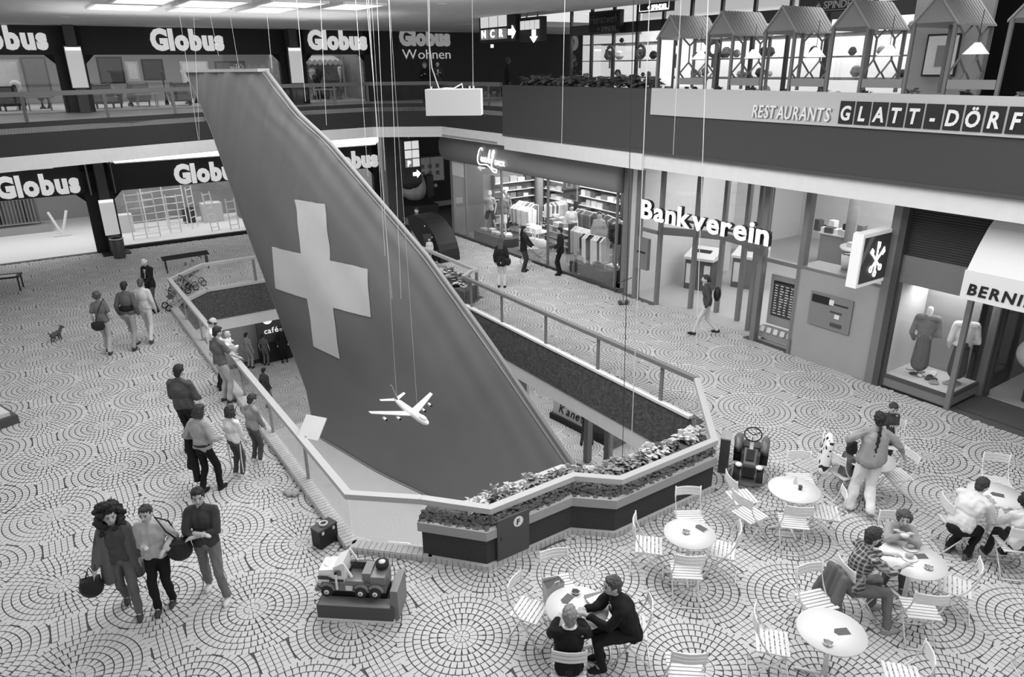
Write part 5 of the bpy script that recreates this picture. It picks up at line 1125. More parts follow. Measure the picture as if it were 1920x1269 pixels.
m_roof = mat('hut_roof', 175, .8); m_roof2 = mat('hut_gable', 138, .8); m_trel = mat('trellis', 118, .7)
for i in range(6):
    u0_ = -14.49+1.66*i; ap_ = u0_+.37
    t = wthing('pavilion', 'small gabled restaurant pavilion with corrugated roof, '+['leftmost','second from the left','third from the left','fourth from the left, with the clearest lamp','fifth from the left, nearest full one','at the right edge of the photo'][i], 'pavilion', u0_, 14.4, 5.45, group='restaurant pavilions')
    obj('gable', MB().plate([(0,0,2.12),(.75,0,2.12),(.37,0,2.58)], (0,.04,0)), m_roof2, t)
    for sg, xa in ((0,-.06),(1,.81)):
        rb = MB(); nC = 13
        for k in range(nC): y0 = -.05+k*.11; rb.plate([(xa,y0,2.07),(.37,y0,2.60),(.37,y0+.07,2.60),(xa,y0+.07,2.07)] if sg == 0 else [(.37,y0,2.60),(xa,y0,2.07),(xa,y0+.07,2.07),(.37,y0+.07,2.60)], (0,0,.03))
        obj('roof_ribs', rb, m_roof, t, kind='stuff'); obj('roof_slope', MB().plate([(xa,-.05,2.06),(.37,-.05,2.59),(.37,1.4,2.59),(xa,1.4,2.06)], (0,0,.02)), m_roof, t)
    for x in (0,.75):
        for y in (.0,1.35): obj('post', MB().bb(x-.03,x+.03,y-.03,y+.03,.85,2.12), m_trel, t)
    def slat(p, q): obj('trellis_bar', MB().tube([p,q],.026,4), m_trel, t)
    X = .75
    for y0 in (.05,.7):
        slat((X,y0,1.25),(X,y0+.3,1.5)); slat((X,y0+.6,1.25),(X,y0+.3,1.0)) ; slat((X,y0,1.25),(X,y0+.3,1.0)); slat((X,y0+.6,1.25),(X,y0+.3,1.5)); slat((X,y0+.3,1.5),(X,y0+.3,1.9)); slat((X,y0+.3,1.9),(X,y0,2.1)); slat((X,y0+.3,1.9),(X,y0+.6,2.1))
    if i < 5: obj('bench_back', MB().bb(.8,1.62,-.03,.03,.98,1.14), m_roof2, t)
    lm = thing('pendant_lamp', 'white conical pendant lamp under the '+['first','second','third','fourth','fifth','sixth'][i]+' gabled pavilion from the left', 'lamp', W(u0_+.9, 15.0, 7.02), 0, 'pendant lamps of the restaurant'); obj('shade', MB().lathe([(.05,.2),(.22,0),(.20,0),(.04,.18)]), emis('shade', 235, .8), lm, True); obj('cord', MB().tube([(0,0,.2),(0,0,.75)],.006,5), m_black, lm); obj('bulb', MB().ell((0,0,.06),(.05,.05,.06)), m_lit, lm, True)
for i in range(14): put_plant(-20.8+i*.45, 14.75+random.uniform(-.1,.1), 6.28, 'round', 0, random.uniform(1.6,2.4), 'dark bushy plant in the trough on the upper parapet', 'plants on the upper parapet')
tag(obj('plant_trough', MB().bb(-21.2,-14.6,14.5,15.0,5.45,6.3), m_fasc2, rz=TH), 'long dark plant trough on the upper parapet', 'planter')
for i in range(8): put_plant(-12.7+i*.97, 14.75, 6.25, 'round', [0,1][i%2], random.uniform(.8,1.3), 'small plant on the restaurant ledge', 'plants on the restaurant ledge')
tag(obj('ledge', MB().bb(-14.5,-4,14.45,15.0,5.45,6.27), m_wallg, rz=TH), 'grey ledge shelf behind the restaurant sign board', 'shelf')
# tall thin free-standing frame + white panels
t = wthing('glazed_screen', 'white panel screen beside the leftmost pavilion', 'screen', -15.2, 15.2, 5.45); obj('white_panel', MB().bb(0,.45,0,.04,.9,2.4), m_litsoft, t); obj('white_panel', MB().bb(.6,1.1,0,.04,.9,2.2), m_litsoft, t); obj('frame', MB().tube([(.5,0,0),(.5,0,2.1),(.7,0,2.3)],.035,6), m_frame_d, t)
# craft shop behind
b = MB(); b.bb(-24,-9.2,19.0,19.1,8.0,8.35)
for u in np.arange(-24,-9,1.25): b.bb(u-.05,u+.05,19.0,19.1,5.45,9.8)
b.bb(-24,-9.2,19.0,19.1,9.1,9.25); struct('wall_craft_front', b, m_frame_d)
struct('window_13', MB().bb(-24,-9.2,19.04,19.05,5.5,9.8), m_glass2)
struct('wall_craft_back', MB().bb(-24.2,-9,23,23.1,5.45,9.9), emis('glowing_back', 200, .7)); struct('wall_craft_side', MB().bb(-9.2,-9.1,16.8,23,5.45,9.9), m_wallg)  # craft shop back wall emits light itself, standing in for a bright interior
b = MB(); b.bb(-9.1,-7.6,16.8,16.9,5.45,9.9); b.bb(-6.2,3,16.8,16.9,5.45,9.9); struct('wall_restaurant', b, m_wallg); struct('wall_restaurant_inside', MB().bb(-9,3,18.9,19,5.45,9.9), m_black)
struct('trim_11', MB().bb(-5.9,-5.2,16.7,16.8,5.5,8.2), m_frame)
t = wthing('framed_picture', 'framed drawing on the grey restaurant wall', 'picture', -8.8, 16.78, 6.6); obj('frame', MB().bb(0,.7,-.04,0,0,.85), m_black, t); obj('mount', MB().bb(.04,.66,-.05,-.04,.04,.81), m_wallw, t); obj('drawing', MB().bb(.25,.45,-.055,-.05,.2,.62), m_post, t)
def hsign(lbl, u, v, z, w, h, mm, m2, mirror=False, a=RU):
    t = thing('shop_sign', lbl, 'sign', W(u,v,z), a); obj('case', MB().bb(0,w,0,.18,0,h), m_black, t); obj('outline', MB().tube([(.04,-.01,.04),(w-.04,-.01,.04),(w-.04,-.01,h-.04),(.04,-.01,h-.04)], .008, 4, True), mm, t)
    text(t, 'Heimatwerk', .1, -.02, h*.46, h*.36, mm, .02, .005, .8, .05, width=w-.2); text(t, '+ SPINDEL', w*.3, -.02, h*.1, h*.2, m2, .02, .02, 1.1, .06, width=w*.62, name='small_letter')
    return t
hsign('black lit sign hanging highest, above the leftmost pavilions', -16.9,15.9,8.32,1.25,.6, m_lit, m_lit)
hsign('dim dark two-line sign at the left end of the craft shop', -22.4,18.6,8.0,1.7,.75, m_post, m_post)
hsign('large faint two-line sign behind the third pavilion', -12.3,17.0,8.05,1.7,.8, m_frame, m_frame)
for i in range(64):
    u_ = random.uniform(-23.6,-9.5); v_ = random.uniform(19.6,21.5); z_ = random.choice([5.9,6.5,7.1,7.7]); r_ = random.uniform(.08,.2); g = random.choice([50,80,120,170,220])
    tag(obj('craft_item', MB().lathe([(r_*.4,0),(r_,r_*.7),(r_*.7,r_*1.5),(r_*.3,r_*1.8)],(0,0,0),8), cloth(g), loc=W(u_,v_,z_)), '%s round craft jar on the %s shelf of the craft shop, %s part' % (TONE(g), {5.9:'lowest',6.5:'second',7.1:'third',7.7:'top'}[z_], 'left' if u_ < -19 else ('middle' if u_ < -14 else 'right')), 'craft item', 'craft jars %s %.1f %d' % (TONE(g), z_, int((u_+24)/5)))
for k_, v_ in ((0,19.6),(1,20.6),(2,21.5)):
    for z_ in (5.88,6.48,7.08,7.68):
        tag(obj('glass_shelf', MB().bb(-23.8,-9.4,v_-.15,v_+.25,z_-.03,z_), m_frame, rz=TH), 'long thin display shelf in the craft shop, row %s' % ['front','middle','back'][k_]+', '+{5.88:'lowest',6.48:'second',7.08:'third',7.68:'top'}[z_]+' level', 'shelf')
for i, u_ in enumerate((-21.5,-19.9,-18.2,-16.6)):
    t = wthing('window_wreath', 'round dried wreath hanging in the craft shop window, number %s from the left' % ['one','two','three','four'][i], 'wreath', u_, 18.9, 7.35); obj('ring', MB().tube([(.2*math.cos(a),0,.2*math.sin(a)) for a in np.linspace(0,6.28,15)[:-1]], .06, 6, True), m_frame, t, True); obj('ribbon', MB().bb(-.03,.03,-.02,.02,-.55,-.2), m_post, t)
# ================= lower level =================
b = MB()
for u0_, u1_ in ((-33,-23.6),(-20.6,-19.4)): b.bb(u0_,u1_,13.6,13.7,-5.4,-1.42)
struct('wall_lower_right', b, m_wallg); struct('wall_lower_back', MB().bb(-19.4,-8,17,17.1,-5.4,-1.42), m_wallw); struct('wall_lower_far', MB().bb(-31.5,-31.4,-4,9.0,-5.4,-1.42), m_wallg)
b = MB()
for u in (-15.9,-14.9): b.bb(u-.1,u+.1,13.5,13.7,-5.4,-1.42)
b.bb(-14.9,-8,13.5,13.6,-5.4,-4.8); b.bb(-14.9,-8,13.5,13.55,-2.2,-1.42); struct('trim_12', b, m_frame); struct('window_14', MB().bb(-14.8,-8,13.52,13.54,-4.8,-2.2), m_glass2)
g = G(1052,795,-4.4); u_, v_ = UV(g[0],g[1])
t = thing('cosmetics_counter', 'white cosmetics counter with dark skirting and slanted lettering on the lowest floor', 'counter', W(-19.1,14.6,-5.44), RU+.1)
obj('skirting', MB().bb(-.1,3.1,-.1,.9,0,.22), m_black, t); obj('front', MB().bb(0,1.9,0,.7,.22,1.0), m_wallw, t); obj('top', MB().bb(-.05,2.0,-.05,.8,1.0,1.04), m_white, t); obj('dark_cabinet', MB().bb(1.9,3.0,0,.7,.22,1.0), m_frame_d, t); obj('lit_ring', MB().ring((1.3,.3,1.2),.2,.04,16), m_litsoft, t); obj('ring_post', MB().ring((1.3,.3,1.04),.03,.16,8), m_post, t)
obj('display_rack', MB().bb(-.1,1.8,.9,1.1,0,1.9), m_wallg, t)
for z in (1.3,1.65): obj('rack_shelf', MB().bb(-.1,1.8,.65,.9,z,z+.03), m_white, t)
for k in range(10): obj('product_box', MB().bb(-.05+k*.18,.05+k*.18,.7,.85,1.33,1.33+rr.uniform(.08,.2)), cloth(rr.choice([60,120,225])), t)
obj('bottle_tray', MB().bb(.1,.9,.1,.5,1.04,1.1), m_frame, t); text(t, 'Kanebo', .3, -.02, .38, .34, m_black, .01, .01, .9, .08, shear=.35)
t = thing('bar_stool', 'white bar stool on a star foot beside the cosmetics counter', 'stool', tuple(float(x) for x in G(1117,812,-5.44))); obj('seat', MB().lathe([(.02,.68),(.2,.7),(.2,.74),(.02,.76)]), m_white, t, True); obj('pole', MB().ring((0,0,.03),.03,.66,8), m_post, t)
for a in range(4): obj('foot', MB().tube([(0,0,.05),(.3*math.cos(a*1.57),.3*math.sin(a*1.57),.02)],.02,5), m_post, t)
t = thing('lower_sign', 'dark upright sign with a white cup drawing on the lowest floor behind the fin', 'sign', tuple(float(x) for x in G(520,675,-5.44)), RV); obj('board', MB().bb(-.7,.7,0,.15,.9,2.7), m_frame_d, t); obj('foot', MB().bb(-.7,.7,-.1,.3,0,.9), m_black, t); obj('cup', MB().ring((-.2,-.03,2.0),.22,.03,14,ax='y'), m_litsoft, t); text(t, 'caf\u00e9', -.4, -.03, 1.35, .25, m_litsoft, .02, 0, 1.)
t = thing('dark_stall', 'dark rounded stall with a lamp on the lowest floor behind the left band', 'stall', tuple(float(x) for x in G(480,655,-5.44)), RV); obj('body', MB().bb(-1.3,1.0,.2,1.2,0,1.1), m_frame_d, t); obj('lamp', MB().lathe([(.3,1.4),(.25,1.5),(.05,1.55)]), m_white, t, True); obj('lamp_pole', MB().ring((0,0,1.1),.02,.4,6), m_post, t)
# ================= cafe tables and chairs =================
m_cafe = mat('cafe_white', 218, .45, .4); m_ash = glass('ashtray_glass', .3, .8); m_menu = mat('menu_card', 92, .6)
def bar(nm, pts, r, t, m=None): return obj(nm, MB().tube(pts, r, 6), m or m_cafe, t, True)
ch0 = thing('folding_chair', 'x', 'chair', (0,0,0), 0, 'white folding chairs of the cafe')
for sg in (-1,1):
    x = sg*.19
    bar('front_leg', [(x,.23,.012),(x,.02,.36),(x,-.13,.56),(x,-.19,.70),(x,-.21,.88)], .0105, ch0)
    bar('rear_leg', [(x*.9,-.24,.012),(x*.9,.0,.26),(x*.9,.17,.435)], .0105, ch0)
    bar('side_rail', [(x*.95,-.17,.43),(x*.95,.19,.44)], .009, ch0)
bar('foot_bar', [(-.19,.23,.014),(.19,.23,.014)], .009, ch0); bar('foot_bar', [(-.17,-.24,.014),(.17,-.24,.014)], .009, ch0); bar('cross_bar', [(-.19,.13,.16),(.19,.13,.16)], .007, ch0)
for i in range(7): obj('seat_slat', MB().box((0,-.165+i*.056,.452),(.40,.040,.014)), m_cafe, ch0)
for i in range(3):
    z = .735+i*.052; n = 6; b = MB(); V = []
    for k in range(n+1): x = -.2+.4*k/n; y = -.205-.035*math.cos(math.pi*(k/n-.5)); V += [(x,y-.007,z-.02),(x,y+.007,z-.02),(x,y+.007,z+.02),(x,y-.007,z+.02)]
    F = [(0,1,2,3),(n*4+3,n*4+2,n*4+1,n*4)]+[(k*4+a, k*4+(a+1)%4, k*4+4+(a+1)%4, k*4+4+a) for k in range(n) for a in range(4)]
    obj('back_slat', b.add(V, [q[::-1] for q in F]), m_cafe, ch0)
first = [True]
def chair(px, py, hd, label, pos=None):
    p = G(px, py, .45) if pos is None else pos; loc = (float(p[0]), float(p[1]), .013)
    if first[0]: first[0] = False; ch0.location = loc; ch0.rotation_euler = (0,0,-math.radians(hd)); ch0['label'] = label; return ch0
    return dup(ch0, loc, -math.radians(hd), label)
tb0 = thing('cafe_table', 'x', 'table', (0,0,0), 0, 'round white cafe tables')
obj('table_top', MB().lathe([(.0,.705),(.36,.705),(.385,.715),(.385,.73),(.0,.732)][1:], n=40), m_cafe, tb0, True); obj('pedestal', MB().ring((0,0,.04),.028,.67,14), m_cafe, tb0, True)
for a in range(4): c, s = math.cos(a*1.571+.5), math.sin(a*1.571+.5); bar('foot', [(0,0,.07),(.15*c,.15*s,.05),(.33*c,.33*s,.02)], .02, tb0)
fT = [True]
TB = {}
def table(k, px, py, label, sc=1.):
    p = G(px, py, .73); TB[k] = p; loc = (float(p[0]), float(p[1]), .013)
    if fT[0]: fT[0] = False; t = tb0; t.location = loc; t['label'] = label
    else: t = dup(tb0, loc, random.uniform(0,1.5), label)
    t.scale = (sc, sc, 1); return t
table('T1',1082,1140,'white round table where the two men in dark clothes sit'); table('T2',1293,1001,'empty white round table left of the planter corner with an ashtray and dark menu',.93); table('T3',1489,918,'empty white round table next to the ride-on tractor, with small paper cone')
table('T4',1711,1050,'white round table of the bearded man and curly-haired girl',1.06); table('T5',1559,1184,'empty white round table nearest the bottom right, dark menu on it',1.0); table('T6',1868,928,'white round table of the white-shirted man at the right edge'); table('T7',1632,862,'white round table behind the woman with the braid')
CH = [(1216,1023,101,'white folding chair left of the empty table by the planter'),(1286,1070,5,'white folding chair below the empty table by the planter, back to the camera'),(1352,1031,-70,'white folding chair right of the empty table by the planter'),(1293,972,180,'white folding chair above the empty table by the planter, facing the camera'),
(992,1145,117,'white folding chair left of the two men, facing their table'),(1047,1098,165,'white folding chair above the two men and holding a bag'),
(1447,1205,105,'white folding chair left of the bottom right table'),(1530,1128,165,'white folding chair above the bottom right table, partly hidden'),(1790,1100,-60,'white folding chair right of the girl and bearded man'),(1725,1143,10,'white folding chair below the girl and bearded man, back to camera'),
(1487,979,10,'white folding chair below the table beside the tractor'),(1548,962,-75,'white folding chair right of the table beside the tractor'),(1390,933,80,'white folding chair touching the ride-on tractor'),(1405,965,60,'white folding chair overlapping the one at the tractor'),(1500,900,185,'white folding chair above the table beside the tractor, facing the camera'),
(1582,887,71,'white folding chair on which the small child sits'),(1681,891,-96,'white folding chair right of the woman with the braid'),(1565,862,110,'white folding chair hung with the spotted jacket'),(1672,835,200,'white folding chair at which the farther child stands'),
(1795,982,95,'white folding chair under the man in the white shirt'),(1868,905,195,'white folding chair above the right edge table, empty'),(1900,1022,10,'white folding chair of the dark-haired woman at the right edge'),(1606,1102,82,'white folding chair of the bearded man with his jacket over it'),(1183,1178,-85,'white folding chair under the man in the dark suit'),(1066,1248,4,'white folding chair under the grey-haired man, back to camera')]
for c in CH: chair(*c)
chair(0,0,190,'white folding chair under the curly-haired girl', np.array([5.42,8.46,0])); chair(0,0,5,'white folding chair at the bottom edge right of the men, only its back in view', np.array([1.93,6.3,0])); chair(0,0,-75,'white folding chair at the bottom edge right of the bottom right table', np.array([4.33,6.1,0])); chair(0,0,-80,'blurred white folding chair at the lower right edge of the photo', np.array([6.25,6.5,0]))
def ontable(k, dx, dy): p = TB[k]; return (float(p[0])+dx, float(p[1])+dy, .745)
def menu(k, px, py, lb, r):
    p = G(px, py, .745); t = thing('menu_card', lb, 'menu', (float(p[0]),float(p[1]),.746), r, 'dark menu cards on the cafe tables'); obj('card', MB().prism([(-.075,-.05),(.075,-.05),(.075,.05),(-.075,.05),(-.105,0)],0,.006), m_menu, t); obj('edge', MB().prism([(.072,-.05),(.079,-.05),(.079,.05),(.072,.05)],0,.009), m_wallw, t)
menu('T2',1316,991,'dark menu card on the empty table by the planter',-.9); menu('T4',1727,1043,'dark menu card on the table of the bearded man',0.02); menu('T5',1580,1184,'dark menu card on the bottom right table',.1); menu('T1',1064,1122,'dark menu card on the table of the two men',.9); menu('T6',1872,928,'dark menu card on the right edge table',-.5)
def ashtray(px, py, lb, m=None):
    p = G(px, py, .745); t = thing('ashtray', lb, 'ashtray', (float(p[0]),float(p[1]),.745), 0, 'ashtrays on the cafe tables'); obj('bowl', MB().lathe([(.03,.004),(.05,.0),(.055,.028),(.048,.028),(.04,.008)]), m or m_wallg, t, True); obj('rim', MB().tube([(.052*math.cos(a),.052*math.sin(a),.028) for a in np.linspace(0,6.28,17)[:-1]],.004,5,True), m_white, t)
    for a in range(3): obj('rest', MB().box((.05*math.cos(a*2.1),.05*math.sin(a*2.1),.03),(.016,.012,.012)), m_post, t)
ashtray(1286,999,'pale ashtray on the empty table by the planter'); ashtray(1552,1208,'glass ashtray on the bottom right table'); ashtray(1079,1112,'dark ashtray on the table of the two men', m_frame_d); ashtray(1741,1066,'white ashtray on the table of the bearded man')
def plate(px, py, lb):
    p = G(px, py, .745); t = thing('plate', lb, 'plate', (float(p[0]),float(p[1]),.745), .3, 'plates with sandwiches'); obj('dish', MB().lathe([(.05,0),(.105,.014),(.1,.018),(.05,.006)]), m_white, t, True)
    b = MB().ell((0,0,.035),(.06,.045,.028)); s = tag(obj('sandwich', remesh(b,.006), cloth(165), loc=(float(p[0]),float(p[1]),.76)), 'half-eaten sandwich on the '+lb, 'food')
plate(1704,1046,'white plate in front of the bearded man'); plate(1706,1028,'white plate in front of the curly-haired girl')
p = G(1491,906,.745); tag(obj('paper_cone', MB().lathe([(.045,0),(.03,.06),(.006,.13)],n=4), m_wallw, loc=(float(p[0]),float(p[1]),.745), rz=.4), 'small folded paper cone on the table beside the tractor', 'table card')
p = G(1500,918,.745); t = thing('drink_glass', 'dark little drink glass on the table beside the tractor', 'glass', (float(p[0]),float(p[1]),.745)); obj('cup', MB().lathe([(.025,0),(.032,.07),(.028,.07)]), m_frame_d, t, True); obj('straw', MB().tube([(0,0,.03),(.03,.01,.11)],.003,5), m_white, t)
p = G(1505,913,.745); tag(obj('paper_napkin', MB().box((0,0,.004),(.07,.05,.006),.4), m_band, loc=(float(p[0]),float(p[1]),.746)), 'crumpled pale napkin beside the drink glass', 'napkin')
# briefcase papers and bag at the two men
t = thing('shopping_bag', 'light open shopping bag standing on the chair beside the two men', 'bag', tuple(float(x) for x in G(1036,1124,.47)[:2])+(.47,), .5); t.scale = (.8,.8,.75)
b = MB().add([(-.13,-.08,0),(.13,-.08,0),(.13,.08,0),(-.13,.08,0),(-.16,-.09,.36),(.15,-.12,.40),(.17,.1,.36),(-.14,.12,.42)],[(3,2,1,0),(0,1,5,4),(1,2,6,5),(2,3,7,6),(3,0,4,7)]); obj('bag_body', b, cloth(190), t); obj('dark_lining', MB().add([(-.15,-.08,.33),(.14,-.11,.35),(.16,.09,.33),(-.13,.11,.36)],[(0,1,2,3)]), m_frame_d, t); obj('handle', MB().tube([(-.05,-.1,.38),(-.04,-.13,.48),(.04,-.13,.48),(.05,-.11,.38)],.007,5), m_white, t)
p = G(1122,1122,.76); t = thing('document_folder', 'open dark folder with papers in front of the man in the suit', 'folder', (float(p[0]),float(p[1]),.748), .3); obj('cover', MB().box((0,0,.015),(.30,.2,.02)), m_frame, t); obj('papers', MB().box((-.02,-.03,.03),(.26,.14,.012),.15), m_white, t)
# ================= ride-on truck =================
pa, pb = G(597,1163,0), G(738,1171,0); ang = math.atan2(pb[1]-pa[1], pb[0]-pa[0]); L_ = np.linalg.norm((pb-pa)[:2])
t = thing('ride_on_truck', 'coin-operated childrens ride: white and grey toy truck on a dark plinth', 'ride', (float(pa[0]), float(pa[1]), .0), ang)
obj('plinth', MB().bb(0,L_,0,.55,.05,.25), mat('plinth_dark', 78, .7), t); obj('chrome_edge', MB().bb(-.01,L_+.01,-.01,.56,.015,.05), m_band, t); obj('top_plate', MB().bb(.02,L_-.04,.01,.18,.25,.265), m_wallg, t); obj('motor_base', MB().bb(.1,L_-.12,.2,.45,.25,.36), m_black, t)
m_trk = mat('truck_grey', 112, .35, .5); m_trw = mat('truck_white', 226, .35, .5); m_tyre = mat('tyre', 42, .8)
S_ = L_/1.26; z0 = .38
def tbx(nm, a, b_, c, d, e, f, m): return obj(nm, MB().bb(a*S_,b_*S_,c*S_,d*S_,z0+e*S_,z0+f*S_), m, t)
tbx('chassis', .08,1.14,.12,.50,.06,.22, m_trk)
b = MB().prism([(.0,.1),(.42,.1),(.42,.52),(.0,.52)],.20,.46); hood = MB().add([(x*S_,y*S_,z0+z*S_) for x,y,z in [(.02,.12,.2),(.46,.12,.2),(.46,.52,.2),(.02,.52,.2),(.05,.15,.42),(.30,.15,.45),(.30,.49,.45),(.05,.49,.42)]],[(3,2,1,0),(4,5,6,7),(0,1,5,4),(2,3,7,6),(3,0,4,7),(1,2,6,5)]); obj('hood', hood, m_trw, t)
cab = MB().add([(x*S_,y*S_,z0+z*S_) for x,y,z in [(.28,.12,.2),(.48,.12,.2),(.48,.52,.2),(.28,.52,.2),(.30,.13,.50),(.47,.13,.60),(.47,.51,.60),(.30,.51,.50)]],[(3,2,1,0),(4,5,6,7),(0,1,5,4),(2,3,7,6),(3,0,4,7),(1,2,6,5)]); obj('cab', cab, m_trw, t)
for y in (.13,.51): obj('windscreen_pillar', MB().tube([(.47*S_,y*S_,z0+.60*S_),(.60*S_,y*S_,z0+.34*S_)],.018,5), m_trw, t)
obj('side_window', MB().bb(.33*S_,.43*S_,.115*S_,.125*S_,z0+.36*S_,z0+.46*S_), m_trk, t)
for k_ in range(3): obj('side_stripe', MB().bb(.03*S_,(.22+.04*k_)*S_,.108*S_,.12*S_,z0+(.33-.025*k_)*S_,z0+(.34-.025*k_)*S_), m_black, t)
for k_ in range(2): obj('side_stripe', MB().bb(.22*S_,.46*S_,.108*S_,.12*S_,z0+(.27-.03*k_)*S_,z0+(.285-.03*k_)*S_), m_black, t)
obj('hood_emblem', MB().ring((.17*S_,.33*S_,z0+.435*S_),.07,.004,16), m_band, t)
tbx('cockpit_floor', .48,.80,.16,.46,.2,.24, m_frame); tbx('cockpit_side', .48,.86,.46,.52,.2,.38, m_frame_d); tbx('cockpit_side', .48,.80,.10,.16,.2,.28, m_trk); tbx('seat', .76,.90,.15,.47,.22,.40, m_frame); tbx('tail_box', .90,1.14,.12,.5,.2,.36, m_trk)
obj('steering_wheel', MB().tube([((.54+.02*math.cos(a))*S_,(.31+.07*math.sin(a))*S_,z0+(.38+.07*math.cos(a))*S_) for a in np.linspace(0,6.28,17)[:-1]],.01,5,True), m_black, t, True); obj('steering_column', MB().tube([(.50*S_,.31*S_,z0+.33*S_),(.54*S_,.31*S_,z0+.38*S_)],.01,5), m_black, t)
def wheel(x, y, z, r, w, p=None, ax='y'):
    o = obj('wheel', MB().ring((x,y-w/2,z),r,w,22,ax='y'), m_tyre, p or t, True); o2 = obj('hub', MB().ring((x,y-w/2-.006,z),r*.45,w+.012,14,ax='y'), m_band, o, True); obj('hub_cap', MB().ring((x,y-w/2-.014,z),r*.18,.02,10,ax='y'), m_post, o)
    return o
for x in (.18,.74,.98):
    wheel(x*S_,.10*S_,z0+.08*S_,.095*S_,.10*S_); wheel(x*S_,.52*S_,z0+.08*S_,.095*S_,.10*S_)
    for y in (.10,.52): obj('mudguard', MB().tube([((x+.115*math.cos(a))*S_,y*S_,z0+(.08+.115*math.sin(a))*S_) for a in np.linspace(.1,3.04,11)],.035*S_,6), m_trk, t, True)
for y in (.06,.56):
    obj('exhaust_pipe', MB().tube([(.36*S_,y*S_,z0+.14*S_),(.36*S_,y*S_,z0+.46*S_)],.016,8), m_band, t); obj('pipe_tip', MB().tube([(.36*S_,y*S_,z0+.44*S_),(.36*S_,y*S_,z0+.49*S_)],.02,8), m_black, t)
sp = obj('spare_wheel', MB().ring((1.04*S_,.38*S_,z0+.40*S_),.11*S_,.07*S_,22), m_tyre, t, True); obj('spare_hub', MB().ring((1.04*S_,.38*S_,z0+.44*S_),.055*S_,.04*S_,16), m_band, sp, True)
obj('side_plate', MB().bb(.48*S_,.60*S_,.108*S_,.12*S_,z0+.08*S_,z0+.18*S_), m_band, t); obj('bumper', MB().bb(-.03*S_,.04*S_,.1*S_,.52*S_,z0+.04*S_,z0+.12*S_), m_trk, t); obj('coin_box', MB().bb(L_-.03,L_+.07,.05,.5,.05,.5), m_frame, t)
for y in (.16,.46): obj('headlamp', MB().ell((.0,y*S_,z0+.17*S_),(.02,.04*S_,.04*S_)), m_band, t, True)
# ================= ride-on tractor =================
c = G(1402,897,0); t = thing('ride_on_tractor', 'coin-operated childrens tractor ride with a big steering wheel beside the cafe chairs', 'ride', (float(c[0]),float(c[1]),0), -.38)
m_tr = mat('tractor_grey', 95, .35, .6); t.scale = (1.12,)*3
obj('base', MB().lathe([(.26,0),(.3,.05),(.24,.12)],(0,0,0),20), m_wallg, t, True); obj('pivot', MB().bb(-.1,.1,-.2,.2,.1,.25), m_black, t)
obj('hood', MB().add([(-.10,-.38,.25),(.10,-.38,.25),(.12,.05,.25),(-.12,.05,.25),(-.08,-.36,.46),(.08,-.36,.46),(.10,.05,.52),(-.10,.05,.52)],[(3,2,1,0),(4,5,6,7),(0,1,5,4),(1,2,6,5),(2,3,7,6),(3,0,4,7)]), m_tr, t); obj('grille', MB().box((0,-.385,.34),(.17,.02,.16)), m_black, t); obj('hood_panel', MB().box((0,-.15,.505),(.12,.28,.02),0,.14), m_black, t)
obj('seat', MB().box((0,.32,.42),(.26,.22,.08)), m_frame_d, t); obj('rear_body', MB().bb(-.14,.14,.05,.42,.22,.4), m_tr, t)
for sg in (-1,1):
    w = obj('rear_wheel', MB().ring((sg*.2-.06 if sg < 0 else .14,.28,.34),.19,.12,22,ax='x'), m_tyre, t, True); obj('hub', MB().ring((sg*.2-.07 if sg < 0 else .13,.28,.34),.07,.14,12,ax='x'), m_band, w, True)
    w = obj('front_wheel', MB().ring((sg*.17-.05 if sg < 0 else .12,-.30,.26),.12,.10,20,ax='x'), m_tyre, t, True); obj('hub', MB().ring((sg*.17-.06 if sg < 0 else .11,-.30,.26),.05,.12,12,ax='x'), m_band, w, True)
    obj('mudguard', MB().tube([(sg*.2,.28+.2*math.cos(a),.36+.2*math.sin(a)) for a in np.linspace(0,2.9,10)],.065,8), m_tr, t, True); obj('headlamp', MB().ell((sg*.15,-.34,.42),(.055,.06,.03)), m_band, t, True)
obj('steering_column', MB().tube([(0,.0,.5),(0,.1,.72)],.03,8), m_band, t); obj('steering_wheel', MB().tube([(.13*math.cos(a),.1+.10*math.sin(a),.74+.07*math.sin(a)) for a in np.linspace(0,6.28,21)[:-1]],.012,6,True), m_black, t, True)
for a in (0.5,2.6,4.7): obj('spoke', MB().tube([(0,.1,.73),(.13*math.cos(a),.1+.10*math.sin(a),.74+.07*math.sin(a))],.008,5), m_black, t)
obj('coin_box', MB().bb(-.47,-.33,.0,.3,0,.62), m_frame_d, t); obj('coin_box_top', MB().bb(-.48,-.32,-.01,.31,.62,.64), m_wallg, t)
# equipment case by the curb
c = G(612,1022,0); t = thing('equipment_case', 'small black equipment case with metal catches at the foot of the curb', 'case', (float(c[0])-.02,float(c[1])+.05,.013), .9); obj('case_body', MB().box((0,0,.16),(.34,.2,.30)), m_black, t); obj('lid', MB().box((0,0,.32),(.35,.21,.03)), m_frame_d, t)
for x in (-.1,.1): obj('catch', MB().box((x,-.105,.27),(.04,.012,.05)), m_band, t)
obj('cable_coil', MB().tube([(.06*math.cos(a),.06*math.sin(a),.345+.002*a) for a in np.linspace(0,12,30)],.012,5), m_white, t, True)
c = G(545,928,0); b = MB()
for _ in range(6): b.ell((rr.gauss(0,.06),rr.gauss(0,.04),.04),(.07,.05,.045),Rz(rr.uniform(0,3)),8,5)
tag(obj('crumpled_bag', remesh(b,.014), cloth(160), loc=(float(c[0]),float(c[1]),.013)), 'pale crumpled paper bag lying at the curb left of the well', 'litter')
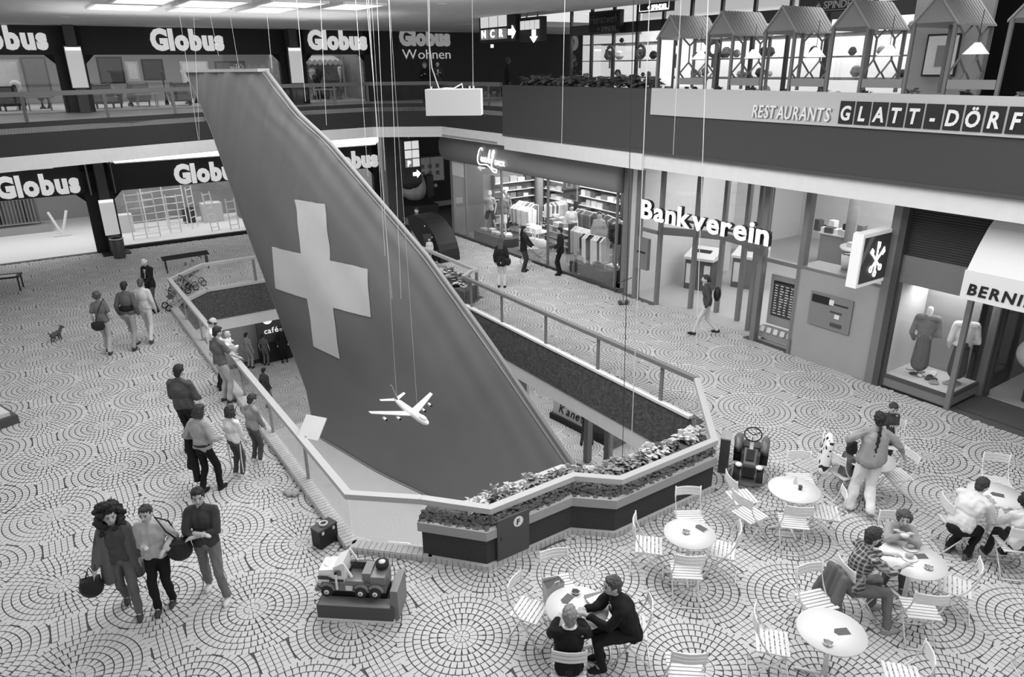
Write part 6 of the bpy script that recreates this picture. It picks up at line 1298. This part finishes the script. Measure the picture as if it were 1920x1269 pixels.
# notice board clipped on the left rail
a = G(576,812,1.0); t = thing('notice_board', 'tilted pale notice board fixed to the left handrail', 'sign', (float(a[0]),float(a[1]),.98), TH); obj('board', MB().box((0,.10,.10),(.42,.42,.02),.6,.75), m_band, t); obj('bracket', MB().box((0,0,-.03),(.1,.1,.06)), m_railtop, t)
# ================= far rides, arch, prams =================
c = G(762,405,0); t = thing('helicopter_ride', 'rounded childrens helicopter ride with a dark open cabin near the brown wall', 'ride', (float(c[0])+.3,float(c[1])+1.0,0), .5)
b = MB().ell((0,0,1.35),(.75,1.1,.75)); obj('cabin', remesh(b,.05), m_band, t); obj('window_dome', MB().ell((-.25,-.3,1.65),(.6,.85,.5)), m_frame_d, t, True); obj('door_opening', MB().prism([(.3,-1.15),(.8,-.75),(.8,-.1),(.3,-.6)],.85,1.9), m_black, t); obj('plinth', MB().bb(-1.,1.,-.8,.8,0,.45), m_frame_d, t); obj('tail_boom', MB().tube([(0,.9,1.4),(0,2.0,1.5)],[.2,.08]), m_band, t); obj('mirror', MB().ell((.95,-.6,1.35),(.1,.1,.1)), m_white, t, True)
c = G(838,488,0); t = thing('arched_ride', 'tall black curved panel of a ride seen from the side near the far planter', 'ride', (float(c[0])-.6,float(c[1])+.5,0), TH+.12)
out = [(1.6*math.cos(a)-.55,1.6*math.sin(a)) for a in np.linspace(.0,1.9,14)]; 
obj('curved_panel', MB().plate([(x,-.35,max(z,0)) for x,z in [(q[0],q[1]*1.0) for q in out]]+[(-1.0,-.35,1.1),(-.2,-.35,.5),(.2,-.35,0)], (0,.9,0)), m_black, t); obj('patterned_side', MB().plate([(-1.0,-.37,1.1),(-.2,-.37,.5),(.2,-.37,0),(-.9,-.37,0)], (0,.02,0)), m_wallg, t)
for a in (.3,.7,1.1): obj('rivet', MB().ell((1.45*math.cos(a)-.55,-.36,1.45*math.sin(a)),(.03,.02,.03)), m_band, t)
def pram(c, r, label, hood=190, sc=1.):
    t = thing('baby_carriage', label, 'stroller', (float(c[0]),float(c[1]),.013), r)
    for sx in (-.3,.3):
        for sy in (-.24,.24):
            w = obj('wheel', MB().tube([(sx*1.2+.13*math.cos(a),sy,.135+.13*math.sin(a)) for a in np.linspace(0,6.28,15)[:-1]],.016,5,True), cloth(200), t, True)
            obj('spokes', MB().tube([(sx*1.2-.12,sy,.135),(sx*1.2+.12,sy,.135)],.006,4).tube([(sx*1.2,sy,.015),(sx*1.2,sy,.255)],.006,4), m_band, w)
    for sy in (-.24,.24): obj('frame_tube', MB().tube([(.36,sy,.14),(-.2,sy,.6),(-.62,sy,1.0)],.014,5), m_wallg, t); obj('frame_tube', MB().tube([(-.36,sy,.14),(.2,sy,.55)],.014,5), m_wallg, t)
    obj('handle', MB().tube([(-.62,-.24,1.0),(-.66,0,1.02),(-.62,.24,1.0)],.016,6), m_black, t); b = MB().add([(-.3,-.2,.42),(.35,-.2,.42),(.35,.2,.42),(-.3,.2,.42),(-.42,-.22,.68),(.45,-.22,.62),(.45,.22,.62),(-.42,.22,.68)],[(3,2,1,0),(0,1,5,4),(1,2,6,5),(2,3,7,6),(3,0,4,7)]); obj('basket', b, cloth(hood), t); obj('blanket', MB().ell((0,0,.6),(.35,.2,.09)), cloth(min(hood+25,230)), t, True)
    b = MB().tube([(.1+.3*math.cos(a),0,.62+.32*math.sin(a)) for a in np.linspace(.2,2.4,8)],.21,6); obj('hood', MB().ell((.25,0,.72),(.25,.23,.24)), cloth(hood), t, True)
pram(G(1003,497,0), .35, 'light baby carriage with spoked wheels in front of the boutique entrance')
def shopstroller(c, r, label):
    t = thing('folded_stroller', label, 'stroller', (float(c[0]),float(c[1]),.013), r, 'parked strollers at the far corner')
    for sx in (-.25,.25):
        for sy in (-.2,.2): w = obj('wheel', MB().tube([(sx+.09*math.cos(a),sy,.1+.09*math.sin(a)) for a in np.linspace(0,6.28,11)[:-1]],.02,5,True), m_black, t, True)
    for sy in (-.2,.2): obj('frame_tube', MB().tube([(-.25,sy,.1),(.1,sy,.55),(.3,sy,.95)],.015,5), m_wallg, t); obj('frame_tube', MB().tube([(.25,sy,.1),(-.15,sy,.6)],.015,5), m_wallg, t)
    obj('cloth_seat', MB().box((0,0,.45),(.4,.36,.03),0,0,-.5), m_frame_d, t); obj('handle', MB().tube([(.3,-.2,.95),(.34,0,.96),(.3,.2,.95)],.018,6), m_black, t)
    for i in range(3): obj('basket_bar', MB().tube([(-.3+i*.15,-.2,.3+.05*i),(-.3+i*.15,.2,.3+.05*i)],.008,4), m_band, t)
for i, (px, py) in enumerate(((338,550),(352,544),(366,536),(330,578))): shopstroller(G(px,py,0), .4+i*.1, ['dark stroller right behind the man in the suit at the rail','second parked stroller behind the glass corner','third parked stroller behind the glass corner','small dark stroller at the feet of the suited man'][i])
t = thing('display_cart', 'low black wire rack on the floor beyond the rail corner', 'rack', tuple(float(x) for x in G(352,505,0)), .5)
for i in range(5): obj('bar', MB().tube([(-.8,-.3+i*.15,.5),(.8,-.3+i*.15,.55)],.02,5), m_black, t)
for x in (-.7,.7):
    for y in (-.3,.3): obj('leg', MB().bb(x-.02,x+.02,y-.02,y+.02,0,.5), m_black, t)
# small cart with balls near the column
t = thing('ball_post', 'thin post with two dark balls by the boutique corner column', 'post', tuple(float(x) for x in G(1168,572,0)), .2)
for x in (-.1,.12): obj('ball', MB().ell((x,0,.1),(.07,.07,.07)), m_frame_d, t, True)
obj('stem', MB().tube([(0,0,.05),(0,0,.85)],.012,5), m_frame_d, t); obj('arm', MB().tube([(-.2,0,.72),(.25,0,.86)],.015,5), m_frame_d, t); obj('foot', MB().bb(-.12,.14,-.04,.04,0,.05), m_frame_d, t); obj('flag', MB().bb(-.2,0,-.01,.01,.4,.55), m_frame_d, t)
# dog
c = G(106,640,0); t = thing('dog', 'small scruffy dark dog standing with its back to the camera', 'dog', (float(c[0]),float(c[1]),.013), -.35)
b = MB(); b.ell((0,0,.27),(.10,.20,.10)); b.ell((0,.12,.28),(.10,.11,.11)); b.cap((0,.2,.32),(0,.28,.42),.06,.055); b.ell((0,.33,.45),(.07,.08,.065)); b.cap((0,.36,.43),(0,.43,.41),.035,.025)
for x in (-.06,.06):
    b.cap((x,.16,.22),(x,.17,.12),.04,.028); b.cap((x,.17,.12),(x,.18,.03),.028,.025); b.cap((x,-.12,.24),(x*1.1,-.06,.15),.055,.032); b.cap((x*1.1,-.06,.15),(x*1.1,-.15,.10),.03,.024); b.cap((x*1.1,-.15,.10),(x*1.1,-.13,.03),.024,.025); b.cap((x*.8,.31,.49),(x*1.1,.30,.56),.025,.01)
b.cap((0,-.19,.32),(0,-.26,.42),.028,.015); t.scale = (.72,)*3; obj('body', remesh(b,.012), m_hairs['brown'], t); obj('collar', MB().tube([(.06*math.cos(a),.235+.02*math.sin(a),.36+.055*math.sin(a)) for a in np.linspace(0,6.28,13)[:-1]],.009,5,True), m_black, t)
# ================= people =================
def bag(P, pos, size, label_nm='handbag', m=None, strap=None):
    b = MB(); b.ell(pos, size, None, 14, 10); b.box((pos[0],pos[1],pos[2]+size[2]*.3),(size[0]*1.6,size[1]*1.5,size[2]*1.0)); o = obj('shoulder_bag' if strap is not None else label_nm, remesh(b,.014,2), m or m_black, P['t'])
    if strap is not None: obj('strap', MB().tube(strap, .012, 5), m or m_black, o, True)
    return o
hA = lambda px, py, hz: G(px, py, hz)
# --- trio at lower left ---
P = person('person with long curly dark hair in a grey coat and dark sweater carrying a bag', (-5.24,7.85), 155, 1.66, fem=True, hair='black', hairk='curlylong', top=76, topk='long', bottom=98, shoe=66, feet=((-.10,.20,0),(.07,-.22,.03)), hands=(None,(.32,.12,.86)), pitch=-2, yaw=-14, lean=3)
b = MB()
for sg in (-1,1): b.cap(P['sh'][0 if sg < 0 else 1]*.9+P['nk']*.1, np.array([sg*.15,.02,.95]), .075, .09); b.cap(np.array([sg*.15,.02,.95]), np.array([sg*.17,.0,.60]), .085, .10)
b.ell((0,-.05,1.15),(.17,.09,.3)); b.ell((0,-.06,.8),(.2,.09,.28)); i = 0
for i in (0,1): b.cap(P['sh'][i], P['elb'][i], .07, .06); b.cap(P['elb'][i], P['hand'][i]*.9+P['elb'][i]*.1, .06, .05)
addpart(P, 'coat', b, cloth(98), vox=.016); bag(P, (.38,.10,.60), (.15,.09,.16), strap=[(.44,.1,.7),(.36,.1,.9),(.30,.1,.7)])
P = person('person in a light knitted sweater and black trousers with a black shoulder bag', (-4.78,7.9), 168, 1.66, fem=True, hair='dark', hairk='short', top=178, topk='puffy', bottom=32, shoe=70, feet=((-.06,-.08,0),(.10,.08,0)), hands=((-.19,.20,1.12),(.04,.24,1.22)), pitch=2, yaw=8, lean=2)
bag(P, (-.32,.08,.96), (.17,.12,.17), strap=[(-.30,.05,1.1),(-.22,.14,1.3),(-.11,.09,1.50),(-.2,-.1,1.3),(-.30,-.02,1.1)])
P = person('young person in a dark sweater with folded arms and jeans, white sneakers', (-4.18,8.1), 172, 1.76, hair='black', top=66, topk='long', bottom=112, shoe=205, feet=((-.17,.12,0),(.15,-.22,0)), hands=((.05,.19,1.14),(-.03,.22,1.18)), elbow=((-.6,.2,-1),(.6,.2,-1)), pitch=2, yaw=-12, lean=-2, collar='rolled')
b = MB(); b.cap(P['elb'][0]*.4+P['hand'][0]*.6, P['hand'][0], .04, .032); b.cap(P['elb'][1]*.5+P['hand'][1]*.5, P['hand'][1], .04, .032); addpart(P, 'forearms', b, m_skin, vox=.014)
# --- family at the left rail ---
P = person('broad person in a dark bomber jacket seen from behind', (-6.2,12.15), 8, 1.82, hair='black', top=80, topk='puffy', bottom=34, shoe=35, hands=((-.16,.26,1.02),(.16,.26,1.02)), build=1.12, pitch=12)
P = person('person in a light sweater and dark belt with a black jacket over the arm', (-5.3,10.75), 20, 1.68, fem=True, hair='dark', hairk='bob', top=160, topk='puffy', bottom=30, shoe=40, hands=((-.26,.10,.98),(.22,.22,1.05)), pitch=16, yaw=20, feet=((-.09,-.1,0),(.12,.12,0)))
obj('belt', MB().tube([(.155*math.cos(a),.12*math.sin(a),.97) for a in np.linspace(0,6.28,19)[:-1]], .022, 6, True), m_black, P['t'], True)
b = MB(); b.cap((-.28,.02,.95),(-.27,-.02,.5),.09,.07); b.cap((-.30,.08,.92),(-.36,.04,.45),.06,.09); b.cap((-.24,.0,.8),(-.2,-.05,.25),.07,.06); addpart(P, 'draped_jacket', b, cloth(32), vox=.016)
P = person('child in a white padded jacket and striped tracksuit trousers', (-4.98,11.25), 25, 1.40, hair='dark', hairk='bob', top=218, topk='puffy', bottom=82, shoe=210, hands=((-.15,.2,.85),(.15,.2,.85)), headsc=1.12, pitch=8, build=1.1, fem=True)
for sg in (-1,1): obj('side_stripe', MB().tube([(sg*.145,0,.70),(sg*.145,-.02,.42),(sg*.13,-.01,.12)],.012,5), m_wallw, P['t'])
P = person('child in a mid-grey jacket and white sneakers leaning to the rail', (-4.82,11.75), 30, 1.36, hair='dark', hairk='short', top=138, topk='puffy', bottom=84, shoe=215, hands=((-.1,.26,.86),(.12,.26,.86)), headsc=1.12, pitch=18, lean=6)
P = person('person in a grey shirt and pale trousers at the left rail', (-6.35,14.35), 35, 1.78, hair='black', top=98, topk='tee', bottom=172, shoe=70, hands=((-.15,.22,1.05),(.20,.32,1.0)), pitch=14)
P = person('balding person in a white shirt holding a small child at the rail', (-6.75,15.05), 60, 1.76, hair='dark', hairk='bald', top=222, topk='long', bottom=40, shoe=45, hands=((.02,.30,1.15),(.22,.30,1.10)), pitch=22)
person('small child dressed in white held at the left rail', (-6.44,15.14), 100, .85, hair='white', hairk='short', top=222, topk='puffy', bottom=215, shoe=200, near=False, headsc=1.35, z0=.62, hip=(0,0,.70), feet=((-.1,.2,.4),(.1,.2,.4)))
# --- trio walking away, left ---
P = person('person with wavy hair, grey shirt, pale trousers and a black shoulder bag, walking away', (-10.55,17.4), -10, 1.68, fem=True, hair='brown', hairk='curly', top=100, topk='tee', bottom=165, shoe=60, feet=((-.08,.12,0),(.08,-.2,.02)), near=False)
bag(P, (-.06,-.18,.82), (.17,.08,.13), strap=[(-.1,-.16,.95),(.02,-.14,1.25),(.14,-.02,1.5),(.12,.1,1.3)])
P = person('person in a two-tone dark sweater and light baggy trousers, walking away', (-10.05,17.75), 0, 1.82, hair='black', top=88, topk='puffy', bottom=142, shoe=60, feet=((-.05,.2,0),(.1,-.25,.02)), near=False, lean=6)
b = MB(); b.ell(P['tp'](0,-.02,.15),(.20,.155,.11)); addpart(P, 'dark_lower_panel', b, cloth(32), vox=.02)
P = person('person all in white with a light ponytail, walking away', (-9.85,18.25), -5, 1.76, fem=True, hair='brown', hairk='tail', top=188, topk='puffy', bottom=195, shoe=70, feet=((-.1,.25,0),(.1,-.28,.04)), near=False, lean=3)
P = person('old person in a dark jacket and tie at the far corner of the rail', (-10.9,20.75), 200, 1.72, hair='white', hairk='bald', top=34, topk='jacket', bottom=72, shoe=35, hands=((-.03,.24,.96),(.05,.25,.94)), pitch=20, near=False, tie=60)
# --- right of the well ---
P = person('person with a black backpack and pale trousers walking past the bank', (5.25,18.15), -75, 1.72, fem=True, hair='dark', hairk='tail', top=72, topk='puffy', bottom=190, shoe=40, feet=((-.05,.32,.0),(.05,-.32,.10)), lean=8, near=False)
b = MB(); b.ell((0,-.22,1.2),(.15,.1,.21)); addpart(P, 'backpack', b, m_black, vox=.02)
P = person('person with long hair in a dark jacket and pale trousers walking towards the boutique', (-.32,22.9), 12, 1.70, fem=True, hair='brown', hairk='long', top=40, topk='jacket', bottom=195, shoe=40, near=False); bag(P, (.22,-.05,.92), (.12,.07,.14))
person('person in a black jacket pushing the baby carriage', (.45,24.9), 110, 1.66, fem=True, hair='black', hairk='long', top=36, topk='jacket', bottom=60, shoe=45, near=False, hands=((-.1,.35,1.0),(.12,.35,1.0)))
P = person('person in a black jacket standing beside the baby carriage', (1.72,24.35), -70, 1.72, hair='black', top=38, topk='jacket', bottom=34, shoe=30, near=False, hands=(None,(.1,.25,.95)))
person('person in a grey jacket over a striped shirt near the arched ride', (-3.7,28.1), 190, 1.76, hair='dark', top=105, topk='jacket', bottom=120, shoe=40, near=False)
person('dark figure seen from behind at the edge of the tail fin', (-3.95,26.2), 0, 1.75, hair='black', top=32, topk='jacket', bottom=34, shoe=30, near=False)
person('child with dark hair next to the dark figure at the fin edge', (-4.4,25.4), 10, 1.2, hair='black', top=150, bottom=60, near=False, headsc=1.15)
t = thing('stroller', 'dark-framed stroller near the arched ride', 'stroller', (-3.05,26.3,.013), .3); obj('seat', MB().box((0,0,.45),(.4,.4,.05)), m_frame_d, t); obj('backrest', MB().box((0,.2,.75),(.4,.05,.6)), m_frame_d, t)
for x in (-.2,.2):
    for y in (-.2,.2): obj('wheel', MB().ring((x-.02,y,.1),.1,.04,12,ax='x'), m_black, t)
    obj('leg', MB().tube([(x,-.2,.1),(x,.2,1.0)],.015,5), m_black, t); obj('leg', MB().tube([(x,.2,.1),(x,-.15,.45)],.015,5), m_black, t)
person('small child in white sitting in the dark-framed stroller', (-3.05,26.25), 180, .95, hair='dark', top=215, bottom=150, near=False, headsc=1.3, hip=(0,0,.95), z0=0., feet=((-.1,.3,.35),(.1,.3,.35)))
# --- upper gallery pair and others ---
for (px, py, u, v, h, hr, tp_, hd, lb) in [(838,0,-28.8,15.0,1.66,'fair',34,190,'pale-haired person in black behind the upper railing'),(852,0,-28.6,15.5,1.72,'black',60,170,'dark-haired person in a light scarf behind the upper railing')]:
    x, y, _ = W(u, v); person(lb, (x,y), hd, h, hair=hr, hairk='curly' if hr == 'fair' else 'short', top=tp_, topk='jacket', bottom=40, near=False, z0=5.45, tie=180 if hr == 'black' else None, hands=((-.1,.25,1.25),(.1,.25,1.2)))
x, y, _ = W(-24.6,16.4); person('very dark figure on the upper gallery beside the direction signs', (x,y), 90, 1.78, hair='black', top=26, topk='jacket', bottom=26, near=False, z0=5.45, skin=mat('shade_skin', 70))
# --- lower floor ---
for (px, py, h, tp_, bt, hd, lb, tk) in [(470,690,1.66,140,150,20,'pale-clothed person on the lowest floor, leftmost of three','tee'),(500,685,1.5,90,95,0,'grey-clothed child on the lowest floor, middle of three','tee'),(534,678,1.7,32,30,150,'person in a long black coat on the lowest floor beside the dark sign','coat'),(504,765,1.7,70,120,30,'dark-topped person on the lowest floor just beyond the left rail','jacket')]:
    c = G(px, py, -5.43); person(lb, (c[0],c[1]), hd, h, hair='black', top=tp_, topk=tk, bottom=bt, near=False, z0=-5.43)
c = G(1100,835,-5.43); person('person in dark trousers and waistcoat at the cosmetics counter on the lowest floor', (c[0],c[1]), 10, 1.78, hair='dark', top=44, topk='tee', bottom=70, shoe=30, near=False, z0=-5.43, feet=((-.18,0,0),(.18,.1,0)))
# --- cafe, woman with braid ---
P = person('person with a long dark braid in a grey smock striding between tables', (5.75,10.02), 12, 1.74, fem=True, hair='black', hairk='braid', top=146, topk='puffy', bottom=212, shoe=120, loose=.022, feet=((-.22,-.12,0),(.03,-.36,.10)), hands=((-.28,.25,1.22),(.52,.12,.98)), elbow=((-.8,-.4,-.4),(.6,-.6,.2)), build=1.15, lean=6, side=4, collar='rolled')
obj('hair_tie', MB().ring(tuple(P['hc']+P['T']@np.array([0,-.125,-.34])),.026,.02,10), m_white, P['t'])
b = MB(); b.cap(P['tp'](-.06,-.01,.36),P['hp']+np.array([-.07,0,.04]),.135,.165); b.cap(P['tp'](.06,-.01,.36),P['hp']+np.array([.07,0,.04]),.135,.165); b.cap(P['tp'](0,-.03,.36),P['hp']+np.array([0,-.02,.02]),.14,.17); gm = remesh(b,.016,3); folds(gm,.03,(7,7,3)); obj('smock', gm, cloth(146), P['t'])
# seated people : hip height .52
SF = ((-.13,.42,0),(.13,.42,0))
def seated(label, px, py, hd, h=1.72, **k):
    p = G(px, py, .5); k.setdefault('feet', SF); k.setdefault('hip', (0,-.06,.56)); return person(label, (p[0],p[1]), hd, h, **k)
P = seated('small child with a dark bowl cut in a denim top kneeling on a cafe chair', 1584, 886, 66, 1.12, hair='black', hairk='bob', top=104, topk='long', bottom=110, shoe=150, headsc=1.3, hands=((-.12,.36,1.05),(.1,.38,1.08)), feet=((-.13,.28,.36),(.13,.28,.36)), hip=(0,-.02,.80), lean=10, fem=True)
p = W2(0,0); P = person('child with dark hair and a lettered dark shirt behind the far cafe table', (6.72,11.35), 185, 1.28, hair='dark', hairk='tail', top=66, topk='tee', bottom=60, shoe=120, headsc=1.15, pitch=20, hands=((-.1,.28,.85),(.1,.28,.85)), fem=True)
text(P['t'], 'VVVV', -.09, .165, .88, .04, m_band, .005, .0, 1., name='shirt_print')
P = seated('bearded person in a plaid shirt gesturing over the table', 1602, 1104, 82, 1.84, hair='dark', beard=True, top=72, topk='long', bottom=104, shoe=150, hands=((-.12,.50,.84),(.12,.52,.86)), lean=14, pitch=6, feet=((-.12,.36,0),(.30,.30,0)), collar='rolled')
PLM = bpy.data.materials.new('plaid'); PLM.use_nodes = True; nt = PLM.node_tree; bs = nt.nodes['Principled BSDF']; bs.inputs['Roughness'].default_value = .9
tc = nt.nodes.new('ShaderNodeTexCoord'); ws = []
for ax in ('X','Z'):
    w = nt.nodes.new('ShaderNodeTexWave'); w.bands_direction = ax; w.inputs['Scale'].default_value = 5.5; nt.links.new(tc.outputs['Object'], w.inputs['Vector'])
    r = nt.nodes.new('ShaderNodeMath'); r.operation = 'GREATER_THAN'; r.inputs[1].default_value = .86; nt.links.new(w.outputs['Fac'], r.inputs[0])
    w2 = nt.nodes.new('ShaderNodeMath'); w2.operation = 'MULTIPLY'; w2.inputs[1].default_value = .35; nt.links.new(w.outputs['Fac'], w2.inputs[0])
    a = nt.nodes.new('ShaderNodeMath'); a.operation = 'ADD'; nt.links.new(r.outputs[0], a.inputs[0]); nt.links.new(w2.outputs[0], a.inputs[1]); ws.append(a)
a = nt.nodes.new('ShaderNodeMath'); a.operation = 'ADD'; nt.links.new(ws[0].outputs[0], a.inputs[0]); nt.links.new(ws[1].outputs[0], a.inputs[1])
mr = nt.nodes.new('ShaderNodeMapRange'); mr.inputs[2].default_value = 2.2; mr.inputs[3].default_value = .03; mr.inputs[4].default_value = .42; nt.links.new(a.outputs[0], mr.inputs[0]); nt.links.new(mr.outputs[0], bs.inputs['Base Color'])
for ch in P['t'].children:
    if ch.name.startswith('sweater'): ch.name = 'plaid_shirt'; ch.data.materials.clear(); ch.data.materials.append(PLM)
p = G(1562,1092,.62); b = MB()
for x, l_ in ((-.14,-.1),(-.05,-.2),(.05,-.15),(.14,-.02)): b.cap((x,0,.34-abs(x)*.4),(x*1.35,-.07-abs(x)*.3,l_),.05,.075); b.cap((x,.03,.32-abs(x)*.4),(x,.08,.1),.045,.05)
b.cap((-.17,.0,.28),(-.27,.06,-.05),.05,.045); b.cap((.1,-.05,.0),(.2,-.02,-.28),.06,.05)
tag(obj('denim_jacket', remesh(b,.016), cloth(98), loc=(float(p[0])+.06,float(p[1])+.02,.48), rz=-math.radians(80)), 'denim jacket draped over the back of the bearded persons chair', 'jacket')
P = person('young person with curly hair eating a sandwich held in both hands', (5.40,8.42), 200, 1.56, feet=SF, hair='brown', hairk='curly', top=150, topk='puffy', bottom=80, shoe=80, hands=((.02,.42,1.04),(-.02,.43,1.04)), elbow=((-1,.4,-.6),(1,.4,-.6)), pitch=0, fem=True, lean=24, hip=(0,-.02,.56))
b = MB().ell(tuple((P['hand'][0]+P['hand'][1])/2+np.array([0,.06,.02])),(.06,.04,.03)); tag_ = addpart(P, 'sandwich', b, cloth(205), vox=.01)
P = seated('person with short dark hair in a loose white shirt leaning over the table', 1800, 992, 62, 1.74, hair='dark', top=208, topk='puffy', bottom=34, shoe=90, hands=((-.05,.50,.84),(.12,.46,.84)), lean=30, build=1.15, feet=((-.12,.05,0),(.12,.1,0)), pitch=25)
P = seated('person with bushy dark hair in a white blouse at the right edge, back to camera', 1908, 1018, 5, 1.62, hair='black', hairk='curly', top=208, topk='puffy', bottom=50, shoe=60, hands=((-.1,.4,.84),(.15,.4,.84)), fem=True, lean=10)
P = seated('balding person in a dark suit with clasped hands and outstretched arms', 1180, 1186, -98, 1.76, hair='brown', top=34, topk='jacket', bottom=38, shoe=35, hands=((-.05,.52,.86),(.07,.54,.87)), lean=22, tie=170, pitch=2, build=1.12, hip=(0,-.02,.57), feet=((-.06,.34,0),(.14,.30,0)))
P = seated('grey-haired person in a black sweater with a white collar, back to the camera', 1066, 1246, 2, 1.68, hair='grey', top=30, topk='long', bottom=45, shoe=45, hands=((-.12,.40,.84),(.15,.40,.84)), lean=3, collar='white', build=1.05)
# spotted jacket on chair back
p = G(1552,850,.7); b = MB()
for x in (-.16,-.06,.06,.16): b.cap((x,0,.42),(x*1.25,-.05,-.05),.07,.09)
b.cap((-.2,0,.38),(-.26,.05,.0),.06,.05)
SPM = bpy.data.materials.new('spotted'); SPM.use_nodes = True; nt = SPM.node_tree; bs = nt.nodes['Principled BSDF']; v_ = nt.nodes.new('ShaderNodeTexNoise'); v_.inputs['Scale'].default_value = 11; v_.inputs['Detail'].default_value = 0; tc = nt.nodes.new('ShaderNodeTexCoord'); nt.links.new(tc.outputs['Object'], v_.inputs['Vector'])
r = nt.nodes.new('ShaderNodeMapRange'); r.inputs[1].default_value = .60; r.inputs[2].default_value = .62; r.inputs[3].default_value = .75; r.inputs[4].default_value = .02; nt.links.new(v_.outputs['Fac'], r.inputs[0]); nt.links.new(r.outputs[0], bs.inputs['Base Color']); bs.inputs['Roughness'].default_value = .9
tag(obj('spotted_jacket', remesh(b,.016), SPM, loc=(float(p[0]),float(p[1]),.52), rz=-math.radians(110)), 'white jacket with black blotches hung over a cafe chair', 'jacket')
# ================= mannequins =================
m_man = mat('mannequin', 195, .5, .4)
def mann(u, v, z, hd, lb, **k):
    x, y, _ = W(u, v); return person(lb, (x,y), hd, cat='mannequin', name='mannequin', near=False, skin=m_man, z0=z, **k)
mann(-26.4,16.6,.1,200,'bare-shouldered mannequin in black shorts in the left boutique window',h=1.8,hair='white',top=180,topk='tee',bottom=30,botk='shorts',feet=((-.3,.1,0),(.3,-.1,0)),shoe=200)
mann(-24.3,15.9,.37,190,'mannequin in a grey sweatshirt and white shorts in the left boutique window',h=1.75,hairk='none',hair='white',top=118,topk='puffy',bottom=215,botk='shorts',shoe=50)
mann(-25.2,16.6,.37,170,'mannequin in a patterned jacket behind the sweatshirt one',h=1.75,hair='white',top=mat('patterned', 120, .8, .2, .9, 14),topk='jacket',bottom=100,shoe=200)
mann(-18.7,16.2,.42,190,'mannequin in a light raincoat and dark hat in the right boutique window',h=1.78,hair='black',top=178,topk='coat',bottom=170,botk='skirt',fem=True,shoe=200)
mann(-17.7,16.2,.42,200,'mannequin in a black jacket and grey trousers in the right boutique window',h=1.78,hair='black',top=38,topk='jacket',bottom=112,shoe=200)
mann(-19.6,18.7,.02,180,'pale-clad mannequin deep in the boutique',h=1.75,hair='dark',top=215,topk='puffy',bottom=190)
mann(-22.0,17.6,.02,170,'mannequin in white top and black coat behind the boutique entrance',h=1.8,hair='black',top=210,topk='jacket',bottom=34)
def bust(x, y, z, g, lb, r, coat, pale=False):
    t = thing('dress_form', lb, 'mannequin', (x,y,z), r)
    b = MB(); b.cap((-.17,0,1.35),(.17,0,1.35),.09,.09); b.ell((0,0,1.15),(.19,.13,.28)); b.ell((0,0,.92),(.17,.13,.12)); b.cap((-.2,0,1.33),(-.27,.05,1.0),.07,.055); b.cap((-.27,.05,1.0),(-.12,-.16,.92),.055,.045); b.cap((.2,0,1.33),(.27,.05,1.0),.07,.055); b.cap((.27,.05,1.0),(.2,-.1,.8),.055,.045); obj('jacket', remesh(b,.018), cloth(g), t)
    obj('neck', MB().cap((0,0,1.4),(0,0,1.56),.06,.065), m_white, t, True); b = MB(); b.cap((0,0,.9),(0,0,.3),.15,.19); obj('skirt', remesh(b,.02), cloth(coat), t); obj('stand', MB().ring((0,0,0),.02,.3,8), m_post, t); obj('scarf', MB().plate([(-.06,-.13,1.4),(.07,-.14,1.42),(.03,-.18,1.0),(-.03,-.18,.98)],(0,.02,0)), cloth(200), t); obj('base', MB().lathe([(.15,0),(.14,.02)]), m_post, t)
x, y, z = W(-7.15,15.75,.31); bust(x,y,z,118,'dress form in a grey jacket and pleated skirt in the corner shop window',2.6,90)
x, y, z = W(-6.45,15.95,.31); bust(x,y,z,222,'dress form in a white blouse and dark skirt in the corner shop window',2.8,60)
bpy.data.scenes.remove(SC2)
